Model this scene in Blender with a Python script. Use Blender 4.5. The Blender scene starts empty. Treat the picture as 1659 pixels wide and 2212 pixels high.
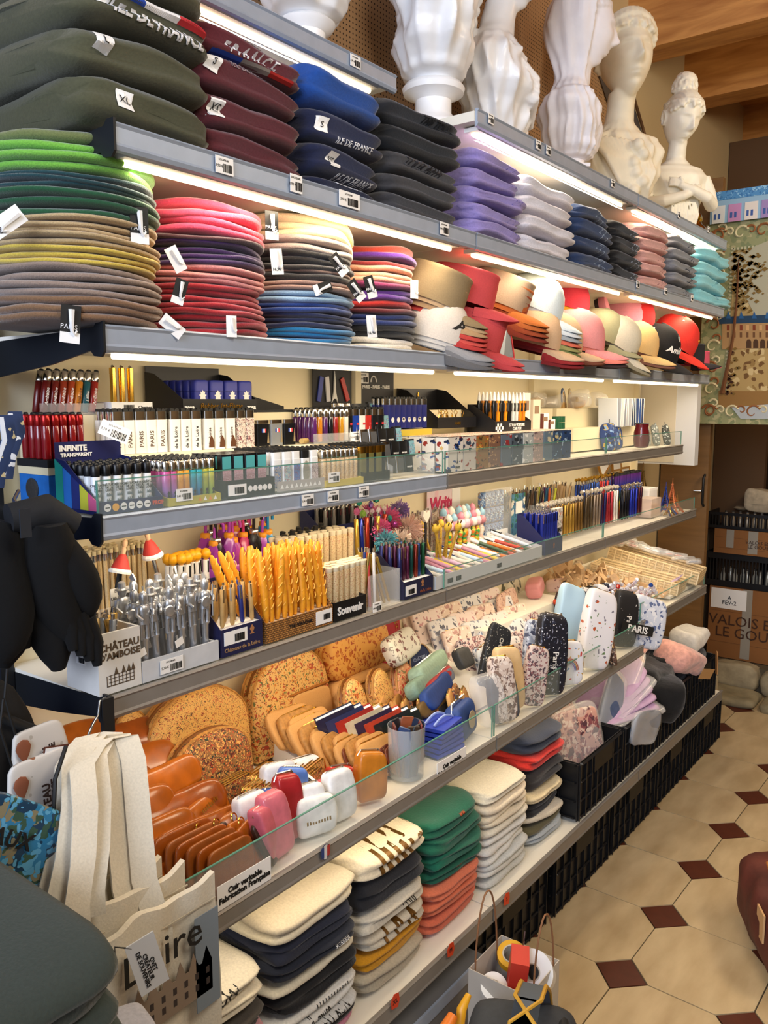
import bpy, bmesh, math, random
from mathutils import Vector, Matrix, Euler, noise
random.seed(7)
PI = math.pi
S = bpy.context.scene
COL = S.collection
R = random.Random(11)
U = R.uniform
# ------------------------------------------------------------------ camera
F_PX = 1800.0; CX = 829.5; CY = 1106.0; VPX = 2220.0; VPY = 868.0
CAM = Vector((1.12, 0.0, 1.58))
_Y = Vector(((VPX-CX)/F_PX, -(VPY-CY)/F_PX, -1)).normalized()
_p = math.atan((CY-VPY)/F_PX)
_up = Vector((0, math.cos(_p), math.sin(_p)))
_up = (_up-_Y*_up.dot(_Y)).normalized()
_X = _Y.cross(_up)
M3 = Matrix((_X, _Y, _up))
cd = bpy.data.cameras.new('camera'); co = bpy.data.objects.new('camera', cd); COL.objects.link(co)
cd.sensor_fit = 'VERTICAL'; cd.sensor_height = 36; cd.lens = F_PX*36/2212
cd.clip_start = 0.02; cd.clip_end = 100
co.matrix_world = Matrix.Translation(CAM) @ M3.to_4x4()
S.camera = co
def at(u, v, ax='z', val=0.0):
 """point of the real plane (x, y or z = val) that a photo pixel shows"""
 d = M3 @ Vector(((u-CX)/F_PX, -(v-CY)/F_PX, -1))
 i = 'xyz'.index(ax)
 return CAM + d*((val-CAM[i])/d[i])
# ------------------------------------------------------------------ world, light, exposure
wd = bpy.data.worlds.new('world'); S.world = wd; wd.use_nodes = True
bg = wd.node_tree.nodes['Background']
bg.inputs[0].default_value = (0.80, 0.86, 1.0, 1); bg.inputs[1].default_value = 0.55
def area(name, loc, target, size, power, col, sy=None):
 l = bpy.data.lights.new(name, 'AREA'); l.energy = power; l.color = col; l.size = size
 if sy: l.shape = 'RECTANGLE'; l.size_y = sy
 o = bpy.data.objects.new(name, l); COL.objects.link(o); o.location = loc
 o.rotation_euler = (Vector(target)-Vector(loc)).to_track_quat('-Z', 'Y').to_euler()
 return o
area('window_daylight', (1.0, -2.6, 2.7), (0.0, 1.8, 1.8), 2.4, 135, (0.72, 0.81, 1.0), 1.6)
area('ceiling_lamp_aisle', (2.1, 2.6, 2.68), (1.2, 3.2, 0.0), 0.5, 16, (1.0, 0.80, 0.55), 0.5)
area('fill_light_front', (1.5, 0.9, 2.68), (0.2, 1.6, 0.7), 0.7, 20, (1.0, 0.90, 0.76), 0.7)  # overhead fill added for the near shelves, not a fitted lamp
area('fill_light_far', (1.7, 3.3, 2.92), (.3, 5.0, 2.1), 0.4, 20, (1.0, 0.84, 0.62), 0.4)  # fill added to brighten the far boards and tapestry top, not a fitted lamp
S.view_settings.view_transform = 'Standard'; S.view_settings.look = 'None'
S.view_settings.exposure = 0.12; S.view_settings.gamma = 1.0; S.view_settings.use_curve_mapping = False
# ------------------------------------------------------------------ materials
def lin(h):
 if not isinstance(h, str): return tuple(h)[:3]+(1,)
 h = h.lstrip('#'); c = [int(h[i:i+2], 16)/255 for i in (0, 2, 4)]
 return tuple((x/12.92 if x <= .04045 else ((x+.055)/1.055)**2.4) for x in c)+(1,)
_m = {}
def mat(col, rough=.6, metal=0., bump=0., scale=60., var=0., kind='noise', emit=0., alpha=1., trans=0., sheen=0., coat=0., ior=1.45):
 key = (col, rough, metal, bump, scale, var, kind, emit, alpha, trans, sheen, coat)
 if key in _m: return _m[key]
 m = bpy.data.materials.new('mat_%d' % len(_m)); m.use_nodes = True; _m[key] = m
 nt = m.node_tree; N = nt.nodes; L = nt.links; b = N['Principled BSDF']; I = b.inputs
 I['Base Color'].default_value = lin(col); I['Roughness'].default_value = rough; I['Metallic'].default_value = metal
 I['IOR'].default_value = ior
 m.diffuse_color = lin(col)
 if emit:
  I['Emission Color'].default_value = lin(col); I['Emission Strength'].default_value = emit
 I['Alpha'].default_value = alpha
 if trans: I['Transmission Weight'].default_value = trans
 if sheen: I['Sheen Weight'].default_value = sheen; I['Sheen Roughness'].default_value = .5
 if coat: I['Coat Weight'].default_value = coat; I['Coat Roughness'].default_value = .12
 if bump or var:
  tc = N.new('ShaderNodeTexCoord')
  if kind == 'noise':
   t = N.new('ShaderNodeTexNoise'); t.inputs['Scale'].default_value = scale; t.inputs['Detail'].default_value = 3; out = t.outputs[0]
  elif kind == 'wave':
   t = N.new('ShaderNodeTexWave'); t.inputs['Scale'].default_value = scale; t.inputs['Distortion'].default_value = 2; out = t.outputs['Fac'] if 'Fac' in t.outputs else t.outputs[1]
  elif kind == 'wood':
   mp = N.new('ShaderNodeMapping'); mp.inputs['Scale'].default_value = (1, 14, 14) ; L.new(tc.outputs['Object'], mp.inputs[0])
   t = N.new('ShaderNodeTexNoise'); t.inputs['Scale'].default_value = scale; t.inputs['Detail'].default_value = 4; out = t.outputs[0]
  if kind == 'wood': L.new(mp.outputs[0], t.inputs['Vector'])
  else: L.new(tc.outputs['Object'], t.inputs['Vector'])
  if bump:
   bm = N.new('ShaderNodeBump'); bm.inputs['Strength'].default_value = min(1, bump); bm.inputs['Distance'].default_value = .002 if scale > 20 else .01
   L.new(out, bm.inputs['Height']); L.new(bm.outputs[0], I['Normal'])
  if var:
   mx = N.new('ShaderNodeMix'); mx.data_type = 'RGBA'
   c = lin(col); mx.inputs[6].default_value = tuple(x*(1-var) for x in c[:3])+(1,)
   mx.inputs[7].default_value = tuple(min(1, x*(1+var)) for x in c[:3])+(1,)
   rp = N.new('ShaderNodeMapRange'); rp.inputs[1].default_value = .3; rp.inputs[2].default_value = .7
   L.new(out, rp.inputs[0]); L.new(rp.outputs[0], mx.inputs[0]); L.new(mx.outputs[2], I['Base Color'])
 return m
def spots(base, cols, scale=40., size=.3, rough=.6, stretch=(1, 1, 1), bump=0.):
 """printed pattern: scattered coloured blots on a base colour"""
 key = ('spots', base, tuple(cols), scale, size, rough, stretch)
 if key in _m: return _m[key]
 m = bpy.data.materials.new('print_%d' % len(_m)); m.use_nodes = True; _m[key] = m
 nt = m.node_tree; N = nt.nodes; L = nt.links; b = N['Principled BSDF']; b.inputs['Roughness'].default_value = rough
 tc = N.new('ShaderNodeTexCoord'); mp = N.new('ShaderNodeMapping'); mp.inputs['Scale'].default_value = stretch
 L.new(tc.outputs['Object'], mp.inputs[0]); prev = None
 base = lin(base)
 for i, c in enumerate(cols):
  v = N.new('ShaderNodeTexVoronoi'); v.inputs['Scale'].default_value = scale*(1+.37*i); v.feature = 'F1'
  nz = N.new('ShaderNodeTexNoise'); nz.inputs['Scale'].default_value = scale*1.3; L.new(mp.outputs[0], nz.inputs['Vector'])
  ad = N.new('ShaderNodeVectorMath'); ad.operation = 'MULTIPLY_ADD'; ad.inputs[1].default_value = (.03+.4/scale,)*3
  L.new(nz.outputs['Color'], ad.inputs[0]); L.new(mp.outputs[0], ad.inputs[2]); L.new(ad.outputs[0], v.inputs['Vector'])
  lt = N.new('ShaderNodeMath'); lt.operation = 'LESS_THAN'; lt.inputs[1].default_value = size
  L.new(v.outputs['Distance'], lt.inputs[0])
  mx = N.new('ShaderNodeMix'); mx.data_type = 'RGBA'; L.new(lt.outputs[0], mx.inputs[0])
  if prev: L.new(prev, mx.inputs[6])
  else: mx.inputs[6].default_value = base
  mx.inputs[7].default_value = lin(c); prev = mx.outputs[2]
 L.new(prev, b.inputs['Base Color'])
 return m
def glassy(tint='#dfeee8', a=.12, rough=.05):
 """thin clear sheet: mostly see-through, glossy"""
 key = ('glassy', tint, a)
 if key in _m: return _m[key]
 m = bpy.data.materials.new('clear_%d' % len(_m)); m.use_nodes = True; _m[key] = m
 nt = m.node_tree; N = nt.nodes; L = nt.links; b = N['Principled BSDF']
 b.inputs['Base Color'].default_value = lin(tint); b.inputs['Roughness'].default_value = rough
 b.inputs['Alpha'].default_value = a; b.inputs['Specular IOR Level'].default_value = 1.0
 return m
M = {}
M['rail'] = mat('#a3afc0', .42, .2, .05, 30, .05)  # rail metal with the cool daylight tint put into its colour
M['rail_low'] = mat('#8d8881', .42, .25, .05, 30, .05)  # same metal, dimmer brown cast away from the daylight put into its colour
M['steel'] = mat('#c9c9c6', .25, 1.)
M['chrome'] = mat('#d8d4cb', .15, 1.)
M['dark_metal'] = mat('#26282b', .45, .5)
M['cream'] = mat('#efe3c2', .6, 0, 0, 5, .04)
M['tray'] = mat('#e9e4d6', .5)
M['white'] = mat('#eceae6', .5)
M['paper'] = mat('#f3f2ef', .7)
M['black'] = mat('#101012', .55)
M['ink'] = mat('#161616', .6)
M['gold'] = mat('#e0b24a', .22, 1.)
M['glass_edge'] = mat('#5f9a88', .15, 0, alpha=.75)
M['glass'] = glassy('#dcefe8', .10)
M['clear'] = glassy('#f4f6f6', .16)
M['poly'] = glassy('#f2f3f4', .25, .12)
# ------------------------------------------------------------------ mesh helpers
class MB:
 def __init__(s): s.v = []; s.f = []
 def add(s, vs, fs):
  n = len(s.v); s.v += [tuple(v) for v in vs]; s.f += [tuple(i+n for i in f) for f in fs]; return s
 def box(s, x0, x1, y0, y1, z0, z1, T=None):
  vs = [Vector((x, y, z)) for z in (z0, z1) for y in (y0, y1) for x in (x0, x1)]
  if T is not None: vs = [T @ v for v in vs]
  return s.add(vs, [(0, 2, 3, 1), (4, 5, 7, 6), (0, 1, 5, 4), (2, 6, 7, 3), (0, 4, 6, 2), (1, 3, 7, 5)])
 def tube(s, pts, r, n=8, cap=True, closed=False):
  pts = [Vector(p) for p in pts]; m = len(pts); rs = r if isinstance(r, (list, tuple)) else [r]*m
  vs = []; prev = None
  for i, p in enumerate(pts):
   if closed: t = pts[(i+1) % m]-pts[i-1]
   else: t = pts[min(i+1, m-1)]-pts[max(i-1, 0)]
   t = t.normalized() if t.length > 1e-9 else Vector((0, 0, 1))
   if prev is None: a = t.orthogonal().normalized()
   else:
    a = prev-t*prev.dot(t); a = a.normalized() if a.length > 1e-6 else t.orthogonal().normalized()
   prev = a; b = t.cross(a)
   vs += [p+(a*math.cos(2*PI*k/n)+b*math.sin(2*PI*k/n))*rs[i] for k in range(n)]
  fs = [(i*n+k, i*n+(k+1) % n, ((i+1) % m)*n+(k+1) % n, ((i+1) % m)*n+k) for i in range(m if closed else m-1) for k in range(n)]
  if cap and not closed: fs += [tuple(range(n-1, -1, -1)), tuple(range((m-1)*n, m*n))]
  return s.add(vs, fs)
 def lathe(s, prof, n=16, T=None, sx=1., sy=1.):
  vs = []; m = len(prof)
  for r, z in prof:
   for k in range(n):
    v = Vector((r*sx*math.cos(2*PI*k/n), r*sy*math.sin(2*PI*k/n), z)); vs.append(T @ v if T is not None else v)
  fs = [(i*n+k, i*n+(k+1) % n, (i+1)*n+(k+1) % n, (i+1)*n+k) for i in range(m-1) for k in range(n)]
  fs += [tuple(range(n-1, -1, -1)), tuple(range((m-1)*n, m*n))]
  return s.add(vs, fs)
 def prism(s, poly, a, b, axis='z', T=None):
  """extrude the polygon (2d points) from a to b along the axis"""
  n = len(poly); vs = []
  for h in (a, b):
   for p, q in poly:
    v = Vector((p, q, h) if axis == 'z' else ((p, h, q) if axis == 'y' else (h, p, q)))
    vs.append(T @ v if T is not None else v)
  fs = [(i, (i+1) % n, n+(i+1) % n, n+i) for i in range(n)]+[tuple(range(n-1, -1, -1)), tuple(range(n, 2*n))]
  return s.add(vs, fs)
 def mesh(s, name, m, smooth=False):
  me = bpy.data.meshes.new(name); me.from_pydata(s.v, [], s.f); me.materials.append(m)
  bm = bmesh.new(); bm.from_mesh(me); bmesh.ops.recalc_face_normals(bm, faces=bm.faces); bm.to_mesh(me); bm.free()
  if smooth:
   me.shade_smooth()
   if smooth != 'all': me.set_sharp_from_angle(angle=.9)
  return me
 def obj(s, name, m, parent=None, smooth=False):
  o = bpy.data.objects.new(name, s.mesh(name, m, smooth)); COL.objects.link(o)
  if parent: o.parent = parent
  return o
def tag(o, label, cat=None, group=None, kind=None):
 if label: o['label'] = label
 if cat: o['category'] = cat
 if group: o['group'] = group
 if kind: o['kind'] = kind
 return o
def thing(name, label, cat, loc=(0, 0, 0), rz=0., group=None, rot=None):
 o = bpy.data.objects.new(name, None); COL.objects.link(o); o.empty_display_size = .02
 o.location = loc; o.rotation_euler = rot if rot else (0, 0, rz); tag(o, label, cat, group); return o
def struct(name, mb, m, smooth=False, parent=None):
 o = mb.obj(name, m, parent, smooth)
 if not parent: o['kind'] = 'structure'
 return o
def copy_of(src, loc=None, rot=None, label=None, group=None, scale=None, swap=None):
 """copy a thing with its parts and sub-parts (mesh data shared)"""
 def rec(o, par):
  c = o.copy(); COL.objects.link(c)
  if par: c.parent = par
  for ch in KIDS.get(o.name, []) or [x for x in o.children]: rec(ch, c)
  return c
 c = rec(src, None)
 if loc is not None: c.location = loc
 if rot is not None: c.rotation_euler = rot
 if scale is not None: c.scale = (scale,)*3 if not isinstance(scale, (tuple, list)) else scale
 if label: c['label'] = label
 if group: c['group'] = group
 return c
KIDS = {}
RX = Euler((PI/2, 0, PI/2))    # lettering that faces +x (the aisle)
RY = Euler((PI/2, 0, 0))       # lettering that faces -y (the near end)
_txt = {}
def text_mesh(s, size, m, depth=.0006, bold=0., shear=0., space=1.):
 key = (s, size, m.name, bold, shear, space)
 if key in _txt: return _txt[key]
 c = bpy.data.curves.new('lettering', 'FONT'); c.body = s; c.size = size; c.extrude = depth; c.align_x = 'CENTER'; c.align_y = 'CENTER'
 c.resolution_u = 2; c.offset = bold; c.shear = shear; c.space_character = space; c.space_line = .85
 o = bpy.data.objects.new('lettering', c); COL.objects.link(o)
 dg = bpy.context.evaluated_depsgraph_get()
 me = bpy.data.meshes.new_from_object(o.evaluated_get(dg)); me.materials.clear(); me.materials.append(m)
 bpy.data.objects.remove(o); bpy.data.curves.remove(c); _txt[key] = me
 return me
def lettering(s, size, m, loc, rot, parent, name='lettering', **k):
 o = bpy.data.objects.new(name, text_mesh(s, size, m, **k)); COL.objects.link(o)
 o.parent = parent; o.location = loc; o.rotation_euler = rot
 return o
_bar = {}
def bars_mesh(w, h, seed=0):
 key = (round(w, 4), round(h, 4), seed)
 if key in _bar: return _bar[key]
 r = random.Random(seed); b = MB(); x = -w/2
 while x < w/2:
  t = r.choice((.0006, .0010, .0016)); b.box(x, x+t, -h/2, h/2, 0, .0005); x += t+r.choice((.0007, .0012))
 me = b.mesh('barcode', M['ink']); _bar[key] = me; return me
_cards = {}
def price_label(loc, rot, w=.036, h=.02, label='white price label with a barcode', price='3,90 €', group=None, parent=None, seed=0):
 """white sticker with a price and a bar code; local x right, y up"""
 if parent:
  root = parent
  T = Matrix.Translation(loc) @ (rot.to_matrix().to_4x4() if isinstance(rot, Euler) else Euler(rot).to_matrix().to_4x4())
  c = MB().box(-w/2, w/2, -h/2, h/2, -.0006, .0004, T).obj('price_label', M['paper'], parent)
  lo = T
  def ch(me, n, l, sc=1):
   o = bpy.data.objects.new(n, me); COL.objects.link(o); o.parent = c; o.matrix_local = T @ Matrix.Translation(l); return o
 else:
  c = MB().box(-w/2, w/2, -h/2, h/2, -.0006, .0004).obj('price_label', M['paper'])
  c.location = loc; c.rotation_euler = rot; tag(c, label, 'label', group)
  def ch(me, n, l, sc=1):
   o = bpy.data.objects.new(n, me); COL.objects.link(o); o.parent = c; o.location = l; return o
 ch(bars_mesh(w*.5, h*.48, seed % 3), 'barcode', (w*.16, -h*.14, .0005))
 ch(text_mesh(price, h*.24, M['ink'], .0002), 'price', (-w*.3, -h*.08, .0006))
 ch(text_mesh('SOUVENIR', h*.17, M['ink'], .0002), 'lettering', (-w*.05, h*.3, .0006))
 return c
# ------------------------------------------------------------------ the setting
ZA, ZA2, ZB, ZC, ZD, ZE, ZF, ZG = 2.315, 2.245, 1.970, 1.694, 1.405, 1.115, .765, .32
Y0, Y1, Y2, Y3 = .74, 1.715, 2.715, 3.72
XW = -.30   # the wall behind the shelves
def floor():
 m = mat('#4a4234', .9, 0, .3, 40)
 struct('floor', MB().box(-1.2, 3.0, -1.2, 7.2, -.05, -.004), m)
 fl = bpy.data.objects['floor']
 tm = bpy.data.materials.new('tile'); tm.use_nodes = True; nt = tm.node_tree; N = nt.nodes; L = nt.links; b = N['Principled BSDF']
 b.inputs['Roughness'].default_value = .34
 tc = N.new('ShaderNodeTexCoord'); n1 = N.new('ShaderNodeTexNoise'); n1.inputs['Scale'].default_value = 5; n1.inputs['Detail'].default_value = 6
 oi = N.new('ShaderNodeObjectInfo'); ad = N.new('ShaderNodeVectorMath'); ad.operation = 'ADD'
 mp = N.new('ShaderNodeMapping'); mp.inputs['Scale'].default_value = (3, 1, 1); L.new(tc.outputs['Object'], mp.inputs[0])
 L.new(mp.outputs[0], ad.inputs[0]); L.new(oi.outputs['Random'], ad.inputs[1]); L.new(ad.outputs[0], n1.inputs['Vector'])
 rp = N.new('ShaderNodeValToRGB'); rp.color_ramp.elements[0].color = lin('#b39b74'); rp.color_ramp.elements[1].color = lin('#d0ba92')
 rp.color_ramp.elements[0].position = .3; rp.color_ramp.elements[1].position = .7
 L.new(n1.outputs[0], rp.inputs[0]); L.new(rp.outputs[0], b.inputs['Base Color'])
 dm = mat('#55291a', .42, 0, .05, 30, .12)
 P = .333; h = .0755; g = .0035; q = P-h
 octo = MB(); pts = [(h+g, g), (q+h-h-g+0, g)]
 pts = [(h+g*.4, g/2), (P-h-g*.4, g/2), (P-g/2, h+g*.4), (P-g/2, P-h-g*.4), (P-h-g*.4, P-g/2), (h+g*.4, P-g/2), (g/2, P-h-g*.4), (g/2, h+g*.4)]
 octo.prism(pts, -.006, 0); om = octo.mesh('tile', tm)
 k = h-g*.9; dmesh = MB().prism([(k, 0), (0, k), (-k, 0), (0, -k)], -.006, -.0003).mesh('tile', dm)
 a = math.radians(-1.0)
 for i in range(-3, 6):
  for j in range(-5, 9):
   x, y = i*P, j*P; X = .352+x*math.cos(a)-y*math.sin(a); Y = 2.43+x*math.sin(a)+y*math.cos(a)
   for me in (om, dmesh):
    o = bpy.data.objects.new('tile', me); COL.objects.link(o); o.parent = fl
    o.location = (X, Y, R.uniform(-.0004, .0004)); o.rotation_euler = (0, 0, a)
floor()
# left wall: cream back panel behind the shelves, perforated board above
struct('wall_left', MB().box(XW-.1, XW-.004, -.6, 7.0, 0, 3.25), mat('#b9a47c', .8, 0, .2, 8))
for a, b in ((Y0-.02, Y1), (Y1, Y2), (Y2, Y3)):
 MB().box(XW-.004, XW, a+.001, b-.001, .2, 2.30).obj('back_panel', M['cream'], bpy.data.objects['wall_left'])
def pegboard():
 m = bpy.data.materials.new('pegboard'); m.use_nodes = True; nt = m.node_tree; N = nt.nodes; L = nt.links; b = N['Principled BSDF']
 b.inputs['Roughness'].default_value = .8
 tc = N.new('ShaderNodeTexCoord'); sp = N.new('ShaderNodeSeparateXYZ'); L.new(tc.outputs['Object'], sp.inputs[0])
 def cell(o):
  a = N.new('ShaderNodeMath'); a.operation = 'MULTIPLY'; a.inputs[1].default_value = 1/.0125; L.new(o, a.inputs[0])
  f = N.new('ShaderNodeMath'); f.operation = 'FRACT'; L.new(a.outputs[0], f.inputs[0])
  s = N.new('ShaderNodeMath'); s.operation = 'SUBTRACT'; s.inputs[1].default_value = .5; L.new(f.outputs[0], s.inputs[0])
  p = N.new('ShaderNodeMath'); p.operation = 'POWER'; p.inputs[1].default_value = 2; L.new(s.outputs[0], p.inputs[0]); return p.outputs[0]
 ad = N.new('ShaderNodeMath'); ad.operation = 'ADD'; L.new(cell(sp.outputs[1]), ad.inputs[0]); L.new(cell(sp.outputs[2]), ad.inputs[1])
 lt = N.new('ShaderNodeMath'); lt.operation = 'LESS_THAN'; lt.inputs[1].default_value = .034; L.new(ad.outputs[0], lt.inputs[0])
 nz = N.new('ShaderNodeTexNoise'); nz.inputs['Scale'].default_value = 3; L.new(tc.outputs['Object'], nz.inputs['Vector'])
 rp = N.new('ShaderNodeValToRGB'); rp.color_ramp.elements[0].color = lin('#8a6644'); rp.color_ramp.elements[1].color = lin('#c09a6e'); L.new(nz.outputs[0], rp.inputs[0])
 mx = N.new('ShaderNodeMix'); mx.data_type = 'RGBA'; L.new(lt.outputs[0], mx.inputs[0]); L.new(rp.outputs[0], mx.inputs[6]); mx.inputs[7].default_value = lin('#2a1a10')
 L.new(mx.outputs[2], b.inputs['Base Color']); return m
pm = pegboard()
for a, b in ((-.3, .9), (.9, 2.1), (2.1, 3.3)):
 MB().box(XW-.003, XW+.006, a+.002, b-.002, 2.301, 3.25).obj('perforated_panel', pm, bpy.data.objects['wall_left'])
# far wall and the dark opening
struct('wall_far', MB().box(-1.2, 3.2, 5.6, 5.7, 0, 3.27), mat('#2a1c12', .9, 0, .2, 6))
struct('wall_right', MB().box(3.0, 3.1, -1.2, 5.7, 0, 3.27), mat('#8a7454', .85, 0, .2, 6))
# ceiling: boards over joists that run across the room
wood = bpy.data.materials.new('joist_wood'); wood.use_nodes = True
def _w():
 nt = wood.node_tree; N = nt.nodes; L = nt.links; b = N['Principled BSDF']; b.inputs['Roughness'].default_value = .5
 tc = N.new('ShaderNodeTexCoord'); mp = N.new('ShaderNodeMapping'); mp.inputs['Scale'].default_value = (1.2, 9, 9); L.new(tc.outputs['Object'], mp.inputs[0])
 oi = N.new('ShaderNodeObjectInfo'); ad = N.new('ShaderNodeVectorMath'); ad.operation = 'ADD'; L.new(mp.outputs[0], ad.inputs[0]); L.new(oi.outputs['Random'], ad.inputs[1])
 n = N.new('ShaderNodeTexNoise'); n.inputs['Scale'].default_value = 3; n.inputs['Detail'].default_value = 6; n.inputs['Distortion'].default_value = .6; L.new(ad.outputs[0], n.inputs['Vector'])
 rp = N.new('ShaderNodeValToRGB'); rp.color_ramp.elements[0].color = lin('#a86c30'); rp.color_ramp.elements[1].color = lin('#d69a52'); rp.color_ramp.elements[0].position = .3; rp.color_ramp.elements[1].position = .7
 L.new(n.outputs[0], rp.inputs[0]); L.new(rp.outputs[0], b.inputs['Base Color'])
_w()
struct('ceiling', MB().box(-.5, 3.1, -1.2, 5.7, 3.27, 3.35), mat('#6b4421', .8))
ce = bpy.data.objects['ceiling']
for k in range(9):
 y = 1.2+k*.49
 MB().box(XW-.1, 3.0, y+.004, y+.496, 3.25, 3.268).obj('ceiling_board', wood, ce)
for y in (3.50, 4.21, 5.25):
 MB().box(XW-.1, 3.0, y, y+.16, 3.0, 3.25).obj('joist', wood, ce)
# ------------------------------------------------------------------ shelves
BAY = {'near': (Y0, Y1), 'middle': (Y1, Y2), 'far': (Y2, Y3)}
def shelf(level, bay, z, xf, y0, y1, low=False, lamp=True, glass=0., bracket=True, h=.036, depth=None):
 """one shelf: tray, front rail, end brackets; its lamp and its glass front are things of their own"""
 r = thing('shelf', '%s shelf of the %s bay, grey metal front rail' % (level, bay), 'shelf', (0, 0, z))
 xb = XW+.003 if depth is None else xf-depth
 MB().box(xb, xf-.006, y0+.002, y1-.002, -.028 if z > 1.6 else -.019, -.006).obj('tray', M['tray'], r)
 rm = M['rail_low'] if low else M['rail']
 b = MB(); prof = [(xf-.006, -h-.004), (xf, -h-.002), (xf+.003, -h+.004), (xf+.001, -h+.008), (xf+.001, -.007), (xf+.004, -.003), (xf+.001, 0), (xf-.005, 0), (xf-.006, -.004)]
 b.prism([(p, q) for p, q in prof], y0+.006, y1-.001, 'y'); b.obj('front_rail', rm, r)
 if bracket:
  for k, y in enumerate((y0+.0046, y1-.005)):
   if k or bay != 'near': continue
   MB().prism([(xb, -.075), (xf-.14, -.056), (xf-.03, -.038), (xf-.022, -.046), (xf-.004, -.048), (xf+.004, -.04), (xf+.004, .004), (xf-.012, .004), (xf-.02, -.004), (xb, -.014)], y-.0035, y+.0005, 'y').obj('bracket', M['dark_metal'], r)
 if lamp:
  l = thing('strip_lamp', 'glowing strip lamp under the %s shelf of the %s bay' % (level, bay), 'lamp', (0, 0, z-(.030 if z > 1.6 else .019)))
  MB().box(xf-.05, xf-.012, y0+.03, y1-.05, -.010, -.001).obj('housing', M['white'], l)
  MB().tube([(xf-.031, y0+.04, -.014), (xf-.031, y1-.06, -.014)], .0055, 8).obj('tube', LAMP, l)
  ld = bpy.data.lights.new('tube_light', 'AREA'); ld.shape = 'RECTANGLE'; ld.size = .02; ld.size_y = y1-y0-.12
  ld.energy = LAMP_W*(y1-y0)*(1 if z > 1.6 else .8 if z > 1.3 else .62 if z > 1 else .42); ld.color = (1., .82, .58)
  lo = bpy.data.objects.new('tube_light', ld); COL.objects.link(lo); lo.parent = l
  lo.location = (xf-.033, (y0+y1)/2, -.0235); lo.rotation_euler = (0, math.radians(22), 0)
  lo.visible_camera = True
 if glass:
  g = MB().box(-.0015, .0015, y0+.006, y1-.006, 0, glass-.002).obj('glass_front', M['glass'], r); g.location = (xf-.008, 0, 0)
  e = MB().box(-.0018, .0018, y0+.006, y1-.006, glass-.002, glass)
  e.box(-.0018, .0018, y0+.004, y0+.006, 0, glass).box(-.0018, .0018, y1-.006, y1-.004, 0, glass)
  e.obj('green_edge', M['glass_edge'], g)
 return r
LAMP = mat('#ffe9c0', .5, emit=3.5)
LAMP_W = 1.5
for bay, (a, b) in BAY.items():
 k = 0
 if bay == 'near':
  shelf('top', bay, ZA, -.078, .60, 1.61)
 else:
  shelf('top', bay, ZA2, .07, a, b)
 shelf('hoodie', bay, ZB, .073, a, b)
 shelf('beret and cap', bay, ZC, .028, a, b)
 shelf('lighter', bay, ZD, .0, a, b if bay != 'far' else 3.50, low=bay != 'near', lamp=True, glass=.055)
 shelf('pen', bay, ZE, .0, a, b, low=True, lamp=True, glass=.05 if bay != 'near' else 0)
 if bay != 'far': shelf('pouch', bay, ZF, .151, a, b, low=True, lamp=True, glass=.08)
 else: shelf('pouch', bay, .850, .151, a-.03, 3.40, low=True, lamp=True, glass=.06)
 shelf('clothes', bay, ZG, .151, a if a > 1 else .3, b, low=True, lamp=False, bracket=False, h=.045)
# uprights of the shelving (slotted posts)
for i, y in enumerate((Y0-.012, Y1, Y2, Y3+.008)):
 p = MB().box(XW, XW+.022, y-.012, y+.012, 0, 2.33).obj('upright', M['dark_metal'] if i == 0 else M['cream'])
 tag(p, ['slotted dark metal upright at the near end of the shelving', 'cream upright between the near and middle bays', 'cream upright between the middle and far bays', 'cream upright at the far end of the shelving'][i], 'post')
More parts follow.
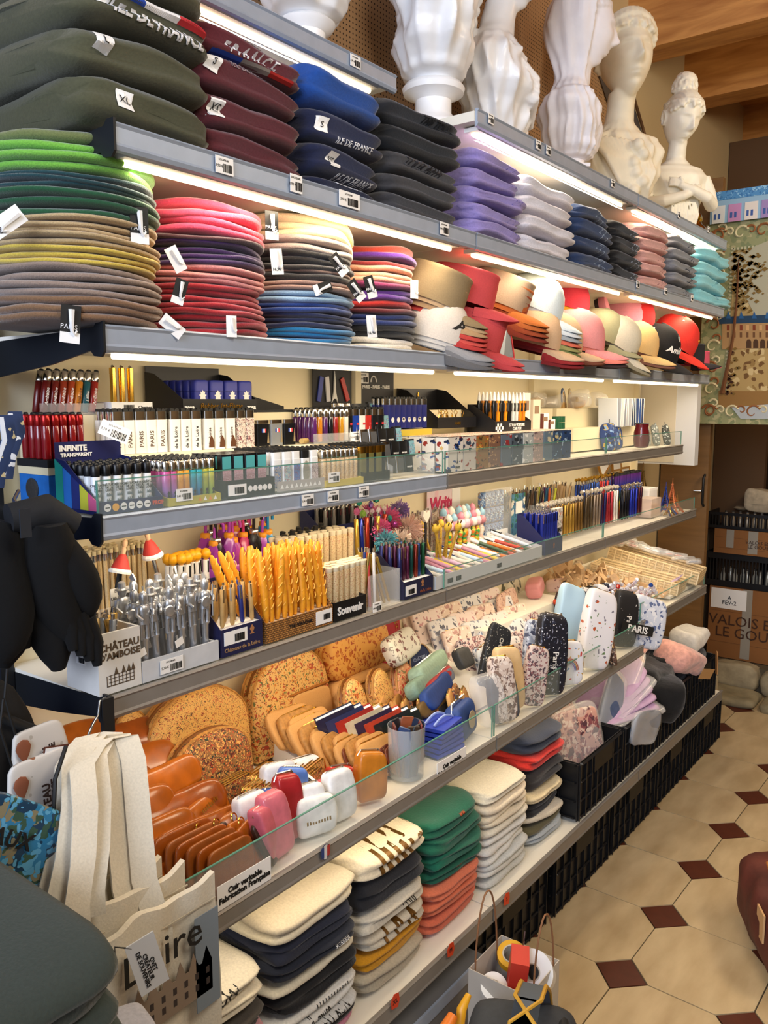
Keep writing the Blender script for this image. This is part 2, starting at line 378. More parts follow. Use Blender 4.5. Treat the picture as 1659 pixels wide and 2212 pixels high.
# ------------------------------------------------------------------ soft goods
from mathutils.bvhtree import BVHTree
def cloth(c, fuzz=.25, scale=220., var=.10): return mat(c, .92, 0, .35, scale, var, sheen=fuzz)
def garment_mesh(w, d, h, m, seed=0, layers=2, taper=.25, lump=1., nose=0., fold=1.):
 """folded knitwear: a rounded slab (x back..0, y 0..w, z 0..h) with creases between its layers"""
 b = MB(); n = 36; k = 22; rr = random.Random(seed); off = Vector((rr.uniform(0, 99), rr.uniform(0, 99), rr.uniform(0, 99)))
 zc = [(i+1)/layers+rr.uniform(-.06, .06) for i in range(layers-1)]
 slope = [rr.uniform(-.25, .25) for _ in zc]
 vs = []
 for j in range(k+1):
  t = -1+2*j/k; e = (1-abs(t)**7)**(1/2.4) if abs(t) < 1 else 0
  y = w/2+t*w/2*(1+.0)
  hh = h*(1-taper*(t*.5+.5)*.9+taper*.25)
  for i in range(n):
   a = 2*PI*i/n; c, s_ = math.cos(a), math.sin(a)
   px = math.copysign(abs(c)**.42, c); pz = math.copysign(abs(s_)**.62, s_)
   x = -d/2+px*d/2*(.74+.26*(1-abs(t)**5)**.4); z = hh/2+pz*hh/2*(.42+.58*e)
   u = z/hh
   for zz, sl in zip(zc, slope):
    q = math.exp(-((u-zz-sl*t*.5)/(.085/layers*2))**2)
    if c > .2: x -= q*.021*min(1, h/.045)*fold
    if abs(t) > .55: y2 = 0
   p = Vector((x, y, z))
   if abs(t) > .72:
    q = sum(math.exp(-((u-zz+.25*math.sin(x*30+seed))/(.16/layers*2))**2) for zz in zc)
    p.y -= math.copysign(1, t)*q*.012*fold*(1 if abs(t) > .9 else .5)
   nz = noise.noise_vector(Vector((x*7, y*7, z*9))+off)
   n2 = noise.noise_vector(Vector((x*22, y*16, z*26))+off)
   p += Vector((nz.x*.006, nz.y*.006, nz.z*.006))*lump+Vector((n2.x*.0025, n2.y*.002, n2.z*.002))*lump
   if nose and x > -.06: p.z -= nose*((x+.06)/.06)**2
   vs.append(p)
 fs = [(j*n+i, j*n+(i+1) % n, (j+1)*n+(i+1) % n, (j+1)*n+i) for j in range(k) for i in range(n)]
 fs += [tuple(range(n-1, -1, -1)), tuple(range(k*n, (k+1)*n))]
 b.add(vs, fs); return b.mesh('garment', m, 'all')
def decal(host, me, T, direction, lift=.0016, name='lettering', only=True):
 """lay a flat print on the surface of host: every vertex is dropped along direction (host space)"""
 bv = BVHTree.FromPolygons([v.co for v in host.data.vertices], [p.vertices for p in host.data.polygons])
 m2 = me.copy(); d = Vector(direction).normalized(); bm = bmesh.new(); bm.from_mesh(m2)
 for _ in range(4):
  es = [e for e in bm.edges if e.calc_length() > .0055]
  if not es: break
  bmesh.ops.triangulate(bm, faces=bm.faces); es = [e for e in bm.edges if e.calc_length() > .0055]
  bmesh.ops.subdivide_edges(bm, edges=es, cuts=1, use_grid_fill=False)
 bmesh.ops.triangulate(bm, faces=bm.faces); bm.to_mesh(m2); bm.free()
 zmin = min(v.co.z for v in me.vertices)
 for v in m2.vertices:
  p = T @ Vector((v.co.x, v.co.y, 0)); h = bv.ray_cast(p, d)
  q = h[0] if h[0] is not None else bv.find_nearest(p-d*0+d*(max(0,(host_c(host)-p).dot(d))))[0]
  v.co = q-d*(lift+(v.co.z-zmin)*.8)
 o = bpy.data.objects.new(name, m2); COL.objects.link(o); o.parent = host; return o
def host_c(host):
 return sum((Vector(c) for c in host.bound_box), Vector())/8
def strip_mesh(w, h, m, n=10):
 b = MB(); vs = [(-w/2+w*i/n, y, 0) for y in (-h/2, h/2) for i in range(n+1)]
 b.add(vs, [(i, i+1, n+2+i, n+1+i) for i in range(n)]); return b.mesh('print', m)
def FX(x, y, z, rx=0.): return Matrix.Translation((x, y, z)) @ RX.to_matrix().to_4x4() @ Matrix.Rotation(rx, 4, 'Z')
def stack(name, cat, items, x, y0, y1, z, group, label, depth=.27, lump=1., jig=.008, layers=2, nose=0., words=None, taper=.25):
 """garments lying one on another, bottom first: (colour, thickness, what)"""
 out = []; n = len(items)
 for i, it in enumerate(items):
  c, h = it[0], it[1]; sd = int(abs(y0*1000))+i*7
  me = garment_mesh((y1-y0)*(1+R.uniform(-.03, .02)), depth, h, cloth(c), sd, layers=it[3] if len(it) > 3 else layers, lump=lump, nose=nose, taper=taper)
  o = bpy.data.objects.new(name, me); COL.objects.link(o)
  o.location = (x+R.uniform(-jig, jig*.3), y0+R.uniform(-jig, jig)*.7, z); o.rotation_euler = (0, 0, R.uniform(-.03, .03))
  pos = ['at the bottom', 'second from the bottom', 'third from the bottom', 'fourth from the bottom', 'fifth from the bottom', 'sixth from the bottom', 'seventh from the bottom', 'eighth from the bottom', 'ninth from the bottom'][min(i, 8)] if i < n-1 or n == 1 else 'on top'
  if n == 1: pos = 'lying alone'
  tag(o, '%s %s' % (it[2] if len(it) > 2 and it[2] else label, pos if it[1] else ''), cat, group if n > 1 else None)
  o['label'] = '%s, %s of its stack' % (it[2], pos)
  out.append(o); z += h*.93
 return out
W_ = mat('#e8e8ea', .7); WT = mat('#e4e2de', .7, 0, .2, 200)
BLU, RED = mat('#2247a8', .8), mat('#c02a33', .8)
SW = 'folded_sweatshirt'
ol = stack(SW, 'sweatshirt', [('#46462f', .068, 'olive green sweatshirt with a white XL sticker'), ('#484832', .070, 'olive green sweatshirt with a white L sticker'), ('#44442f', .070, 'olive green sweatshirt with white lettering'), ('#484832', .07, 'plain olive green sweatshirt')], 0.078, .69, .945, ZB, 'stack of olive sweatshirts', '', depth=.36, lump=1.7, layers=2, jig=.01, taper=.1)
ma = stack(SW, 'sweatshirt', [('#541a22', .052, 'maroon sweatshirt'), ('#571c24', .060, 'maroon sweatshirt with a small white sticker'), ('#541a22', .058, 'maroon sweatshirt with a sewn edge'), ('#5a1a24', .056, 'maroon sweatshirt with white FRANCE lettering')], .060, .925, 1.172, ZB, 'stack of maroon sweatshirts', '', lump=1.3)
nv = stack(SW, 'sweatshirt', [('#121936', .03, 'navy sweatshirt half hidden by the rail'), ('#131b3c', .064, 'navy sweatshirt with an XS sticker'), ('#131b3c', .064, 'navy sweatshirt with an S sticker'), ('#0f4390', .078, 'puffy royal blue sweatshirt')], .058, 1.178, 1.405, ZB, 'stack of navy sweatshirts with a royal blue one', '', lump=1.3)
gb = stack(SW, 'sweatshirt', [('#35353a', .044, 'charcoal sweatshirt'), ('#38383c', .044, 'charcoal sweatshirt'), ('#3a3a3e', .048, 'charcoal sweatshirt with raised lettering'), ('#101216', .056, 'black sweatshirt'), ('#12141a', .056, 'black sweatshirt with a raised arc')], .058, 1.41, 1.70, ZB, 'stack of charcoal and black sweatshirts', '', lump=1.2)
HO = 'folded_hoodie'
L2 = []
for col, ycol, n, h, nm in (('#8f82bd', (1.735, 1.985), 5, .043, 'lilac'), ('#d5d3dd', (1.99, 2.31), 4, .052, 'white'), ('#1f3358', (2.315, 2.585), 4, .050, 'blue crested'),
       ('#101013', (2.59, 2.835), 4, .048, 'black crested'), ('#c99a94', (2.84, 3.10), 5, .046, 'pink'), ('#7c7f86', (3.11, 3.42), 5, .046, 'grey crested'), ('#7fc4d2', (3.43, 3.86), 4, .060, 'turquoise')):
 L2.append(stack(HO, 'hoodie', [(col, h, '%s folded sweatshirt' % nm)]*n, .062, ycol[0], ycol[1], ZB, 'stack of %s sweatshirts' % nm, '', lump=1.8, depth=.26, layers=2))
# prints
def word(o, s, size, m, y, z, rx=0., x=.2, **k): return decal(o, text_mesh(s, size, m, .0004, **k), FX(x, y, z, rx), (-1, 0, 0))
word(ol[2], 'ILE DE FRANCE', .025, W_, .14, .026, 0, bold=.0006)
for i, m in enumerate((BLU, W_, RED)): decal(ol[2], strip_mesh(.062, .010, m), FX(.2, .08+i*.062, .046), (-1, 0, 0), name='tricolour_band')
word(ma[3], 'FRANCE', .026, W_, .12, .024, 0, space=1.4, bold=.0004); word(ma[3], 'PARIS', .02, mat('#8d6a4e', .8), .12, .050)
for i, m in enumerate((BLU, mat('#8a8480'), mat('#a02020'))): decal(ma[3], strip_mesh(.062, .008, m), FX(.2, .06+i*.062, .010), (-1, 0, 0), name='tricolour_band')
word(ma[2], 'ILE DE FRANCE', .015, mat('#97868a', .8), .11, .048)
word(nv[2], 'ILE DE FRANCE', .015, W_, .12, .010); word(nv[1], 'ILE DE FRANCE', .016, W_, .13, .006); word(nv[0], 'ILE DE FRANCE', .016, W_, .12, .022)
G2 = mat('#4c4c52', .7); word(gb[2], 'TOUR EIFFEL', .026, G2, .14, .026, bold=.001); word(gb[4], 'THE TOUR', .022, mat('#24272c', .7), .18, .03, bold=.001)
for o, s, y, z, r in ((ol[0], 'XL', .075, .043, -.1), (ol[1], 'L', .05, .052, -.15), (ol[2], 'S', .045, .050, -.05), (ol[3], 'M', .06, .03, -.08), (ma[1], 'XS', .03, .038, -.05), (ma[2], 'S', .028, .05, -.3), (nv[2], 'S', .035, .038, -.05), (nv[1], 'XS', .06, .04, -.05)):
 st = decal(o, strip_mesh(.026, .026, M['paper'], 3), FX(.2, y, z-.008, r), (-1, 0, 0), name='size_sticker', lift=.0018)
 t = decal(o, text_mesh(s, .015, M['ink'], .0002), FX(.2, y, z-.008, r), (-1, 0, 0), lift=.0032);
def crest(o, y, z, m, n=5, s=.02):
 b = MB()
 for k in range(n):
  a = -PI/2+(k-(n-1)/2)*.5; rr = s*(.7+.3*R.random())
  for sgn in (-1, 1):
   pts = [(sgn*(rr*(.3+.7*t))*math.cos(a*.5)+0, rr*1.4*math.sin(t*2.2+k*.4)-s*.2*k*.3, 0) for t in (0, .25, .5, .75, 1)]
   for p, q in zip(pts, pts[1:]):
    b.add([(p[0], p[1]-.0008, 0), (q[0], q[1]-.0008, 0), (q[0], q[1]+.0008, .0002), (p[0], p[1]+.0008, .0002)], [(0, 1, 2, 3)])
 return decal(o, b.mesh('print', m), FX(.2, y, z), (-1, 0, 0), name='crest_print')
for o in L2[2]: crest(o, .16, .030, mat('#aeb6bd', .6), 7, .03)
for o in L2[3]: crest(o, .17, .028, mat('#c9c9cc', .6), 6, .025)
for o in L2[5]: crest(o, .20, .025, mat('#2f3340', .6), 6, .024)
for o in L2[0]: crest(o, .19, .025, mat('#6f63a0', .6), 4, .02)
for o in L2[4]: crest(o, .19, .025, mat('#84605f', .6), 4, .02)
for o in L2[6]: crest(o, .22, .03, mat('#3f8aa0', .6), 3, .012)
# ------------------------------------------------------------------ berets
def beret_mesh(rad, h, m, seed, droop=0.):
 rr = random.Random(seed); off = Vector((rr.uniform(0, 50),)*3); n = 44
 prof = [(0, 0), (.5, 0), (.82, .0), (.93, .06), (.985, .24), (1.0, .5), (.985, .76), (.93, .95), (.82, 1.04), (.5, 1.06), (0.02, 1.04)]
 b = MB(); vs = []; k = len(prof); ph = rr.uniform(0, 6)
 for r, z in prof:
  for i in range(n):
   a = 2*PI*i/n; x = math.cos(a); y = math.sin(a)
   q = noise.noise(Vector((x*1.3, y*1.3, 0))+off)
   R_ = rad*r*(1+.022*q+.012*math.sin(3*a+ph))
   zz = h*z+r*(h*.35*noise.noise(Vector((x*1.6, y*1.6, 3))+off)+h*.15*math.sin(2*a+ph))
   if droop: zz -= droop*max(0, y)**2*r**3*max(0, .4+x)
   vs.append((R_*x, R_*y, zz))
 fs = [(i*n+j, i*n+(j+1) % n, (i+1)*n+(j+1) % n, (i+1)*n+j) for i in range(k-1) for j in range(n)]
 b.add(vs, fs+[tuple(range(n-1, -1, -1))]); return b.mesh('beret', m, 'all')
def felt(c): return mat(c, .95, 0, .5, 420, .16, sheen=.5)
BER = [(.775, .134, [('#77573a', 3, 'dark brown', .0135), ('#8d796b', 4, 'taupe', .0112), ('#cbb145', 3, 'mustard yellow', .0092), ('#b59c72', 5, 'beige', .0092), ('#0e4c2b', 3, 'bottle green', .0118), ('#0d3a40', 3, 'dark teal', .0088), ('#6fae3c', 3, 'lime green', .0135), ('#66703f', 1, 'olive green', .017)]),
       (1.03, .128, [('#a01c28', 8, 'deep red', .0112), ('#d58a88', 3, 'pale pink', .0104), ('#35104f', 4, 'purple', .0104), ('#3d1822', 1, 'dark plum', .010), ('#e2476b', 4, 'bright pink', .0145)]),
       (1.292, .126, [('#0a6fa6', 3, 'turquoise blue', .0092), ('#14204a', 3, 'navy', .0088), ('#173b84', 2, 'royal blue', .0095), ('#8fb2d2', 2, 'pale blue', .0105), ('#b49384', 2, 'dusty pink', .0085), ('#1c1b1c', 1, 'black', .012), ('#c29c86', 1, 'beige pink', .008), ('#1b191a', 3, 'black', .0105), ('#a99a92', 2, 'pale grey', .0128), ('#eadcb4', 3, 'cream', .0125)]),
       (1.532, .113, [('#dcd6cc', 2, 'white', .0108), ('#141518', 2, 'black', .0105), ('#142a66', 2, 'navy blue', .0098), ('#5a1420', 1, 'wine red', .0095), ('#b0201e', 1, 'bright red', .012), ('#5a2a88', 2, 'violet', .0112), ('#8c2c5c', 1, 'magenta', .0098), ('#e0a98c', 3, 'peach', .0096), ('#8c2326', 1, 'dark red', .0088), ('#5b2690', 1, 'violet', .011), ('#a63324', 1, 'brick red', .0148)])]
for si, (yc, rad, layers) in enumerate(BER):
 z = ZC; nm = ['nearest', 'second', 'third', 'farthest'][si]
 for li, (c, n, cn, h) in enumerate(layers):
  h *= (1, 1, 1.12, 1.3)[si]
  for k in range(n):
   o = bpy.data.objects.new('beret', beret_mesh(rad*R.uniform(.965, 1.02), h*1.02, felt(c), si*100+li*10+k, .05 if cn == 'cream' else 0)); COL.objects.link(o)
   o.location = (-.108+R.uniform(-.006, .006)+(.012 if si == 0 else 0), yc+R.uniform(-.006, .006), z); o.rotation_euler = (R.uniform(-.012, .012), R.uniform(-.006, .02), R.uniform(0, 6))
   if cn == 'cream': o.rotation_euler = (0, 0, 0)
   z += h*.96
   w = {1: ['']}.get(n, ['lowest', 'second up', 'third up', 'fourth up', 'fifth up', 'sixth up', 'seventh up', 'eighth up'])[k]
   where = '' if n == 1 else ', %s of %s' % (w, 'these')
   extra = ' near its %s' % ('top' if z > ZC+.15 else 'foot') if cn in ('black', 'violet') else ''
   tag(o, '%s felt beret in the %s stack%s%s' % (cn, nm, extra, where), 'beret', 'stacked berets on the left of the cap shelf')
# swing tags of the berets
def beret_tag(u, v, x, ang, s=1., black=True, i=0):
 p = at(u, v, 'x', x); r = thing('swing_tag', '%s swing tag %s' % ('black and white' if black else 'white', i), 'tag', p, 0, None, (PI/2, 0, PI/2))
 r.rotation_euler = (PI/2, ang, PI/2-.35)
 w, h = .023*s, .045*s
 b = MB().box(-w/2, w/2, -h/2, h/2, -.0005, .0005).obj('card', M['ink'] if black else M['paper'], r)
 if black: MB().box(-w/2, w/2, -h/2, -h*.22, .0005, .001).obj('white_strip', M['paper'], r)
 pts = [(0, h*.38, .003), (.001, h*.1, .003), (.002, -h*.18, .003), (.006, -h*.26, .003), (.009, -h*.16, .003)]
 MB().tube(pts, [.004*s, .0032*s, .0024*s, .002*s, .0015*s], 6).obj('hook', M['white'], r, True)
 if s > .9:
  o = bpy.data.objects.new('lettering', text_mesh('PARIS' if black else '16,90', .008*s, W_ if black else M['ink'], .0002)); COL.objects.link(o); o.parent = r; o.location = (-.002, -h*.08 if black else -h*.3, .0012)
TG = [(301, 487, .035, 0, 1.2, True, 'on the teal ones of the nearest stack'), (152, 700, .020, .1, 1.2, True, 'low on the brown ones'), (587, 487, .03, 0, 1.1, True, 'on the bright pink ones'), (598, 565, .032, -.1, 1., False, 'under the bright pink ones'),
      (388, 630, .03, .3, .9, True, 'between the two nearest stacks'), (372, 705, .03, -.9, .9, False, 'low beside the brown ones'), (500, 705, .035, .0, .8, False, 'low on the deep red ones'), (732, 572, .03, -.7, 1., True, 'on the black ones'),
      (697, 622, .03, 1.2, .9, True, 'below the black ones'), (770, 628, .03, -.7, 1., True, 'over the pale blue ones'), (800, 620, .03, -.3, 1., True, 'right of the pale blue ones'), (803, 705, .03, -.1, 1., False, 'beside the royal blue ones'), (895, 625, .012, 0, .9, False, 'on the peach ones of the farthest stack'), (15, 480, .0, .9, 1.1, False, 'at the left edge of the nearest stack'), (380, 560, .02, -.5, .9, False, 'at the green ones of the nearest stack')]
for t in TG: beret_tag(*t)
# ------------------------------------------------------------------ caps
def cap_parts(crown, visor, under=None, flat=False, ventcol=None):
 key = (crown, visor, flat)
 n = 30; b = MB(); vs = []
 H = .104 if not flat else .084
 prof = [(1.0, 0), (1.01, .18), (.99, .38), (.93, .58), (.80, .77), (.60, .90), (.34, .975), (.10, 1.0), (0, 1.0)] if not flat else [(1.0, 0), (1.0, .3), (.985, .6), (.97, .86), (.99, .93), (.95, .985), (.6, 1.02), (.2, 1.0), (0, 1.0)]
 for r, z in prof:
  for i in range(n):
   a = 2*PI*i/n; q = 1-.012*math.exp(-((math.fmod(a+PI/6, PI/3)-PI/6+0)/.10)**2) if not flat else 1
   lean = .012*z if not flat else 0
   vs.append((.086*r*q*math.cos(a)-lean, .073*r*q*math.sin(a), H*z*(1+.04*math.cos(a)*(1 if not flat else .5))))
 b.add(vs, [(i*n+j, i*n+(j+1) % n, (i+1)*n+(j+1) % n, (i+1)*n+j) for i in range(len(prof)-1) for j in range(n)])
 cm = b.mesh('crown', crown, 'all')
 v = MB(); vs = []; m = 13; k = 7
 for s_ in (0, 1):
  for i in range(m):
   t = -1+2*i/(m-1); a = t*1.12
   x0, y0 = .082*math.cos(a), .071*math.sin(a)
   L_ = .076*(1-abs(t)**3.2)**.6 if abs(t) < 1 else 0
   for j in range(k):
    f = j/(k-1); x = x0+L_*f; y = y0*(1-.04*f)
    z = .004-.016*(y/.075)**2*(.6+.6*f)*1.6-.010*f*f-.0022*s_
    vs.append((x, y, z))
 N_ = m*k
 fs = [(i*k+j, (i+1)*k+j, (i+1)*k+j+1, i*k+j+1) for i in range(m-1) for j in range(k-1)]
 fs2 = [tuple(q+N_ for q in reversed(f)) for f in fs]
 rim = []
 ed = [i*k+k-1 for i in range(m)]
 rim = [(ed[i], ed[i+1], ed[i+1]+N_, ed[i]+N_) for i in range(m-1)]
 v.add(vs, fs+fs2+rim); vm = v.mesh('visor', visor, True)
 # sweatband / button
 bt = MB().lathe([(.006, 0), (.0055, .003), (.002, .0045)], 10).mesh('button', crown, True)
 return cm, vm, bt, H
_capc = {}
def cap(loc, rz, crown, visor, label, tilt=0., roll=0., flat=False, s=1., group=None, dots=None, nest=0):
 key = (crown.name, visor.name, flat)
 if key not in _capc: _capc[key] = cap_parts(crown, visor, flat=flat)
 cm, vm, bt, H = _capc[key]
 r = thing('cap', label, 'cap', loc, 0, group); r.rotation_euler = (Matrix.Rotation(rz, 3, 'Z') @ Matrix.Rotation(tilt, 3, 'Y') @ Matrix.Rotation(roll, 3, 'X')).to_euler(); r.scale = (s,)*3
 for nme, me, l in (('crown', cm, (0, 0, 0)), ('visor', vm, (0, 0, 0)), ('button', bt, (-.012 if not flat else 0, 0, H-.0005))):
  o = bpy.data.objects.new(nme, me); COL.objects.link(o); o.parent = r; o.location = l
  if nme == 'crown': r_c = o; o.scale = (1-.045*nest,)*3
  if nme == 'button' and nest: o.location.z *= 1-.06*nest
 if dots:
  em = MB().lathe([(.0035, 0), (.003, .001)], 8).mesh('eyelet', M['white'])
  for k in range(6):
   a = PI/6+k*PI/3; o = bpy.data.objects.new('eyelet', em); COL.objects.link(o); o.parent = r
   d = Vector((.062*math.cos(a), .053*math.sin(a), .0)); o.location = (d.x-.01, d.y, .086); o.rotation_euler = Vector((d.x, d.y, .06)).to_track_quat('Z', 'Y').to_euler()
 return r, r_c
def cap_word(c, s, size, m, y=0., z=.05, **k): return decal(c, text_mesh(s, size, m, .0004, **k), FX(.2, y, z), (-1, 0, 0))
cc = lambda h: mat(h, .9, 0, .25, 300, .06)
def pile(u, v, x, rz, cols, label, tilt=.1, flat=False, drop=.0085, s=1., fan=.0, roll=0.):
 """nested caps, topmost first"""
 p = at(u, v, 'x', x); res = []
 if p.z-ZC < .01: p.z = ZC+.01
 names = ['topmost', 'second', 'third', 'fourth', 'fifth', 'sixth', 'seventh']
 for i, c in enumerate(cols):
  col, vis, nm = c if len(c) == 3 else (c[0], c[0], c[1])
  q = p+Vector((0, 0, -drop*i))
  z = max(q.z, ZC+.012)
  res.append(cap((q.x+fan*i, q.y, z), rz+R.uniform(-.04, .04)-.03*i, cc(col), cc(vis), '%s cap, %s, %s' % (nm, label, names[i]+' of the nest' if len(cols) > 1 else 'on its own'), tilt, roll, flat, s*(1-.004*i), 'nested caps on the cap shelf' if len(cols) > 1 else None, None, i))
 return res
pile(925, 655, -.04, .75, [('#8d7a5a', 'khaki'), ('#b79a76', 'tan'), ('#a98a66', 'light brown'), ('#b23a34', 'brick red'), ('#c24a42', 'red'), ('#a83230', 'dark red')], 'beside the farthest beret stack', .35, True, .011)
w = pile(935, 735, -.03, .55, [('#cfc7bd', '#8d8d90', 'white and grey'), ('#c9c4bd', '#6a6b70', 'pale and slate'), ('#bdb9b3', '#8f9093', 'silver grey'), ('#9a9a9c', '#55565a', 'dark grey')], 'low beside the berets', .28, False, .010)
cap_word(w[0][1], 'Amboise', .035, M['ink'], .0, .045, shear=.3, bold=.0006)
pile(992, 655, .0-.03, .62, [('#c8494b', 'coral red')], 'standing high and flat topped', .25, True)
pile(1008, 745, -.02, .62, [('#c4474a', 'coral'), ('#b93f44', 'deeper coral')], 'flat topped, under the coral one', .3, True, .012)
pile(1072, 660, -.06, .62, [('#9d8a74', '#b8672a', 'tweed and orange'), ('#a85a26', 'rust'), ('#8a3c1c', 'brown red'), ('#7a2c1a', 'dark rust')], 'in the middle of the cap shelf', .35, True, .014)
pile(1150, 672, -.03, .65, [('#cfdde2', 'pale blue white'), ('#c5ced3', 'cool white'), ('#8f989e', 'grey'), ('#c9664e', 'orange red'), ('#8c8a54', 'khaki green'), ('#5f6b3c', 'moss green')], 'above the framed picture', .38, False, .0135)
pile(1215, 668, -.12, .70, [('#bf3344', 'raspberry'), ('#e09a2a', 'yellow orange'), ('#58a08a', 'sea green')], 'behind the pale blue ones', .3, False, .012)
pile(1148, 745, -.02, .5, [('#c7a785', 'sand'), ('#8c1f22', 'dark red'), ('#7a1a1e', 'wine red')], 'low behind the framed picture', .25, False, .010)
pile(1195, 752, .0-.02, .45, [('#c4a684', 'beige'), ('#6b3a28', 'brown')], 'low left of the pink cap', .2, False, .010)
pile(1240, 748, -.01, .40, [('#d98e8e', 'pink'), ('#d97a6c', 'salmon'), ('#3a2a28', 'dark brown')], 'large and close to the rail', .2, False, .011, 1.08)
pile(1292, 735, -.04, .5, [('#9c9a78', 'sage green')], 'tucked behind the cream one', .35)
pile(1322, 748, -.005, .55, [('#cfc8b2', 'cream'), ('#8a8570', 'grey green')], 'beside the pink one', .55, False, .012)
pile(1345, 700, -.12, .5, [('#d48aa0', 'rose pink'), ('#c87a90', 'dusty rose')], 'behind the cream one', .4)
pile(1362, 700, -.10, .5, [('#c22427', 'bright red')], 'behind the black one on the left', .3)
pile(1368, 758, -.02, .3, [('#d9b57a', 'straw'), ('#7a5040', 'chestnut')], 'under the black one', .3, False, .01)
k, kc = cap(at(1410, 772, 'x', .0-.03)+Vector((0, 0, .012)), -.1, cc('#141416'), cc('#1a1a1c'), 'black cap with white Amboise lettering and a fleur de lis', .42, 0, False, 1.12, None, True)
cap_word(kc, 'Amboise', .028, M['white'], .0, .042, shear=.35, bold=.0005)
fl = MB()
for sx in (-1, 0, 1):
 pts = [(sx*.002, -.006, 0), (sx*.006, 0, 0), (sx*.006, .005, 0), (sx*.0035, .007 if sx else .011, 0)] if sx else [(0, -.009, 0), (-.002, 0, 0), (0, .011, 0), (.002, 0, 0)]
 fl.add([(p[0]-.0012*abs(sx), p[1], 0) for p in pts]+[(p[0]+.0012*abs(sx), p[1], 0) for p in pts], [(0, 1, 5, 4), (1, 2, 6, 5), (2, 3, 7, 6)] if sx else [(0, 1, 2, 3)])
fl.box(-.006, .006, -.002, -.0005, 0, .0001)
LIS = fl.mesh('fleur_de_lis', M['white'])
decal(kc, LIS, FX(.2, .004, .078), (-1, 0, 0), name='fleur_de_lis')
k, kc = cap(at(1450, 745, 'x', .0-.03)+Vector((0, .0, .0)), .35, cc('#d93228'), cc('#dd3a2c'), 'bright red cap leaning at the far end of the row', .55, 0, False, 1.12, None, True)
cap_word(kc, 'AMBOISE', .014, mat('#e8a62a'), .0, .055)
pile(1475, 785, -.02, .3, [('#26262a', 'black printed')], 'lying at the far end', .05, True, s=.95)
pile(1500, 790, -.01, .6, [('#c8506a', 'pink red striped')], 'at the very end by the tapestry', .0, True, s=.7)
# framed picture with a red edge
r = thing('framed_picture', 'small red edged frame with a grey blue picture leaning on the caps', 'frame', at(1090, 772, 'x', .005), 0); r.location.z = ZC; r.rotation_euler = (0, -.22, -.25)
f = MB(); w_, h_ = .074, .088
for a in ((-w_/2, w_/2, 0, .003), (-w_/2, w_/2, h_-.003, h_)): f.box(-.006, .004, a[0], a[1], a[2], a[3])
f.box(-.006, .004, -w_/2, -w_/2+.003, .003, h_-.003).box(-.006, .004, w_/2-.003, w_/2, .003, h_-.003); f.obj('frame', mat('#c33a3c', .4), r)
MB().box(-.005, .001, -w_/2+.003, w_/2-.003, .003, h_-.003).obj('picture', mat('#8c979c', .3, 0, .2, 30, .25, 'wave'), r)
b = MB(); b.prism([(-.02, .004), (-.004, .004), (.022, .08), (.01, .08)], .0012, .002, 'x'); b.obj('light_stripe', mat('#b9c8ce', .3), r)
r = thing('round_bag', 'small round pink hat box standing above the sage cap', 'box', at(1298, 665, 'x', -.10)); r.rotation_euler = (0, 1.3, .2)
MB().lathe([(0.036, 0), (.038, .004), (.038, .02), (.036, .024)], 24).obj('lid', mat('#d07f90', .7), r, True); MB().lathe([(.034, -.014), (.034, 0)], 24).obj('side', mat('#2a1c1e', .7), r, True)
# ------------------------------------------------------------------ plaster busts on the top shelf
def gauss(x, z, cx, cz, sx, sz): return math.exp(-((x-cx)/sx)**2-((z-cz)/sz)**2)
def head_into(b, T, face=True, s=1., hair=1):
 """head facing -y; the eyes lie at z=0, chin -.115, crown +.115"""
 n, k = 88, 68; vs = []
 for j in range(1, k):
  ph = -PI/2+PI*j/k
  for i in range(n):
   th = 2*PI*i/n; dx, dy, dz = math.cos(ph)*math.sin(th), -math.cos(ph)*math.cos(th), math.sin(ph)
   x, y, z = .074*dx, .094*dy, .118*dz
   if z < 0:
    w = 1-.40*(-z/.118)**1.6; x *= w
    if y > 0: y *= 1-.45*(-z/.118)
    else: y *= 1-.10*(-z/.118)
   f = max(0, -dy)
   if face and f > .1:
    g = 0
    g += .023*gauss(x, z, 0, -.034, .0095, .013)+.015*gauss(x, z, 0, -.014, .0075, .022)+.008*(gauss(x, z, .010, -.040, .006, .007)+gauss(x, z, -.010, -.040, .006, .007))
    g += .005*(gauss(x, z, .027, .018, .020, .007)+gauss(x, z, -.027, .018, .020, .007))
    g -= .011*(gauss(x, z, .029, .003, .014, .011)+gauss(x, z, -.029, .003, .014, .011))
    g += .0065*(gauss(x, z, .029, .001, .0095, .0065)+gauss(x, z, -.029, .001, .0095, .0065))
    g += .0085*gauss(x, z, 0, -.0615, .019, .0042)+.0085*gauss(x, z, 0, -.0715, .016, .0050)-.004*gauss(x, z, 0, -.0665, .021, .0016)-.004*gauss(x, z, 0, -.083, .02, .005)
    g += .009*gauss(x, z, 0, -.098, .018, .012)+.004*(gauss(x, z, .042, -.03, .02, .02)+gauss(x, z, -.042, -.03, .02, .02))
    y -= g*min(1, f*1.5)
   vs.append(T @ Vector((x*s, y*s, z*s)))
 m = k-1
 fs = [(i+j*n, (i+1) % n+j*n, (i+1) % n+(j+1)*n, i+(j+1)*n) for j in range(m-1) for i in range(n)]
 fs += [tuple(range(n-1, -1, -1)), tuple(range((m-1)*n, m*n))]
 b.add(vs, fs)
 for sx in (-1, 1):   # ears
  p = [T @ Vector((sx*(.071+.006*math.sin(q)), .012+.012*math.cos(q), -.008+.026*math.sin(q)))*1 for q in [2*PI*t/10 for t in range(10)]]
  b.tube(p, .0045*s, 6, closed=True)
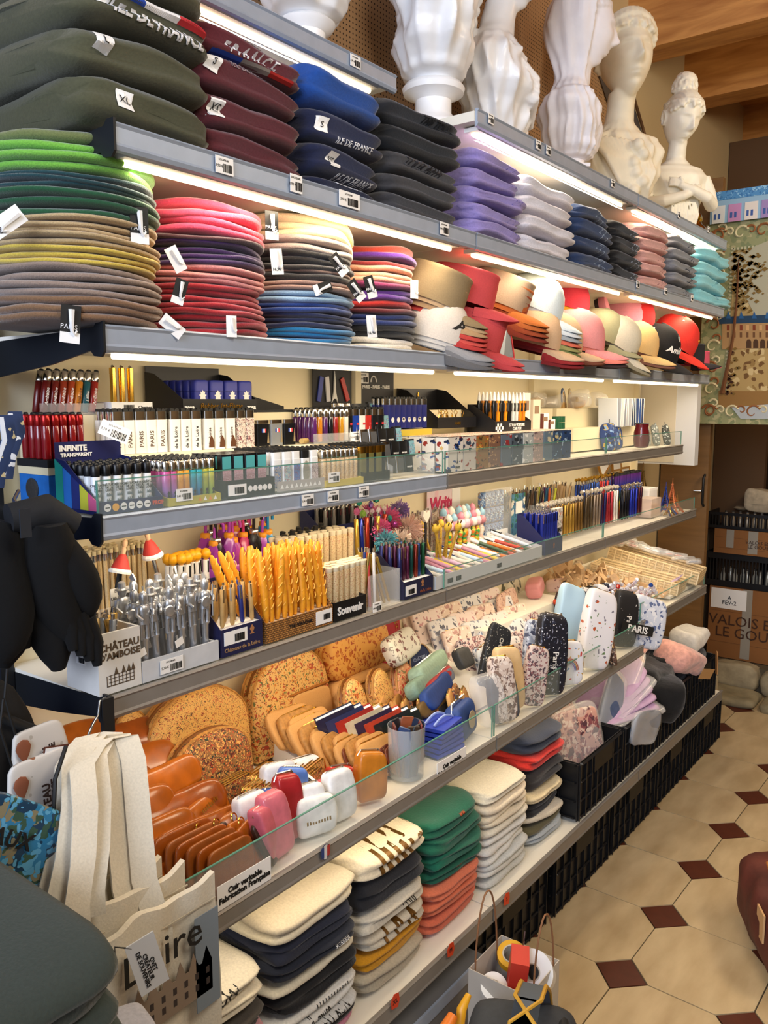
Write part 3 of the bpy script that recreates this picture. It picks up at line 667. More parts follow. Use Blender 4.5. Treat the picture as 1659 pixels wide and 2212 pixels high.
def ball(b, c, r, T=None, sz=1.):
 n = 10; prof = [(r*math.sin(PI*i/8), -r*math.cos(PI*i/8)*sz) for i in range(1, 8)]
 b.lathe(prof, n, (T if T is not None else Matrix()) @ Matrix.Translation(c))
def curl(b, T, c, r, t=.006, turns=1.3, ax=(1, 0, 0)):
 A = Vector(ax).to_track_quat('Z', 'Y').to_matrix().to_4x4(); q = Matrix.Translation(c) @ A
 pts = [T @ q @ Vector((r*(1-.6*u)*math.cos(u*turns*2*PI), r*(1-.6*u)*math.sin(u*turns*2*PI), .008*u)) for u in [i/14 for i in range(15)]]
 b.tube(pts, [t*(1-.3*i/14) for i in range(15)], 6)
def hair_into(b, T, style, s, rr):
 """waved hair strands from the brow back to the nape"""
 for k in range(17):
  a = -1.5+3.0*k/16; p0 = .40+.22*rr.random(); lf = .005*(k % 2)
  pts = []
  for i in range(13):
   u = i/12; ph = p0+u*(2.6-p0)   # from the brow over to the back
   w = .0075*math.sin(u*13+k*1.7)
   d = Vector((math.sin(a)*(1.02+w*4), -math.cos(ph)*1.05*(math.cos(a)*.6+.4), math.sin(ph)*.98*(math.cos(a)*.72+.28)))
   q = Vector((.078*d.x*(1-.15*u), (.099+lf)*d.y, .120*d.z+.002-.055*abs(math.sin(a))**2*u))
   pts.append(T @ (q*s*.965))
  b.tube(pts, [.0105*s*(1 if 0 < i < 12 else .55) for i in range(13)], 6)
 if style == 'bun':
  for k in range(16):
   a = 2*PI*k/16; c = Vector((.044*math.cos(a), .030+.042*math.sin(a), .125+.014*math.sin(k*2.1)))*s
   curl(b, T, c, .023*s, .0085*s, 1.2, (math.cos(a), math.sin(a), .3))
  for k in range(8):
   a = 2*PI*k/8; curl(b, T, Vector((.028*math.cos(a), .032+.028*math.sin(a), .168))*s, .022*s, .008*s, 1.2, (math.cos(a), math.sin(a), 1))
  ball(b, Vector((0, .032, .125))*s, .046*s, T)
  b.tube([T @ (Vector((.078*math.cos(q), .006-.096*math.sin(q), .058+.022*math.sin(q)))*s) for q in [2*PI*i/24 for i in range(24)]], .003*s, 6, closed=True)
 if style == 'crown':
  for k in range(15):
   a = -1.2+2.4*k/14; c = Vector((.083*math.sin(a), -.062*math.cos(a)-.012, .088*math.cos(a)*.75+.03))*s
   curl(b, T, c, .016*s, .0065*s, 1.1, (math.sin(a), -math.cos(a), .5))
  ball(b, Vector((0, .085, .04))*s, .042*s, T, .9)
  for sx in (-1, 1):
   for k in range(2): curl(b, T, Vector((sx*.072, .035, .012-.022*k))*s, .014*s, .006*s, 1.3, (sx, 0, .2))
 if style == 'braid':
  for k in range(11):
   ball(b, Vector((-.070+.006*k, .065+.004*k, -.03-.026*k))*s, .020*s, T, .8)
   ball(b, Vector((-.058+.006*k, .078+.004*k, -.042-.026*k))*s, .018*s, T, .8)
  ball(b, Vector((0, .09, .02))*s, .05*s, T)
  for k in range(9): curl(b, T, Vector((.08*math.sin(k*.7-2.8), -.045, .07))*s, .014*s, .006*s, 1.2)
def torso_into(b, T, sec, folds=8, amp=.006, seed=0, n=96, diag=0., mask=None):
 """loft of (z, cx, cy, rx, ry, fold) with drapery folds"""
 vs = []; off = Vector((seed*3.1, seed*1.7, 0))
 S2 = []
 for i in range(len(sec)-1):
  for t in (0, .25, .5, .75):
   p, q = sec[i], sec[i+1]; u = t*t*(3-2*t) if True else t
   S2.append([p[j]+(q[j]-p[j])*(t if j == 0 else u) for j in range(6)])
 S2.append(list(sec[-1]))
 for z, cx, cy, rx, ry, fo in S2:
  for i in range(n):
   a = 2*PI*i/n; q = amp*fo*(1.1-2.2*abs(math.sin(folds*.5*a+z*diag*.5+1.3*math.sin(a*2+z*9+seed)))**.7+.5*math.sin(folds*1.0*a-z*diag*1.3+seed))
   q += amp*1.6*fo*noise.noise(Vector((math.cos(a)*2, math.sin(a)*2, z*16))+off)
   vs.append(T @ Vector((cx+(rx+q)*math.cos(a), cy+(ry+q)*math.sin(a), z)))
 m = len(S2)
 fs = [(i+j*n, (i+1) % n+j*n, (i+1) % n+(j+1)*n, i+(j+1)*n) for j in range(m-1) for i in range(n)]
 fs += [tuple(range(n-1, -1, -1)), tuple(range((m-1)*n, m*n))]
 b.add(vs, fs)
def finish(b, name, m, parent, vox=.0042):
 me = bpy.data.meshes.new(name); me.from_pydata(b.v, [], b.f)
 bm = bmesh.new(); bm.from_mesh(me); bmesh.ops.recalc_face_normals(bm, faces=bm.faces); bm.to_mesh(me); bm.free()
 o = bpy.data.objects.new(name, me); COL.objects.link(o)
 md = o.modifiers.new('r', 'REMESH'); md.mode = 'VOXEL'; md.voxel_size = vox; md.use_smooth_shade = True
 s = o.modifiers.new('s', 'SMOOTH'); s.factor = .5; s.iterations = 1
 me2 = bpy.data.meshes.new_from_object(o.evaluated_get(bpy.context.evaluated_depsgraph_get()))
 o.modifiers.clear(); o.data = me2; me2.materials.clear(); me2.materials.append(m); me2.shade_smooth(); o.parent = parent; return o
P_COOL = mat('#f0f1f3', .38, 0, .15, 25, .03, coat=.2); P_MAT = mat('#eeebee', .7, 0, .1, 25, .03); P_WARM = mat('#e8dfc6', .55, 0, .12, 25, .05); P_CREAM = mat('#efebda', .45, 0, .12, 25, .04)
I4 = Matrix()
def hd(x, y, z, yaw=0., pitch=0., roll=0.): return Matrix.Translation((x, y, z)) @ Euler((pitch, roll, yaw), 'XYZ').to_matrix().to_4x4()
def yaw_to(dx, dy): return math.atan2(dx, -dy)      # turn -y to (dx, dy)
# 5: slender bust with piled curls, arms folded (the farthest)
def bust_arms():
 p = at(1448, 452, 'x', -.06); r = thing('bust', 'cream plaster bust of a woman with piled curls and folded arms', 'bust', (p.x, 3.44, ZA2), yaw_to(.74, -.67))
 b = MB(); s = .88
 torso_into(b, I4, [(.0, 0, 0, .085, .065, .3), (.05, 0, 0, .095, .07, 1), (.12, 0, 0, .105, .075, 1), (.17, 0, 0, .115, .075, .9), (.215, 0, 0, .135, .068, .3), (.245, 0, .002, .115, .055, .05), (.262, 0, .005, .06, .045, 0), (.285, 0, .004, .037, .038, 0), (.32, 0, -.004, .034, .036, 0), (.345, 0, -.01, .034, .036, 0)], 9, .005, 5, diag=30)
 for sx in (-1, 1):   # arms: shoulder, elbow, wrist, hand over the breast
  b.tube([(sx*.118, 0, .215), (sx*.138, -.012, .16), (sx*.135, -.045, .105), (sx*.09, -.085, .115+.01*sx), (sx*.02, -.10, .135+.012*sx), (-sx*.03, -.092, .155+.012*sx)], [.030, .029, .026, .023, .018, .013], 12)
  for k in range(4): b.tube([(-sx*.028, -.095, .158+.012*sx+.007*(k-1.5)), (-sx*.05, -.088, .166+.012*sx+.009*(k-1.5)), (-sx*.068, -.078, .168+.012*sx+.010*(k-1.5))], [.0055, .005, .004], 6)
  b.tube([(-sx*.02, -.10, .165+.012*sx), (-sx*.035, -.098, .182+.012*sx)], [.006, .005], 6)
 for k in range(9): b.tube([(-.05+.012*k, -.075, .11), (-.055+.014*k, -.082, .06), (-.05+.012*k, -.07, .0)], [.004, .006, .006], 6)
 T = hd(.0, -.022, .43, .15, .30, .06); head_into(b, T, s=s); hair_into(b, T, 'bun', s, R)
 finish(b, 'figure', P_CREAM, r, .0038)
bust_arms()
# 4: large woman looking up, hair knotted behind
def bust_large():
 r = thing('bust', 'ivory plaster bust of a woman with waved hair looking out', 'bust', (-.09, 2.93, ZA2), yaw_to(.70, -.71))
 b = MB(); s = 1.17
 torso_into(b, I4, [(.0, 0, 0, .06, .055, 0), (.02, 0, 0, .075, .06, .2), (.07, 0, 0, .125, .08, .6), (.14, 0, 0, .155, .09, 1), (.20, 0, .002, .165, .085, 1), (.245, 0, .006, .14, .07, .7), (.27, 0, .006, .075, .058, .2), (.30, 0, .002, .050, .050, 0), (.35, 0, -.008, .046, .047, 0), (.39, 0, -.02, .047, .048, 0)], 14, .008, 2, diag=24)
 for k in range(13):
  a = k/12; b.tube([(-.13+.20*a, -.055-.03*math.sin(a*3), .24-.03*a), (-.10+.17*a+.02, -.10, .16-.05*a), (-.03+.1*a, -.10, .08-.02*a), (.0+.08*a, -.075, .03)], [.007, .011, .009, .005], 7)
 for k in range(6): ball(b, Vector((.03+.02*math.sin(k*2), -.10, .20-.03*k)), .022)
 T = hd(.0, -.03, .50, .05, -.08, -.08); head_into(b, T, s=s); hair_into(b, T, 'crown', s, R)
 finish(b, 'figure', P_WARM, r, .0045)
bust_large()
# 3: veiled woman in profile
def bust_veil():
 r = thing('bust', 'matt white plaster bust of a veiled woman in profile', 'bust', (-.085, 2.545, ZA2), yaw_to(.80, .60))
 b = MB(); s = .98
 torso_into(b, I4, [(.085, 0, .0, .04, .045, 0), (.095, 0, 0, .07, .065, .6), (.12, 0, 0, .10, .08, 1), (.18, 0, 0, .125, .09, 1), (.235, 0, .01, .145, .095, 1), (.27, 0, .015, .13, .08, .8), (.295, 0, .012, .075, .06, .4), (.33, 0, .0, .047, .052, .1), (.40, 0, -.01, .044, .047, 0)], 16, .007, 3, diag=12)
 T = hd(0, -.03, .475, .0, .05, 0); head_into(b, T, s=s)
 # veil: shell over the back of the head falling to the shoulders
 vs = []; n = 30; prof = [(.135, .015, .02), (.13, .055, .05), (.10, .088, .085), (.06, .098, .112), (.0, .094, .126), (-.05, .076, .112), (-.10, .052, .088), (-.145, .044, .072), (-.19, .056, .080), (-.23, .075, .095)]
 for z, rx, ry in prof:
  for i in range(n):
   a = -.22+(PI+.44)*i/(n-1); q = .003*math.sin(a*13+z*20)+.004*math.sin(a*7-z*25)
   vs.append(T @ Vector(((rx+q)*math.cos(a), (ry+q)*math.sin(a)*.95+.010, z)))
 m = len(prof)
 vi = [v+(T @ Vector((0, 0, -.02))-v).normalized()*.012 for v in vs]
 fs = [(j*n+i, j*n+i+1, (j+1)*n+i+1, (j+1)*n+i) for j in range(m-1) for i in range(n-1)]
 K = n*m; f2 = [tuple(x+K for x in reversed(f)) for f in fs]
 edge = [j*n for j in range(m)]+[(m-1)*n+i for i in range(1, n)]+[j*n+n-1 for j in range(m-2, -1, -1)]+[i for i in range(n-2, 0, -1)]
 f3 = [(edge[i], edge[(i+1) % len(edge)], edge[(i+1) % len(edge)]+K, edge[i]+K) for i in range(len(edge))]
 b.add(vs+vi, fs+f2+f3)
 for k in range(14):
  a = k/13; curl(b, T, Vector((.07*math.sin(-1.5+3*a), -.070*math.cos(-1.5+3*a), .075-.06*abs(a-.5))), .012, .0055, 1.2, (math.sin(-1.5+3*a), -1, .3))
 finish(b, 'figure', P_MAT, r, .0045)
 q = MB(); q.box(-.055, .055, -.055, .055, 0, .02).box(-.045, .045, -.045, .045, .02, .06).box(-.05, .05, -.05, .05, .06, .07).lathe([(.045, .07), (.04, .08), (.044, .09)], 20)
 q.obj('pedestal', P_MAT, r)
bust_veil()
# 2: glossy woman with a braid and knotted drapery
def bust_braid():
 r = thing('bust', 'glossy white bust of a woman with a long braid and knotted drapery', 'bust', (-.12, 2.13, ZA2), yaw_to(.85, .50))
 b = MB(); s = 1.0
 torso_into(b, I4, [(.0, 0, .0, .055, .05, 0), (.05, 0, 0, .09, .07, .5), (.11, 0, 0, .14, .09, 1), (.18, 0, .0, .195, .10, 1.2), (.24, 0, .01, .20, .09, 1), (.29, 0, .01, .14, .07, .4), (.325, 0, .008, .07, .055, 0), (.36, 0, 0, .047, .048, 0), (.42, 0, -.012, .044, .046, 0)], 14, .009, 7, diag=34)
 for k in range(12):
  a = k/11; b.tube([(-.15+.05*a, -.03, .26-.1*a), (-.06, -.10-.01*math.sin(k*2), .20-.06*a), (.06, -.10, .17-.06*a), (.14, -.03, .25-.14*a)], [.007, .010, .010, .006], 7)
 for k in range(6): b.tube([(.12, -.07, .18), (.15+.01*k, -.09, .12-.01*k), (.12+.015*k, -.07, .05)], [.012, .010, .004], 7)
 T = hd(0, -.03, .505, .0, .10, 0); head_into(b, T, s=s); hair_into(b, T, 'braid', s, R)
 finish(b, 'figure', P_COOL, r, .0048)
bust_braid()
# 1: caped bust on a turned socle (between the two shelves)
def bust_cape():
 r = thing('bust', 'white bust in a wide cape on a turned socle', 'bust', (-.115, 1.815, ZA2), yaw_to(.8, .6))
 b = MB()
 torso_into(b, I4, [(.115, 0, 0, .05, .05, 0), (.135, 0, 0, .10, .08, .3), (.20, 0, 0, .15, .10, 1), (.28, 0, 0, .185, .10, 1.2), (.36, 0, 0, .19, .10, 1), (.42, 0, .01, .15, .09, .6), (.46, 0, .01, .08, .06, 0), (.53, 0, 0, .05, .05, 0)], 12, .009, 1, diag=14)
 T = hd(0, -.02, .63, 0, 0, 0); head_into(b, T); hair_into(b, T, 'crown', 1., R)
 finish(b, 'figure', P_COOL, r, .005)
 q = MB(); q.lathe([(.085, 0), (.085, .012), (.075, .020), (.055, .032), (.045, .045), (.045, .075), (.058, .085), (.075, .092), (.078, .104), (.070, .114), (.045, .120)], 32)
 q.obj('socle', P_COOL, r, True)
bust_cape()
# 0: bust on the upper left shelf, only its foot is in the picture
def bust_near():
 r = thing('bust', 'white antique style bust on a round socle, on the upper left shelf', 'bust', (-.175, 1.415, ZA), yaw_to(.9, .2))
 b = MB()
 torso_into(b, I4, [(.075, 0, 0, .05, .05, 0), (.085, 0, 0, .10, .075, .5), (.11, 0, 0, .13, .085, 1), (.2, 0, 0, .17, .095, 1), (.27, 0, 0, .15, .08, .7), (.31, 0, 0, .07, .06, 0), (.37, 0, 0, .05, .05, 0)], 6, .010, 4, diag=12)
 T = hd(0, -.02, .47, 0, 0, 0); head_into(b, T); hair_into(b, T, 'crown', 1., R)
 finish(b, 'figure', P_COOL, r, .005)
 q = MB(); q.lathe([(.075, 0), (.075, .012), (.055, .022), (.042, .032), (.042, .048), (.058, .056), (.064, .066), (.05, .076)], 28)
 q.obj('socle', P_COOL, r, True)
bust_near()
# gilt ornament at the end of the shelf
r = thing('ornament', 'shiny gilt bell shaped ornament at the far end of the top shelf', 'ornament', (-.06, 3.66, ZA2))
q = MB(); q.lathe([(.060, 0), (.066, .008), (.062, .02), (.068, .035), (.060, .055), (.045, .068), (.040, .078), (.046, .088), (.040, .108), (.024, .122), (.010, .128), (.008, .138), (.012, .145), (.004, .156)], 32); q.obj('body', M['gold'], r, True)
# ------------------------------------------------------------------ lighter shelf
def ob(name, me, parent=None, loc=(0, 0, 0), rot=None, scale=None):
 o = bpy.data.objects.new(name, me); COL.objects.link(o); o.parent = parent; o.location = loc
 if rot is not None: o.rotation_euler = rot
 if scale is not None: o.scale = scale if isinstance(scale, tuple) else (scale,)*3
 return o
def inst(name, label, cat, group, loc, rot, parts, scale=None):
 """a thing made of shared part meshes: (part, mesh, offset[, rotation])"""
 if len(parts) == 1 and not scale:
  o = ob(name, parts[0][1], None, loc, rot); return tag(o, label, cat, group)
 r = thing(name, label, cat, loc, 0, group, rot if rot is not None else (0, 0, 0))
 if scale: r.scale = (scale,)*3
 for p in parts: ob(p[0], p[1], r, p[2] if len(p) > 2 else (0, 0, 0), p[3] if len(p) > 3 else None)
 return r
def rbox(w, d, h, r=.003, n=4, top=0.):
 """upright box with rounded vertical edges: w along y, d along x, base at z=0"""
 pts = []
 for cx_, cy_, a0 in ((d/2-r, w/2-r, 0), (-d/2+r, w/2-r, PI/2), (-d/2+r, -w/2+r, PI), (d/2-r, -w/2+r, 3*PI/2)):
  for i in range(n+1):
   a = a0+PI/2*i/n; pts.append((cx_+r*math.cos(a), cy_+r*math.sin(a)))
 b = MB(); m = len(pts); lev = [(1, 0), (1, h)] if not top else [(1, 0), (1, h-top), (.92, h-top*.3), (.75, h)]
 vs = [(x*s, y*s, z) for s, z in lev for x, y in pts]
 b.add(vs, [(j*m+i, j*m+(i+1) % m, (j+1)*m+(i+1) % m, (j+1)*m+i) for j in range(len(lev)-1) for i in range(m)]+[tuple(range(m-1, -1, -1)), tuple(range((len(lev)-1)*m, len(lev)*m))])
 return b
_lt = {}
def plast(c, r=.3): return mat(c, r)
def lighter_parts(kind, body, top=None):
 key = (kind, body.name, top.name if top else '')
 if key in _lt: return _lt[key]
 top = top or M['chrome']; P = []
 if kind == 'round':
  P.append(('body', MB().lathe([(.0066, 0), (.0072, .001), (.0072, .054), (.0066, .055)], 12).mesh('body', body, True), (0, 0, 0)))
  P.append(('hood', MB().lathe([(.0070, 0), (.0073, .001), (.0073, .016), (.0060, .018)], 12).mesh('hood', top, True), (0, 0, .055)))
  w = MB().lathe([(.0032, -.003), (.0036, -.002), (.0036, .002), (.0032, .003)], 10, Matrix.Rotation(PI/2, 4, 'X')); P.append(('wheel', w.mesh('wheel', M['dark_metal'], True), (.0025, 0, .0735)))
 else:
  P.append(('body', rbox(.0235, .0115, .060, .004).mesh('body', body, True), (0, 0, 0)))
  P.append(('hood', rbox(.0225, .0105, .015, .004).mesh('hood', top, True), (0, 0, .060)))
  b = MB().box(-.004, .004, -.0105, -.001, 0, .0055); b.prism([(-.001, 0), (.010, 0), (.010, .0045), (.003, .0065)], -.0035, .0035, 'x')
  P.append(('thumb_button', b.mesh('thumb_button', M['ink']), (0, 0, .0745)))
 _lt[key] = P; return P
REST = []
def grid(name, cat, group, label, parts, y, x, z, ny, nx, jit=.0006, tilt=0., ry=0., extra=None, rnd=0., keep=4):
 """ny columns along the shelf, nx rows from the front backwards; parts may be a list per column"""
 out = []
 for i in range(ny):
  for j in range(nx):
   py = y[0]+(y[1]-y[0])*((i+.5)/ny); px = x[0]+(x[1]-x[0])*((j+.5)/nx)
   p = parts[i % len(parts)] if isinstance(parts[0], list) else parts
   lb = label[i % len(label)] if isinstance(label, list) else label
   gr = group[i % len(group)] if isinstance(group, list) else group
   q = list(p)
   if extra and j == 0: q = q+(extra[i % len(extra)] if isinstance(extra[0], list) else extra)
   lo, ro = (px+R.uniform(-jit, jit), py+R.uniform(-jit, jit), z), (tilt+R.uniform(-rnd, rnd), ry+R.uniform(-rnd, rnd), R.uniform(-.05, .05))
   if name == 'lighter' and j >= keep: REST.append((Matrix.Translation(lo) @ Euler(ro).to_matrix().to_4x4(), q))
   else: out.append(inst(name, lb, cat, gr, lo, ro, q))
 return out
def carton(name, label, y0, y1, x0, x1, z, hf, hb, m, inside=None, back=0., cat='box', t=.0012, base=None):
 """open display carton: low front strip, sloping sides, tall back card"""
 r = thing(name, label, cat, (x1, (y0+y1)/2, z)); w = (y1-y0)/2; d = x1-x0
 MB().box(-t, 0, -w, w, 0, hf).obj('front_strip', m, r)
 for s in (-1, 1):
  MB().prism([(-t, 0), (-t, hf), (-d*.75, hb*.95), (-d, hb), (-d, 0)], s*w-(t if s > 0 else 0), s*w+(t if s < 0 else 0), 'y').obj('side_panel', m, r)
 MB().box(-d, -d+t, -w+t, w-t, 0, hb+back).obj('back_card', m, r)
 MB().box(-d+t, -t, -w+t, w-t, 0, .002 if base is None else base).obj('bottom', inside or M['paper'], r)
 return r
def tx(r, s, size, m, x, y, z, f='x', **k): return lettering(s, size, m, (x, y, z), RX if f == 'x' else RY, r, **k)
# stepped riser
for a, b, nme in ((.782, 1.70, 'near'), (1.74, 2.70, 'middle'), (2.73, 3.45, 'far')):
 st = thing('display_riser', 'low white two step riser at the back of the %s lighter shelf' % nme, 'riser', (0, 0, ZD))
 MB().box(-.20, -.135, a, b, 0, .082).obj('lower_step', M['cream'], st); MB().box(-.292, -.201, a, b, 0, .152).obj('upper_step', M['cream'], st)
Z1, Z2 = ZD+.0825, ZD+.1525
# a: blue box with red lighters (near end, behind)
r = thing('carton', 'bright blue open carton with a round metal coin on its side', 'box', (-.19, .765, ZD))
bl = mat('#1f63ad', .5, 0, .1, 60, .1)
MB().box(-.045, .045, -.018, .058, 0, .055).obj('side_wall', bl, r); MB().box(-.046, .046, -.019, .059, .055, .068).obj('torn_rim', mat('#cfc3a0', .8), r); MB().box(-.047, .047, -.02, .06, .068, .080).obj('dark_inside', M['ink'], r)
MB().lathe([(.017, -.001), (.0185, 0), (.0185, .0015), (.015, .002)], 28, Matrix.Translation((-.005, -.0185, .03)) @ Matrix.Rotation(PI/2, 4, 'X')).obj('coin', mat('#6b675e', .35, .8, .5, 150), r, True)
red = lighter_parts('round', mat('#7c1013', .15, coat=.4), mat('#9c1512', .25, .6))
TR = text_mesh('Châteaux\nde la Loire', .006, mat('#caa98c'), .0002); trp = [('print', TR, (.0078, 0, .026), Euler((0, -PI/2, 0)))]
grid('lighter', 'lighter', 'red lighters in the blue carton', 'clear dark red round lighter standing in the blue carton', red, (.748, .825), (-.150, -.232), ZD+.081, 5, 4)
# b: navy carton of white lighters
nb = carton('carton', 'striped carton of white lighters with a navy INFINITE TRANSPARENT back card', .748, .872, -.125, -.012, ZD, .020, .085, mat('#1b2052', .4))
for k, c in enumerate(('#1f8f7f', '#2b6fc0', '#27306e', '#c3c23a', '#c65a83')):
 a0, a1 = -.113+.0225*k, -.113+.0225*(k+1); h = lambda x: .083-(x+.113)/.113*.062
 MB().prism([(a0, .006), (a1-.0006, .006), (a1-.0006, h(a1)), (a0, h(a0))], -.0632, -.0621, 'y').obj('stripe', mat(c, .4), nb)
tx(nb, 'INFINITE', .013, M['white'], -.111, -.03, .099, bold=.0006); tx(nb, 'TRANSPARENT', .0085, M['white'], -.111, -.024, .088, bold=.0003)
MB().box(-.113, -.1118, -.062, .062, .085, .11).obj('back_flap', mat('#1b2052', .4), nb)
for k in range(6): MB().lathe([(.0062, 0), (.0062, .0006)], 14, Matrix.Translation((.0003, -.045+.015*k, .010)) @ Matrix.Rotation(PI/2, 4, 'Y')).obj('round_symbol' if k != 1 else 'warning_symbol', M['white'] if k != 1 else mat('#e5a52a'), nb)
for k in range(6):
 if k != 1: MB().box(.0009, .0012, -.045+.015*k-.004, -.045+.015*k+.004, .0092, .0108, Matrix.Rotation(.0, 4, 'X')).obj('symbol_bar', M['ink'], nb)
tx(nb, 'PROF', .009, mat('#c8442f'), .001, .051, .010, bold=.0004)
wl = lighter_parts('round', mat('#dfe3e6', .3), mat('#0d0d0f', .35))
LO = [('print', text_mesh('CHÂTEAUX\nDE LA\nLOIRE', .0052, M['ink'], .0002, bold=.0001), (.0074, 0, .037), RX), ('castle_print', None, (.0074, 0, .016), RX)]
cs = MB()
for k in range(3):
 y = -.009+.009*k; cs.box(-.005, .005, y, y+.003, 0, .0002)
 for q in (-.0045, -.001, .003): cs.box(q, q+.0014, y+.003, y+.0052, 0, .0002)
LO[1] = ('castle_print', cs.mesh('castle_print', mat('#5d6a70')), (.0074, 0, .014), RX)
grid('lighter', 'lighter', 'white lighters with black caps in the striped carton', 'white round lighter with a black cap in the striped carton', wl, (.752, .868), (-.026, -.120), ZD+.003, 6, 5, extra=LO)
# c: multicolour lighters
yc = carton('carton', 'low yellow carton of gradient coloured lighters', .884, .998, -.150, -.012, ZD, .014, .03, mat('#b5a83a', .5))
for k in range(4): MB().prism([(-.004, 0), (.004, 0), (0, .007)], 0, .0004, 'x', Matrix.Translation((.0002, .01+k*.0115, .004))).obj('warning_symbol', mat('#d9882c') if k % 2 == 0 else M['white'], yc)
cl = [('#b3528f', 'pink'), ('#c9812c', 'orange'), ('#1d6f92', 'blue'), ('#6f8f34', 'green')]
def two(c1, c2):
 key = ('two', c1, c2)
 if key in _m: return _m[key]
 m = bpy.data.materials.new('two_%d' % len(_m)); m.use_nodes = True; _m[key] = m; nt = m.node_tree; b = nt.nodes['Principled BSDF']; b.inputs['Roughness'].default_value = .25
 tc = nt.nodes.new('ShaderNodeTexCoord'); s = nt.nodes.new('ShaderNodeSeparateXYZ'); rp = nt.nodes.new('ShaderNodeValToRGB'); mr = nt.nodes.new('ShaderNodeMapRange'); mr.inputs[2].default_value = .055
 nt.links.new(tc.outputs['Object'], s.inputs[0]); nt.links.new(s.outputs[2], mr.inputs[0]); nt.links.new(mr.outputs[0], rp.inputs[0]); rp.color_ramp.elements[0].color = lin(c1); rp.color_ramp.elements[1].color = lin(c2); nt.links.new(rp.outputs[0], b.inputs['Base Color']); return m
gm = [two('#4a63a8', '#c4508f'), two('#a05a20', '#dba035'), two('#243a8c', '#2aa0a8'), two('#5f8a3c', '#b9b43c')]
ctr = []; cla = []; cgr = []
ex = []
lisp = ('lis_print', text_mesh('⚜', .01, M['ink'], .0002), (0, 0, 0))
bp = MB(); bp.prism([(-.003, -.004), (.003, -.004), (.001, 0), (.003, .003), (0, .007), (-.003, .003), (-.001, 0)], 0, .0002)
bpm = bp.mesh('lis_print', M['ink'])
for k in range(8):
 ctr.append(lighter_parts('round', gm[k//2])); cla.append('%s gradient lighter with a metal hood in the yellow carton' % cl[k//2][1]); cgr.append('%s gradient lighters in the yellow carton' % cl[k//2][1]); ex.append([('lis_print', bpm, (.0074, 0, .015), RX)])
grid('lighter', 'lighter', cgr, cla, ctr, (.886, .997), (-.022, -.146), ZD+.003, 8, 8, extra=ex, keep=3)
price_label((-.0095, .915, ZD+.018), RX, .034, .021, 'white barcode price label on the yellow carton', '3,40 €')
price_label((-.10, .845, ZD+.125), Euler((PI/2-.2, .42, PI/2-.5)), .05, .026, 'tilted white price label above the striped carton', '3,70 €')
# d: teal topped square lighters
bt = carton('carton', 'black tray of teal topped square lighters', 1.008, 1.132, -.118, -.010, ZD, .034, .040, mat('#1b1b1d', .35))
MB().box(.0002, .001, -.056, -.012, .006, .026).obj('label', M['paper'], bt); ob('barcode', bars_mesh(.022, .012, 1), bt, (.0012, -.030, .015), RX)
for k in range(5): MB().lathe([(.0055, 0), (.0055, .0006)], 12, Matrix.Translation((.0004, -.002+.0125*k, .016)) @ Matrix.Rotation(PI/2, 4, 'Y')).obj('round_symbol', M['white'], bt)
sq = [('case', rbox(.026, .013, .062, .003).mesh('case', mat('#17181a', .25), True), (0, 0, 0)), ('teal_panel', MB().box(.0064, .0070, -.0105, .0105, .036, .058).mesh('teal_panel', mat('#55a9ae', .25)), (0, 0, 0)), ('picture_panel', MB().box(.0064, .0070, -.0105, .0105, .006, .034).mesh('picture_panel', spots('#b48a96', ['#6e4a56', '#d9c7cf'], 180, .3, .3)), (0, 0, 0))]
grid('lighter', 'lighter', 'square lighters with a teal and picture front', 'black square lighter with teal and castle picture front', sq, (1.012, 1.130), (-.024, -.112), ZD+.018, 4, 5, jit=.001)
# e: white picture lighters
wcart = thing('tray', 'clear tray of white picture lighters', 'tray', (0, 1.208, ZD)); MB().box(-.15, -.011, -.068, .068, 0, .003).obj('bottom', M['clear'], wcart); MB().box(-.012, -.011, -.068, .068, .003, .022).obj('front_wall', mat('#bfb9b4', .3, alpha=.8), wcart)
for k in range(9): MB().prism([(-.0045, 0), (.0045, 0), (0, .008)], 0, .0004, 'x', Matrix.Translation((-.0108, -.055+k*.0135, .008))).obj('warning_symbol', M['white'], wcart)
pics = [(['#27407c', '#d5b07a'], '#7f95bd', 'blue sky'), (['#b84a50', '#d7d3c0'], '#8faec0', 'castle'), (['#6a87c8', '#8a3d50'], '#4d6fb0', 'window'), (['#7b7a70', '#4e4d48'], '#9d9b90', 'oval stone'), (['#a88f96', '#6e5a62'], '#cbbfc2', 'grey pink')]
pp = []; pl = []; pg = []
for c, bs, nm in pics:
 q = list(lighter_parts('flat', mat('#e9ebee', .3), mat('#f0f1f3', .25) if nm != 'oval stone' else mat('#18181a', .4)))
 if nm == 'oval stone': pm_ = MB().lathe([(.010, 0), (.009, .0006)], 20, Matrix.Translation((.0058, 0, .032)) @ Matrix.Rotation(PI/2, 4, 'Y') @ Matrix.Scale(2.3, 4, (1, 0, 0))).mesh('picture', spots(bs, c, 200, .3, .4))
 else: pm_ = MB().box(.0057, .0062, -.0095, .0095, .006, .050).mesh('picture', spots(bs, c, 130, .35, .3))
 pp.append(q+[('picture', pm_)]); pl.append('white lighter with a %s picture in the clear tray' % nm); pg.append('white %s picture lighters' % nm)
grid('lighter', 'lighter', pg, pl, pp, (1.142, 1.276), (-.022, -.145), ZD+.003, 5, 8, keep=3, jit=.0005)
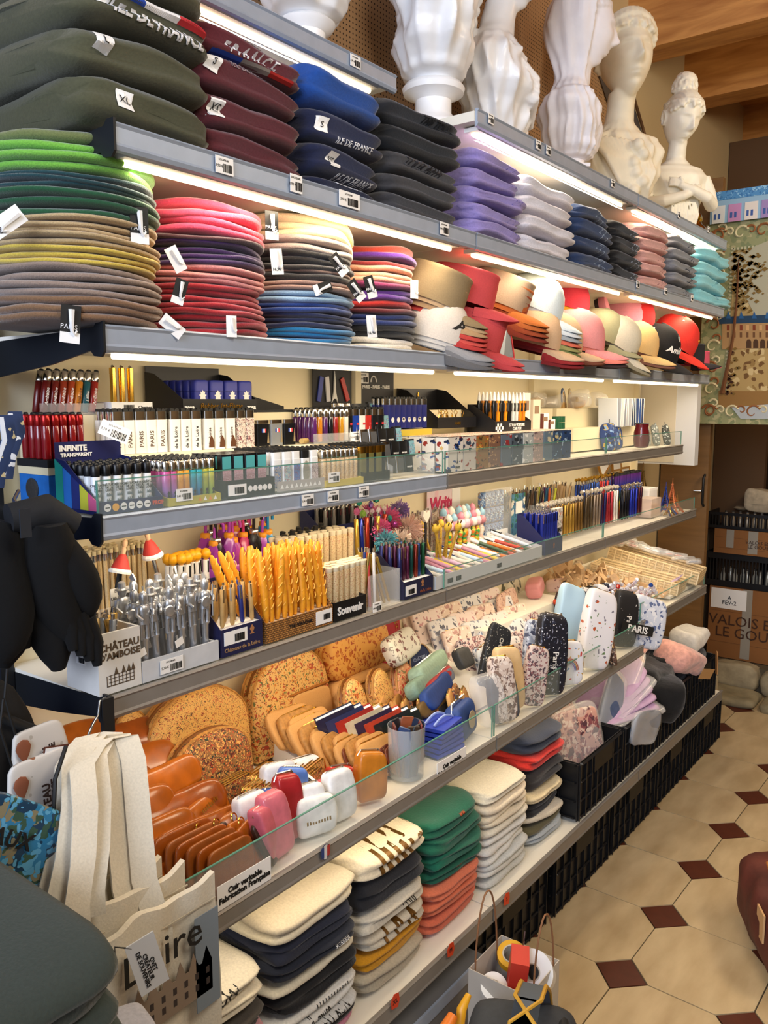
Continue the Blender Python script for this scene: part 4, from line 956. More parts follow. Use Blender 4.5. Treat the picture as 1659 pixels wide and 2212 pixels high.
# f: patterned and gold lighters
yt = carton('carton', 'yellow based tray of beige patterned lighters', 1.282, 1.405, -.16, -.012, ZD, .014, .02, mat('#c9b44a', .5))
grid('lighter', 'lighter', 'beige patterned round lighters', 'beige patterned round lighter with a metal hood near the tray edge', lighter_parts('round', spots('#c9ae86', ['#8c5a3a', '#5f5a40', '#e8dcc0'], 160, .3, .3)), (1.286, 1.402), (-.022, -.155), ZD+.003, 8, 8, keep=3)
price_label((-.0095, 1.305, ZD+.02), RX, .034, .021, 'white price label on the yellow based tray', '3,40 €')
gt = carton('carton', 'smoked clear tray of olive and black lighters', 1.412, 1.500, -.13, -.012, ZD, .022, .03, mat('#2b2a24', .15, alpha=.7))
grid('lighter', 'lighter', ['olive lighters in the smoked tray', 'black lighters in the smoked tray'], ['olive gold flat lighter in the smoked tray', 'black flat lighter in the smoked tray'], [lighter_parts('flat', mat('#6f6a3c', .3), M['gold']), lighter_parts('flat', mat('#16171a', .3), M['gold'])], (1.415, 1.498), (-.022, -.125), ZD+.003, 6, 6, keep=3)
# g: acrylic stepped rack of black framed cases
rk = thing('acrylic_rack', 'clear acrylic stepped rack of small black and steel cases', 'rack', (0, 1.60, ZD))
for s in (-1, 1): MB().prism([(-.015, 0), (-.015, .03), (-.06, .045), (-.23, .16), (-.235, .16), (-.235, 0)], s*.085-.001, s*.085+.001, 'y').obj('side', M['clear'], rk)
for k in range(5): MB().box(-.06-.04*k, -.02-.04*k, -.084, .084, .008+.03*k, .010+.03*k).obj('step', M['clear'], rk)
stc = [('case', rbox(.030, .012, .040, .005).mesh('case', M['chrome'], True), (0, 0, 0)), ('window', MB().box(.0062, .0068, -.011, .011, .006, .034).mesh('window', mat('#4c4d50', .2)), (0, 0, 0))]
blc = [('case', rbox(.032, .014, .040, .002).mesh('case', mat('#0f1012', .3), True), (0, 0, 0)), ('print', text_mesh('UNIQUE', .0055, M['white'], .0002), (.0074, 0, .012), RX)]
tlc = [('case', rbox(.028, .014, .044, .003).mesh('case', mat('#17181a', .3), True), (0, 0, 0)), ('panel', MB().box(.0072, .0078, -.011, .011, .006, .04).mesh('panel', spots('#6fa2b0', ['#a85a66', '#3c5a70'], 90, .3)), (0, 0, 0))]
for k in range(5):
 for i in range(5):
  p, nm = ((stc, 'steel framed'), (stc, 'steel framed'), (blc, 'plain black'), (blc, 'plain black'), (tlc, 'picture fronted'))[i]
  if k == 0 and i > 2: continue
  inst('case', '%s small case, %s of the acrylic rack' % (nm, ['bottom step', 'second step', 'third step', 'fourth step', 'top step'][k]), 'case', '%s cases, step %d of the acrylic rack' % (nm, k+1), (-.035-.04*k, 1.535+.033*i, ZD+.0105+.03*k), (0, -.12, 0), p)
# h: long row of picture boxes
cols = [('#d8d4cc', ['#16223f', '#8c2a22', '#2f4f8f'], 'playing card'), ('#c9c3bb', ['#35455c', '#8f3a30'], 'tower print'), ('#8c6a3c', ['#d6a544', '#4a3622', '#a8522c'], 'golden painting'), ('#7c5a4a', ['#2f2a30', '#b08a62'], 'brown poster'), ('#5b6778', ['#8f3034', '#c8c8c6'], 'grey blue poster'),
  ('#4c5866', ['#2b3038', '#a8b0b8'], 'slate'), ('#b0b6b8', ['#5d666c', '#e8e8e6'], 'pale map'), ('#a99a96', ['#66525a', '#d7b8b0'], 'pinkish grey'), ('#64788a', ['#c9c0a4', '#33475c'], 'blue castle'), ('#30486a', ['#c7b98c', '#7fa0c0'], 'dark blue'), ('#25406e', ['#9cb4cc', '#16243c'], 'night blue')]
y = 1.745
for k, (bs, c, nm) in enumerate(cols):
 w = .064 if k else .075; h = .088
 for j in range(3):
  x1 = -.016-.042*j
  lb = '%s box in the clear front row%s' % (nm, ['', ', behind the first', ', at the back'][j])
  r = inst('picture_box', lb, 'box', None, (x1-.020, y+w/2, ZD), (0, 0, 0), [('carton', rbox(w-.003, .038, h-R.uniform(0, .003), .0015, 1).mesh('carton', spots(bs, c, 22+5*(k % 4), .28, .35, (1, 1, 1.6)))), ('top_print', MB().box(-.0185, .0185, -w/2+.003, w/2-.003, h, h+.0006).mesh('top_print', spots('#d8c8b8', ['#a8483c', '#d4b48c', '#56504c'], 60, .33)))])
  if k == 0 and j == 0:
   tx(r, 'PARIS', .009, M['ink'], .0195, .01, .01); sp = MB().prism([(-.004, 0), (.004, 0), (.001, .008), (0, .03), (-.001, .008)], .0192, .0197, 'x', Matrix.Translation((0, .008, .02))).obj('tower_print', mat('#222233'), r)
   MB().prism([(0, .006), (.006, 0), (0, -.006), (-.006, 0)], -.0362, -.0368, 'y', Matrix.Translation((0, 0, .06))).obj('diamond_mark', mat('#c8a86a'), r)
 y += w
# i: far bay of the lighter shelf
for k in range(11):
 c = ['#c9cdd0', '#9aa0a6', '#d8d8d6', '#8c9096', '#babcbe', '#a9abae', '#3a4250', '#24334f', '#1d3a6e', '#284c8a', '#1a2c50'][k]
 inst('booklet', '%s booklet in the standing row on the far lighter shelf, %s' % (['grey', 'dark blue'][k > 5], ['first', 'second', 'third', 'fourth', 'fifth', 'sixth', 'first', 'second', 'third', 'fourth', 'fifth'][k]), 'book', None, (-.12, 3.0+.026*k, ZD+.08 if 0 else Z1), (0, R.uniform(-.05, .05), .25), [('cover', MB().box(-.035, .035, -.008, .008, 0, .105).mesh('cover', mat(c, .35)), (0, 0, 0)), ('pages', MB().box(-.034, .0352, -.006, .006, .002, .1055).mesh('pages', M['paper']), (0, 0, 0))])
inst('vase', 'small dark red glass vase beside the blue painted bag', 'vase', None, (-.045, 3.145, ZD), None, [('body', MB().lathe([(.018, 0), (.028, .006), (.031, .03), (.029, .06), (.024, .078), (.026, .09), (.023, .091)], 20).mesh('body', mat('#5a1018', .12, coat=.5), True)), ('rim', MB().lathe([(.025, .090), (.027, .092), (.025, .094)], 20).mesh('rim', M['ink'], True))])
inst('bag', 'dark blue swirling sky print bag behind the red vase', 'bag', None, (-.08, 3.02, ZD), (0, -.15, .1), [('body', garment_mesh(.13, .05, .10, spots('#24407c', ['#c8a83c', '#7f9fc8', '#15294f'], 28, .3), 3, 1, .1), (0, -.065, 0)), ('handle', MB().tube([(-.02, -.03, .095), (-.02, -.02, .12), (-.02, .01, .12), (-.02, .02, .095)], .002, 6).mesh('handle', M['ink'], True))])
for k, (u, v, nm, c) in enumerate(((1430, 930, 'grey patterned', '#6e7470'), (1412, 915, 'silver grey', '#9aa09c'), (1450, 945, 'dark foil', '#3c3f38'))):
 p = at(u, v, 'x', -.06); inst('pouch', '%s pouch standing at the far end of the lighter shelf' % nm, 'pouch', None, (p.x, p.y, ZD), (0, -.2, .3), [('body', garment_mesh(.06, .03, .085, spots(c, ['#c8ccc4', '#2a2c28'], 70, .3), k, 1, .1)), ('seal', MB().box(-.012, -.010, .004, .056, .08, .094).mesh('seal', mat(c, .3)))])
# rainbow arc plates
for k, (c1, yy) in enumerate((('#1f4f8a', 2.86), ('#c8b58a', 2.92))):
 r = thing('arch_ornament', ['blue and gold striped arch ornament', 'pale arch ornament beside the blue one'][k], 'ornament', (-.235, yy, Z2), 0, None, (0, -.1, .3))
 for j, (rad, c) in enumerate(((.042, c1), (.036, '#d6d9dc'), (.030, '#d9a23c'), (.024, '#e9e4d8'))):
  MB().tube([(0, rad*math.cos(a), .02+rad*math.sin(a)*1.2) for a in [PI*i/16 for i in range(17)]], .0034, 6).obj('arc', mat(c, .3), r, True)
 MB().box(-.004, .004, -.044, .044, -.0, .02).obj('foot', mat('#c9a060', .4), r)
# back row of the near bay ------------------------------------------------
tr = thing('tray', 'clear curved tray holding tall leaning lighters', 'tray', (-.235, .835, Z2)); MB().box(-.03, .03, -.062, .062, 0, .003).obj('bottom', M['clear'], tr); MB().box(.03, .031, -.062, .062, 0, .02).obj('front_wall', M['clear'], tr)
for i, (c, nm) in enumerate((('#5a130f', 'dark red'), ('#6a1a12', 'dark red'), ('#8c2e17', 'rust red'), ('#9c3a1a', 'rust'), ('#c77a1c', 'orange'), ('#1f5560', 'teal'), ('#93231a', 'brick red'))):
 for j in range(2):
  py = .785+.0155*i; q = list(lighter_parts('round', mat(c, .22)))
  if j == 0: q.append(('print', text_mesh('Amboise' if i != 5 else 'Loire', .0085, M['white'] if i != 4 else mat('#5a2c10'), .0002, shear=.2), (.0074, 0, .028), (Matrix.Rotation(PI/2, 3, 'Z') @ Matrix.Rotation(PI/2, 3, 'X') @ Matrix.Rotation(PI/2, 3, 'Z')).to_euler()))
  inst('lighter', '%s lighter with lettering leaning in the clear tray%s' % (nm, '' if j == 0 else ', back row'), 'lighter', 'leaning lettered lighters, %s, %s row' % (nm, 'front' if not j else 'back'), (-.215-.022*j, py, Z2+.004), (-.20, -.06, 0), q, 1.0)
gb_ = thing('carton', 'small white Charner carton with a barcode holding gold lighters', 'box', (-.20, .955, Z2)); MB().box(-.05, 0, -.045, .045, 0, .022).obj('side_wall', M['paper'], gb_); tx(gb_, 'Charner', .009, M['ink'], .0006, .028, .012); ob('barcode', bars_mesh(.022, .012, 2), gb_, (.0006, -.008, .011), RX)
for k in range(6): inst('lighter', 'slim polished gold lighter standing in the small white carton', 'lighter', 'slim gold lighters', (-.225-.012*(k % 2), .932+.0095*k, Z2+.0225-.02*0), (0, 0, 0), [('body', rbox(.0075, .011, .050, .002).mesh('body', M['gold'], True)), ('hood', rbox(.0078, .0115, .012, .002).mesh('hood', M['gold'], True), (0, 0, .0505)), ('thumb_button', MB().lathe([(.002, 0), (.003, .003), (.001, .005)], 8).mesh('thumb_button', M['steel'], True), (0, 0, .0625))])
# jet lighters
jb = carton('carton', 'black carton of blue jet lighters with gold script', 1.050, 1.245, -.288, -.172, Z2, .028, .082, mat('#15161a', .4), back=.012)
tx(jb, 'Rubber Jet-Flame', .016, M['gold'], .0006, .0, .014, shear=.25); tx(jb, 'ZORR', .009, M['white'], .0006, -.082, .010, bold=.0004); tx(jb, 'ZORR', .009, M['white'], .0006, .082, .010, bold=.0004)
jl = [('body', rbox(.036, .019, .040, .006).mesh('body', mat('#29308c', .45), True), (0, 0, 0)), ('lid', rbox(.0365, .0195, .022, .006, top=.004).mesh('lid', mat('#2c3596', .45), True), (0, 0, .0405))]
cr = MB(); cr.prism([(-.007, -.008), (.007, -.008), (.006, .0), (.010, .003), (.005, .004), (.006, .010), (.003, .008), (0, .013), (-.003, .008), (-.006, .010), (-.005, .004), (-.010, .003), (-.006, 0)], 0, .0003)
grid('lighter', 'lighter', 'blue jet lighters with a white crest', 'blue rubber jet lighter with a white crest in the black carton', jl, (1.085, 1.242), (-.178, -.284), Z2+.003, 4, 5, extra=[('crest_print', cr.mesh('crest_print', M['white']), (.0099, 0, .030), RX)])
# PARIS etc. on the lower step
def wrow(y, n, txt, tm, nx, lb, gr, body='#e9e7e1', x0=-.142, ex2=None, hood=None):
 e = [('print', text_mesh(txt, .012 if len(txt) < 6 else .0095, tm, .0002, bold=.0001), (.0061, 0, .026), (Matrix.Rotation(PI/2, 3, 'Z') @ Matrix.Rotation(PI/2, 3, 'X') @ Matrix.Rotation(PI/2, 3, 'Z')).to_euler())]
 grid('lighter', 'lighter', gr, lb, lighter_parts('flat', mat(body, .3) if isinstance(body, str) else body, hood), y, (x0, -.200), Z1, n, nx, extra=e+(ex2 or []))
wrow((.872, .990), 5, 'PARIS', mat('#5a4636'), 4, 'white flat lighter lettered PARIS on the riser', 'PARIS lighters')
wrow((.995, 1.072), 3, 'de la Loire', M['ink'], 4, 'white flat lighter lettered de la Loire with black lilies', 'de la Loire lighters')
tow = MB().prism([(-.006, 0), (.008, 0), (.008, .010), (.004, .02), (0, .024), (-.004, .012)], 0, .0003).mesh('castle_print', mat('#5a3416'))
wrow((1.078, 1.160), 3, 'Amboise', mat('#4a3a30'), 4, 'white flat lighter lettered Amboise with a brown tower', 'Amboise tower lighters', ex2=[('castle_print', tow, (.0062, .002, .004), RX)])
wrow((1.165, 1.215), 2, '', M['ink'], 3, 'flat lighter printed like a film strip', 'film strip lighters', body=spots('#cfc2b8', ['#3a2c30', '#8a4a4c', '#e6ddd0'], 110, .38, .3)) if 0 else grid('lighter', 'lighter', 'film strip lighters', 'flat lighter printed like a film strip', lighter_parts('flat', spots('#cfc2b8', ['#3a2c30', '#8a4a4c', '#e6ddd0'], 110, .38, .3)), (1.165, 1.215), (-.142, -.200), Z1, 2, 3)
for k in range(3):
 inst('lighter_case', ['black square case with a small flag, left', 'grey square case with a small flag', 'black square case with a small flag, right'][k]+' of three', 'case', None, (-.16, 1.246+.040*k, Z1), (0, 0, 0), [('case', rbox(.036, .014, .046, .004).mesh('case', mat('#8c9094' if k == 1 else '#16171a', .3, .3), True)), ('hood', rbox(.034, .013, .008, .004).mesh('hood', M['chrome'], True), (0, 0, .0465)), ('flag_blue', MB().box(.0073, .0078, -.006, -.002, .028, .036).mesh('f', BLU)), ('flag_white', MB().box(.0073, .0078, -.002, .002, .028, .036).mesh('f', M['white'])), ('flag_red', MB().box(.0073, .0078, .002, .006, .028, .036).mesh('f', RED)), ('tower_print', MB().prism([(-.003, 0), (.003, 0), (0, .03)], .0073, .0078, 'x', Matrix.Translation((0, .012, .006))).mesh('t', mat('#8c7a5a')))])
r = thing('flattened_carton', 'opened black carton lying folded behind the square cases', 'box', (-.235, 1.33, Z2)); MB().prism([(-.10, 0), (.09, 0), (.09, .012), (-.01, .035), (-.10, .006)], -.03, -.028, 'x').obj('flap', mat('#17171a', .5), r); MB().box(-.03, .03, -.10, .09, 0, .005).obj('bottom', mat('#202024', .6), r)
r = thing('brush', 'gold capped cork handled tube lying before the clear tray', 'tube', (-.15, 1.375, Z1+.007), 0, None, (0, 0, .35)); MB().tube([(0, -.03, 0), (0, .03, 0)], .006, 10).obj('barrel', mat('#b79a5c', .5), r, True); MB().tube([(0, .03, 0), (0, .045, 0)], .0068, 10).obj('cap', M['gold'], r, True)
# tray of coloured round lighters
tr = thing('tray', 'clear tray of mixed coloured round lighters', 'tray', (-.16, 1.44, Z1)); MB().box(-.045, .035, -.07, .065, 0, .003).obj('bottom', M['clear'], tr); MB().box(.035, .036, -.07, .065, 0, .022).obj('front_wall', M['clear'], tr)
lc = [('#4e1c58', 'purple'), ('#b5701c', 'amber'), ('#4a2258', 'violet'), ('#131417', 'black'), ('#8c1f1f', 'red'), ('#b3801e', 'orange'), ('#c9c4b8', 'clear')]
grid('lighter', 'lighter', ['%s lighters in the mixed tray' % n for _, n in lc], ['%s round lighter in the mixed clear tray' % n for _, n in lc], [lighter_parts('round', mat(c, .12, coat=.5)) for c, _ in lc], (1.374, 1.500), (-.128, -.198), Z1+.0035, 7, 5)
# PARIS tower lighters on two levels
lt = [('#141417', 'black'), ('#1b3a92', 'blue'), ('#d9d8d6', 'white'), ('#b8302c', 'red'), ('#17171c', 'dark')]
twp = [('tower_print', MB().prism([(-.005, 0), (-.001, .006), (.001, .006), (.005, 0), (.0015, .014), (0, .028), (-.0015, .014)], 0, .0003).mesh('tower_print', M['white']), (.0061, 0, .006), RX), ('flag', MB().box(-.004, .004, 0, .005, 0, .0003).mesh('flag', RED), (.0062, .004, .038), RX)]
grid('lighter', 'lighter', ['%s tower lighters' % n for _, n in lt], ['%s flat lighter with an Eiffel tower print' % n for _, n in lt], [lighter_parts('flat', mat(c, .25), M['chrome']) for c, _ in lt], (1.508, 1.655), (-.142, -.198), Z1, 6, 3, keep=2, extra=twp)
b_ = carton('carton', 'black carton with a white Lighter sign', 1.52, 1.66, -.20, -.136, Z1-.03, .028, .03, mat('#131316', .4)) if 0 else None
sg = thing('sign', 'black sign with white Lighter script', 'sign', (-.128, 1.63, Z1)); MB().box(-.001, .001, -.045, .03, 0, .018).obj('card', mat('#131316', .4), sg); tx(sg, '- Lighter', .015, M['white'], .0012, -.005, .009, shear=.2)
nvp = [('round_print', MB().lathe([(.0065, 0), (.0065, .0003), (.005, .0003), (.005, 0)], 16).mesh('ring_print', M['white']), (.0060, 0, .022), Euler((0, PI/2, 0)))]
grid('lighter', 'lighter', 'navy lighters with a ring print', 'navy flat lighter with a white ring print', lighter_parts('flat', mat('#232a72', .3)), (1.662, 1.852), (-.150, -.198), Z1+.025, 8, 3, keep=2, extra=nvp)
ry_ = thing('riser_block', 'yellow edged block under the navy lighters', 'block', (0, 1.757, Z1)); MB().box(-.199, -.141, -.098, .098, 0, .022).obj('body', mat('#b7b5a8', .5), ry_); MB().box(-.141, -.139, -.098, .098, .006, .022).obj('yellow_edge', mat('#c9b23a', .4), ry_)
kc_ = thing('card', 'black hanging card of Eiffel tower key tags', 'card', (-.285, 1.62, Z2+.055)); MB().box(-.002, 0, -.075, .075, -.05, .055).obj('back_card', mat('#17181d', .5), kc_)
for k, (c, dy, a) in enumerate((('#2c3f9c', -.05, -.2), ('#d7d6da', -.022, .1), ('#c2332c', .045, .4))): MB().box(.001, .004, -.007, .007, -.032, .03, Matrix.Translation((0, dy, 0)) @ Matrix.Rotation(a, 4, 'X')).obj('key_tag', mat(c, .4), kc_)
MB().prism([(-.012, -.035), (-.005, -.025), (.005, -.025), (.012, -.035), (.004, -.008), (.0015, .03), (0, .045), (-.0015, .03), (-.004, -.008)], .001, .004, 'x', Matrix.Translation((0, .005, 0))).obj('tower_tag', M['white'], kc_)
hd_ = thing('card', 'black back card lettered PARIS with a white arch', 'card', (-.286, 1.80, Z2+.05)); MB().box(-.002, 0, -.08, .08, -.05, .055).obj('back_card', mat('#1b1b1f', .5), hd_); tx(hd_, 'PARIS - PARIS - PARIS', .013, M['white'], .0008, .0, .012, bold=.0003)
MB().tube([(.001, -.012+.012*math.cos(a), .025+.016*math.sin(a)) for a in [PI*i/10 for i in range(11)]], .002, 6).obj('arch', M['white'], hd_, True)
price_label((-.283, 1.745, Z2+.085), RX, .038, .028, 'white label on the PARIS back card')
price_label((-.126, 1.52, Z1+.012), RX, .042, .022, 'white label before the black lighters')
# gold tower carton, car pens
gc = carton('carton', 'black carton of gold tower key rings', 1.90, 2.10, -.29, -.15, Z1+.02, .03, .11, mat('#16161a', .35)); tx(gc, 'PARIS', .012, M['gold'], .0006, .0, .012, shear=.2); tx(gc, '⌂', .02, M['gold'], -.138, .0, .09) if 0 else None
MB().prism([(-.02, 0), (-.008, .02), (.008, .02), (.02, 0), (.006, .03), (.002, .07), (-.002, .07), (-.006, .03)], -.137, -.136, 'x', Matrix.Translation((0, 0, .03))).obj('tower_print', M['gold'], gc)
for k in range(10): inst('key_ring', 'gold tower key ring in a clear bag in the black carton', 'key ring', 'gold tower key rings', (-.17-.014*(k % 3), 1.955+.011*k, Z1+.022), (R.uniform(-.3, .3), R.uniform(-.3, .1), R.uniform(0, 3)), [('tower', MB().prism([(-.008, 0), (-.003, .006), (.003, .006), (.008, 0), (.003, .012), (.001, .035), (-.001, .035), (-.003, .012)], -.002, .002, 'x').mesh('tower', M['gold'])), ('ring', MB().tube([(0, .006*math.cos(a), .042+.006*math.sin(a)) for a in [2*PI*i/12 for i in range(12)]], .0009, 5, closed=True).mesh('ring', M['gold'], True))])
cp = carton('carton', 'black carton lettered STYLO VOITURE CAR PEN', 2.115, 2.335, -.19, -.095, Z1, .036, .085, mat('#1a1a1d', .4)); tx(cp, 'STYLO VOITURE\nCAR PEN', .013, M['white'], .0006, .02, .018)
ch = MB()
for i in range(5):
 for j in range(3):
  if (i+j) % 2: ch.box(.0002, .0006, -.108+.009*i, -.099+.009*i, .003+.009*j, .012+.009*j)
ch.obj('chequered_print', M['white'], cp)
cpn = {}
def carpen(c):
 b = MB().tube([(0, 0, 0), (0, 0, .05), (0, .0, .075), (0, 0, .092)], [.006, .0065, .0085, .006], 8); t = MB().tube([(0, 0, .092), (0, 0, .108), (0, 0, .118)], [.006, .004, .0015], 8); w = MB().box(.004, .009, -.004, .004, .06, .085)
 return [('body', b.mesh('body', mat(c, .2, coat=.5), True)), ('white_tip', t.mesh('tip', M['white'], True)), ('windscreen', w.mesh('windscreen', M['ink']))]
cpc = [(carpen('#e08a1a'), 'orange'), (carpen('#141416'), 'black'), (carpen('#d8d6d2'), 'white'), (carpen('#e0861a'), 'amber')]
for i in range(9):
 for j in range(3):
  k = [1, 0, 1, 0, 1, 2, 2, 3, 3][i]; q = cpc[k]
  inst('car_pen', '%s car shaped pen with a white tip' % q[1], 'pen', '%s car shaped pens' % q[1], (-.112-.025*j, 2.135+.0225*i, Z1+.004), (0, 0, 0), q[0])
# middle bay back: white cards, bags, green blocks
for k, (yy, w, h, c, nm, z) in enumerate(((2.37, .05, .12, '#e9e3d6', 'cream card with a round mark', Z1), (2.44, .05, .10, '#ded2bd', 'beige card in a clear bag', Z1), (2.50, .055, .055, '#6a3020', 'white and brown small box', Z1), (2.55, .05, .035, '#e7e1d8', 'low white box with a brown end', Z1))):
 r = thing('small_box', nm+' behind the picture boxes', 'box', (-.13, yy, z)); MB().box(-.02, 0, -w/2, w/2, 0, h).obj('front', M['paper'] if k > 1 else mat(c, .6), r); MB().box(.0, .001, -w*.3, w*.3, h*.55, h*.8).obj('emblem', mat('#8c7058', .6), r)
 if k > 1: MB().box(-.019, .0008, -w/2-.001, -w*.2, .0, h-.001).obj('brown_end', mat('#5c2418', .6), r)
for k in range(6):
 uu, vv = [(1160, 880), (1185, 862), (1215, 872), (1245, 858), (1268, 880), (1225, 895)][k]
 p = at(uu, vv, 'x', -.22); nm = ['cork trinket', 'gold trinket', 'paper wrapped trinket', 'brass trinket', 'white ribbon trinket', 'wooden trinket'][k]; c = ['#c7a26a', '#cfa94c', '#d9cfbd', '#b3935a', '#e2ded6', '#b98d56'][k]
 inst('bagged_trinket', '%s in a crumpled clear bag on the back riser' % nm, 'trinket', None, (p.x, p.y, max(p.z-.03, Z2)), (0, 0, k), [('bag', garment_mesh(.075, .06, .055, M['poly'], k+50, 1, .2, 2.2)), ('trinket', garment_mesh(.04, .035, .028, mat(c, .4), k+60, 1, .2, 2), (-.012, .018, .008))])
for k in range(6): inst('green_block', 'dark green small block stacked beside the bagged trinkets', 'block', 'green blocks', (-.15, 2.62+.022*(k % 3), Z1+.0225*(k//3)), None, [('block', rbox(.02, .02, .021, .003).mesh('block', mat('#1f5c3e', .4), True))])
for k in range(4): inst('dark_box', 'dark brown box with a gold moustache mark behind the picture boxes', 'box', 'dark boxes with gold marks', (-.165, 2.46+.052*k, Z1+.0 if 0 else ZD+.083), None, [('box', rbox(.05, .03, .030, .002).mesh('box', mat('#2e2420', .4))), ('gold_mark', MB().box(.0152, .0156, -.012, .012, .012, .018).mesh('mark', M['gold']))])
# shelf rail stickers
def rail_label(u, v, x, z, lb, w=.036, h=.026, s=0): p = at(u, v, 'x', x); return price_label((x, p.y, p.z), RX, w, h, lb, seed=s)
rail_label(485, 358, .0785, 0, 'price label on the rail below the maroon sweatshirts', .037, .026)
rail_label(640, 397, .0785, 0, 'clear label holder on the rail below the navy sweatshirts', .030, .030, 1)
rail_label(755, 432, .0785, 0, 'wide printed label on the rail below the navy sweatshirts', .060, .028, 1)
rail_label(960, 494, .0785, 0, 'price label on the rail below the charcoal sweatshirts', .034, .026, 2)
rail_label(768, 133, -.0725, 0, 'price label on the upper left rail', .034, .024, 1)
for k, (u, v) in enumerate(((1061, 257), (1163, 313), (1185, 325), (1324, 396), (1467, 464), (1531, 496))): rail_label(u, v, .0755, 0, 'price label on the bust shelf rail, %s from the left' % ['first', 'second', 'third', 'fourth', 'fifth', 'sixth'][k], .026, .022, k)
for k, (u, v) in enumerate(((1378, 614), (1438, 629), (1495, 644))): rail_label(u, v, .0785, 0, 'price label on the far hoodie rail, %s' % ['left', 'middle', 'right'][k], .026, .022, k)
for k, (u, v) in enumerate(((665, 1080), (720, 1072), (786, 1062))): rail_label(u, v, .0055, 0, 'barcode label on the lighter shelf rail, %s of three' % ['left', 'middle', 'right'][k], .034, .022, k)
def badge(u, v, x, lb):
 p = at(u, v, 'x', x); r = thing('round_sticker', lb, 'sticker', p)
 for k, (c, a) in enumerate((('#27407c', -1), ('#d8d6d4', 0), ('#b0332f', 1))): MB().box(0, .0006+.0001*k, -.004+.008*a, .004+.008*a, -.014 if a == 0 else -.010, .014 if a == 0 else .010).obj('band', mat(c, .5), r)
 MB().tube([(0, .0125*math.cos(t), .0145*math.sin(t)) for t in [2*PI*i/24 for i in range(24)]], .0009, 5, closed=True).obj('ring', mat('#3a3f55'), r)
badge(1041, 779, .0325, 'round tricolour sticker on the cap shelf rail'); badge(703, 1840, .156, 'round tricolour sticker on the pouch shelf rail')
def join_rest(items, name, label, cat):
 """the remaining rows further back, joined"""
 vs = []; fs = []; mi = []; mats = []
 for T, parts in items:
  for p in parts:
   L_ = T @ Matrix.Translation(p[2] if len(p) > 2 else (0, 0, 0)); me = p[1]; m = me.materials[0]
   if m not in mats: mats.append(m)
   n = len(vs); vs += [L_ @ v.co for v in me.vertices]
   for q in me.polygons: fs.append(tuple(i+n for i in q.vertices)); mi.append(mats.index(m))
 me = bpy.data.meshes.new(name); me.from_pydata(vs, [], fs)
 for m in mats: me.materials.append(m)
 me.polygons.foreach_set('material_index', mi); me.shade_smooth(); me.set_sharp_from_angle(angle=.9)
 return tag(ob(name, me), label, cat, None, 'stuff')
join_rest(REST, 'lighters', 'further rows of lighters packed behind the front ones', 'lighters')
# ------------------------------------------------------------------ pen shelf
def pen_parts(col, L_=.14, r=.0045, tip=None, top=None, clip=True, crown=None, ferrule=None):
 b = MB().tube([(0, 0, 0), (0, 0, .004), (0, 0, L_*.94), (0, 0, L_*.95)], [r*.6, r, r, r*.8], 8)
 P = [('barrel', b.mesh('barrel', col if not isinstance(col, str) else mat(col, .3), True), (0, 0, 0))]
 t = MB().tube([(0, 0, L_*.95), (0, 0, L_*1.03)], [r*.55, r*.5], 8); P.append(('push_button', t.mesh('push_button', top or M['chrome'], True), (0, 0, 0)))
 if clip: P.append(('clip', MB().box(r, r+.0012, -.0012, .0012, L_*.62, L_*.95).mesh('clip', top or M['chrome']), (0, 0, 0)))
 if crown: P.append(('crystal', MB().lathe([(.002, 0), (.0062, .004), (.0066, .008), (.003, .013)], 8).mesh('crystal', crown), (0, 0, L_*1.02)))
 return P
def pens(label, group, parts, y, x, z, ny, nx, lean=.03, tilt=0., ry=0., name='pen', cat='pen', extra=None):
 return grid(name, cat, group, label, parts, y, x, z, ny, nx, jit=.0012, tilt=tilt, ry=ry, rnd=lean, extra=extra)
# white wooden box with the chateau print
bx = thing('wooden_box', 'white wooden pen box printed CHÂTEAU D\'AMBOISE', 'box', (-.012, .776, ZE)); ww = mat('#dcdad4', .6, 0, .15, 40, .04)
MB().box(-.005, 0, -.040, .040, 0, .100).obj('front_board', ww, bx); MB().box(-.09, -.085, -.040, .040, 0, .100).obj('back_board', ww, bx)
for s in (-1, 1): MB().box(-.085, -.005, s*.0375-.0025, s*.0375+.0025, 0, .100).obj('side_board', ww, bx)
MB().box(-.085, -.005, -.035, .035, 0, .004).obj('bottom', ww, bx)
br = mat('#5a4a38', .7); tx(bx, 'CHÂTEAU', .0165, br, .0006, 0, .076, bold=.0004); tx(bx, "D'AMBOISE", .0155, br, .0006, 0, .061, bold=.0004)
cs = MB(); cs.box(.0003, .0007, -.026, .026, .012, .0135)
for y in (-.026, -.019, -.012, -.004, .003, .010, .017, .0245): cs.box(.0003, .0007, y, y+.0012, .012, .030)
for z in (.018, .024, .0295): cs.box(.0003, .0007, -.022, .026, z, z+.0009)
for y in (-.008, .006, .016, .024): cs.prism([(y-.004, .030), (y+.004, .030), (y, .042)], .0003, .0007, 'x')
cs.obj('castle_print', br, bx); MB().box(-.060, -.035, -.0405, -.0401, .045, .058).obj('price_label', M['paper'], bx); ob('barcode', bars_mesh(.014, .009), bx, (-.045, -.0408, .052), RY)
for k in range(9):
 c, nm = [('#c9a76a', 'bamboo'), ('#8e949c', 'silver'), ('#b59048', 'gold')][k % 3]
 inst('pen', '%s pen standing in the white wooden box' % nm, 'pen', '%s pens in the wooden box' % nm, (-.035-.022*(k//3), .752+.022*(k % 3)+.004*(k//3), ZE+.005), (R.uniform(-.2, .2), R.uniform(-.1, .2), k), pen_parts(mat(c, .35, .4 if nm != 'bamboo' else 0), .115, .0058))
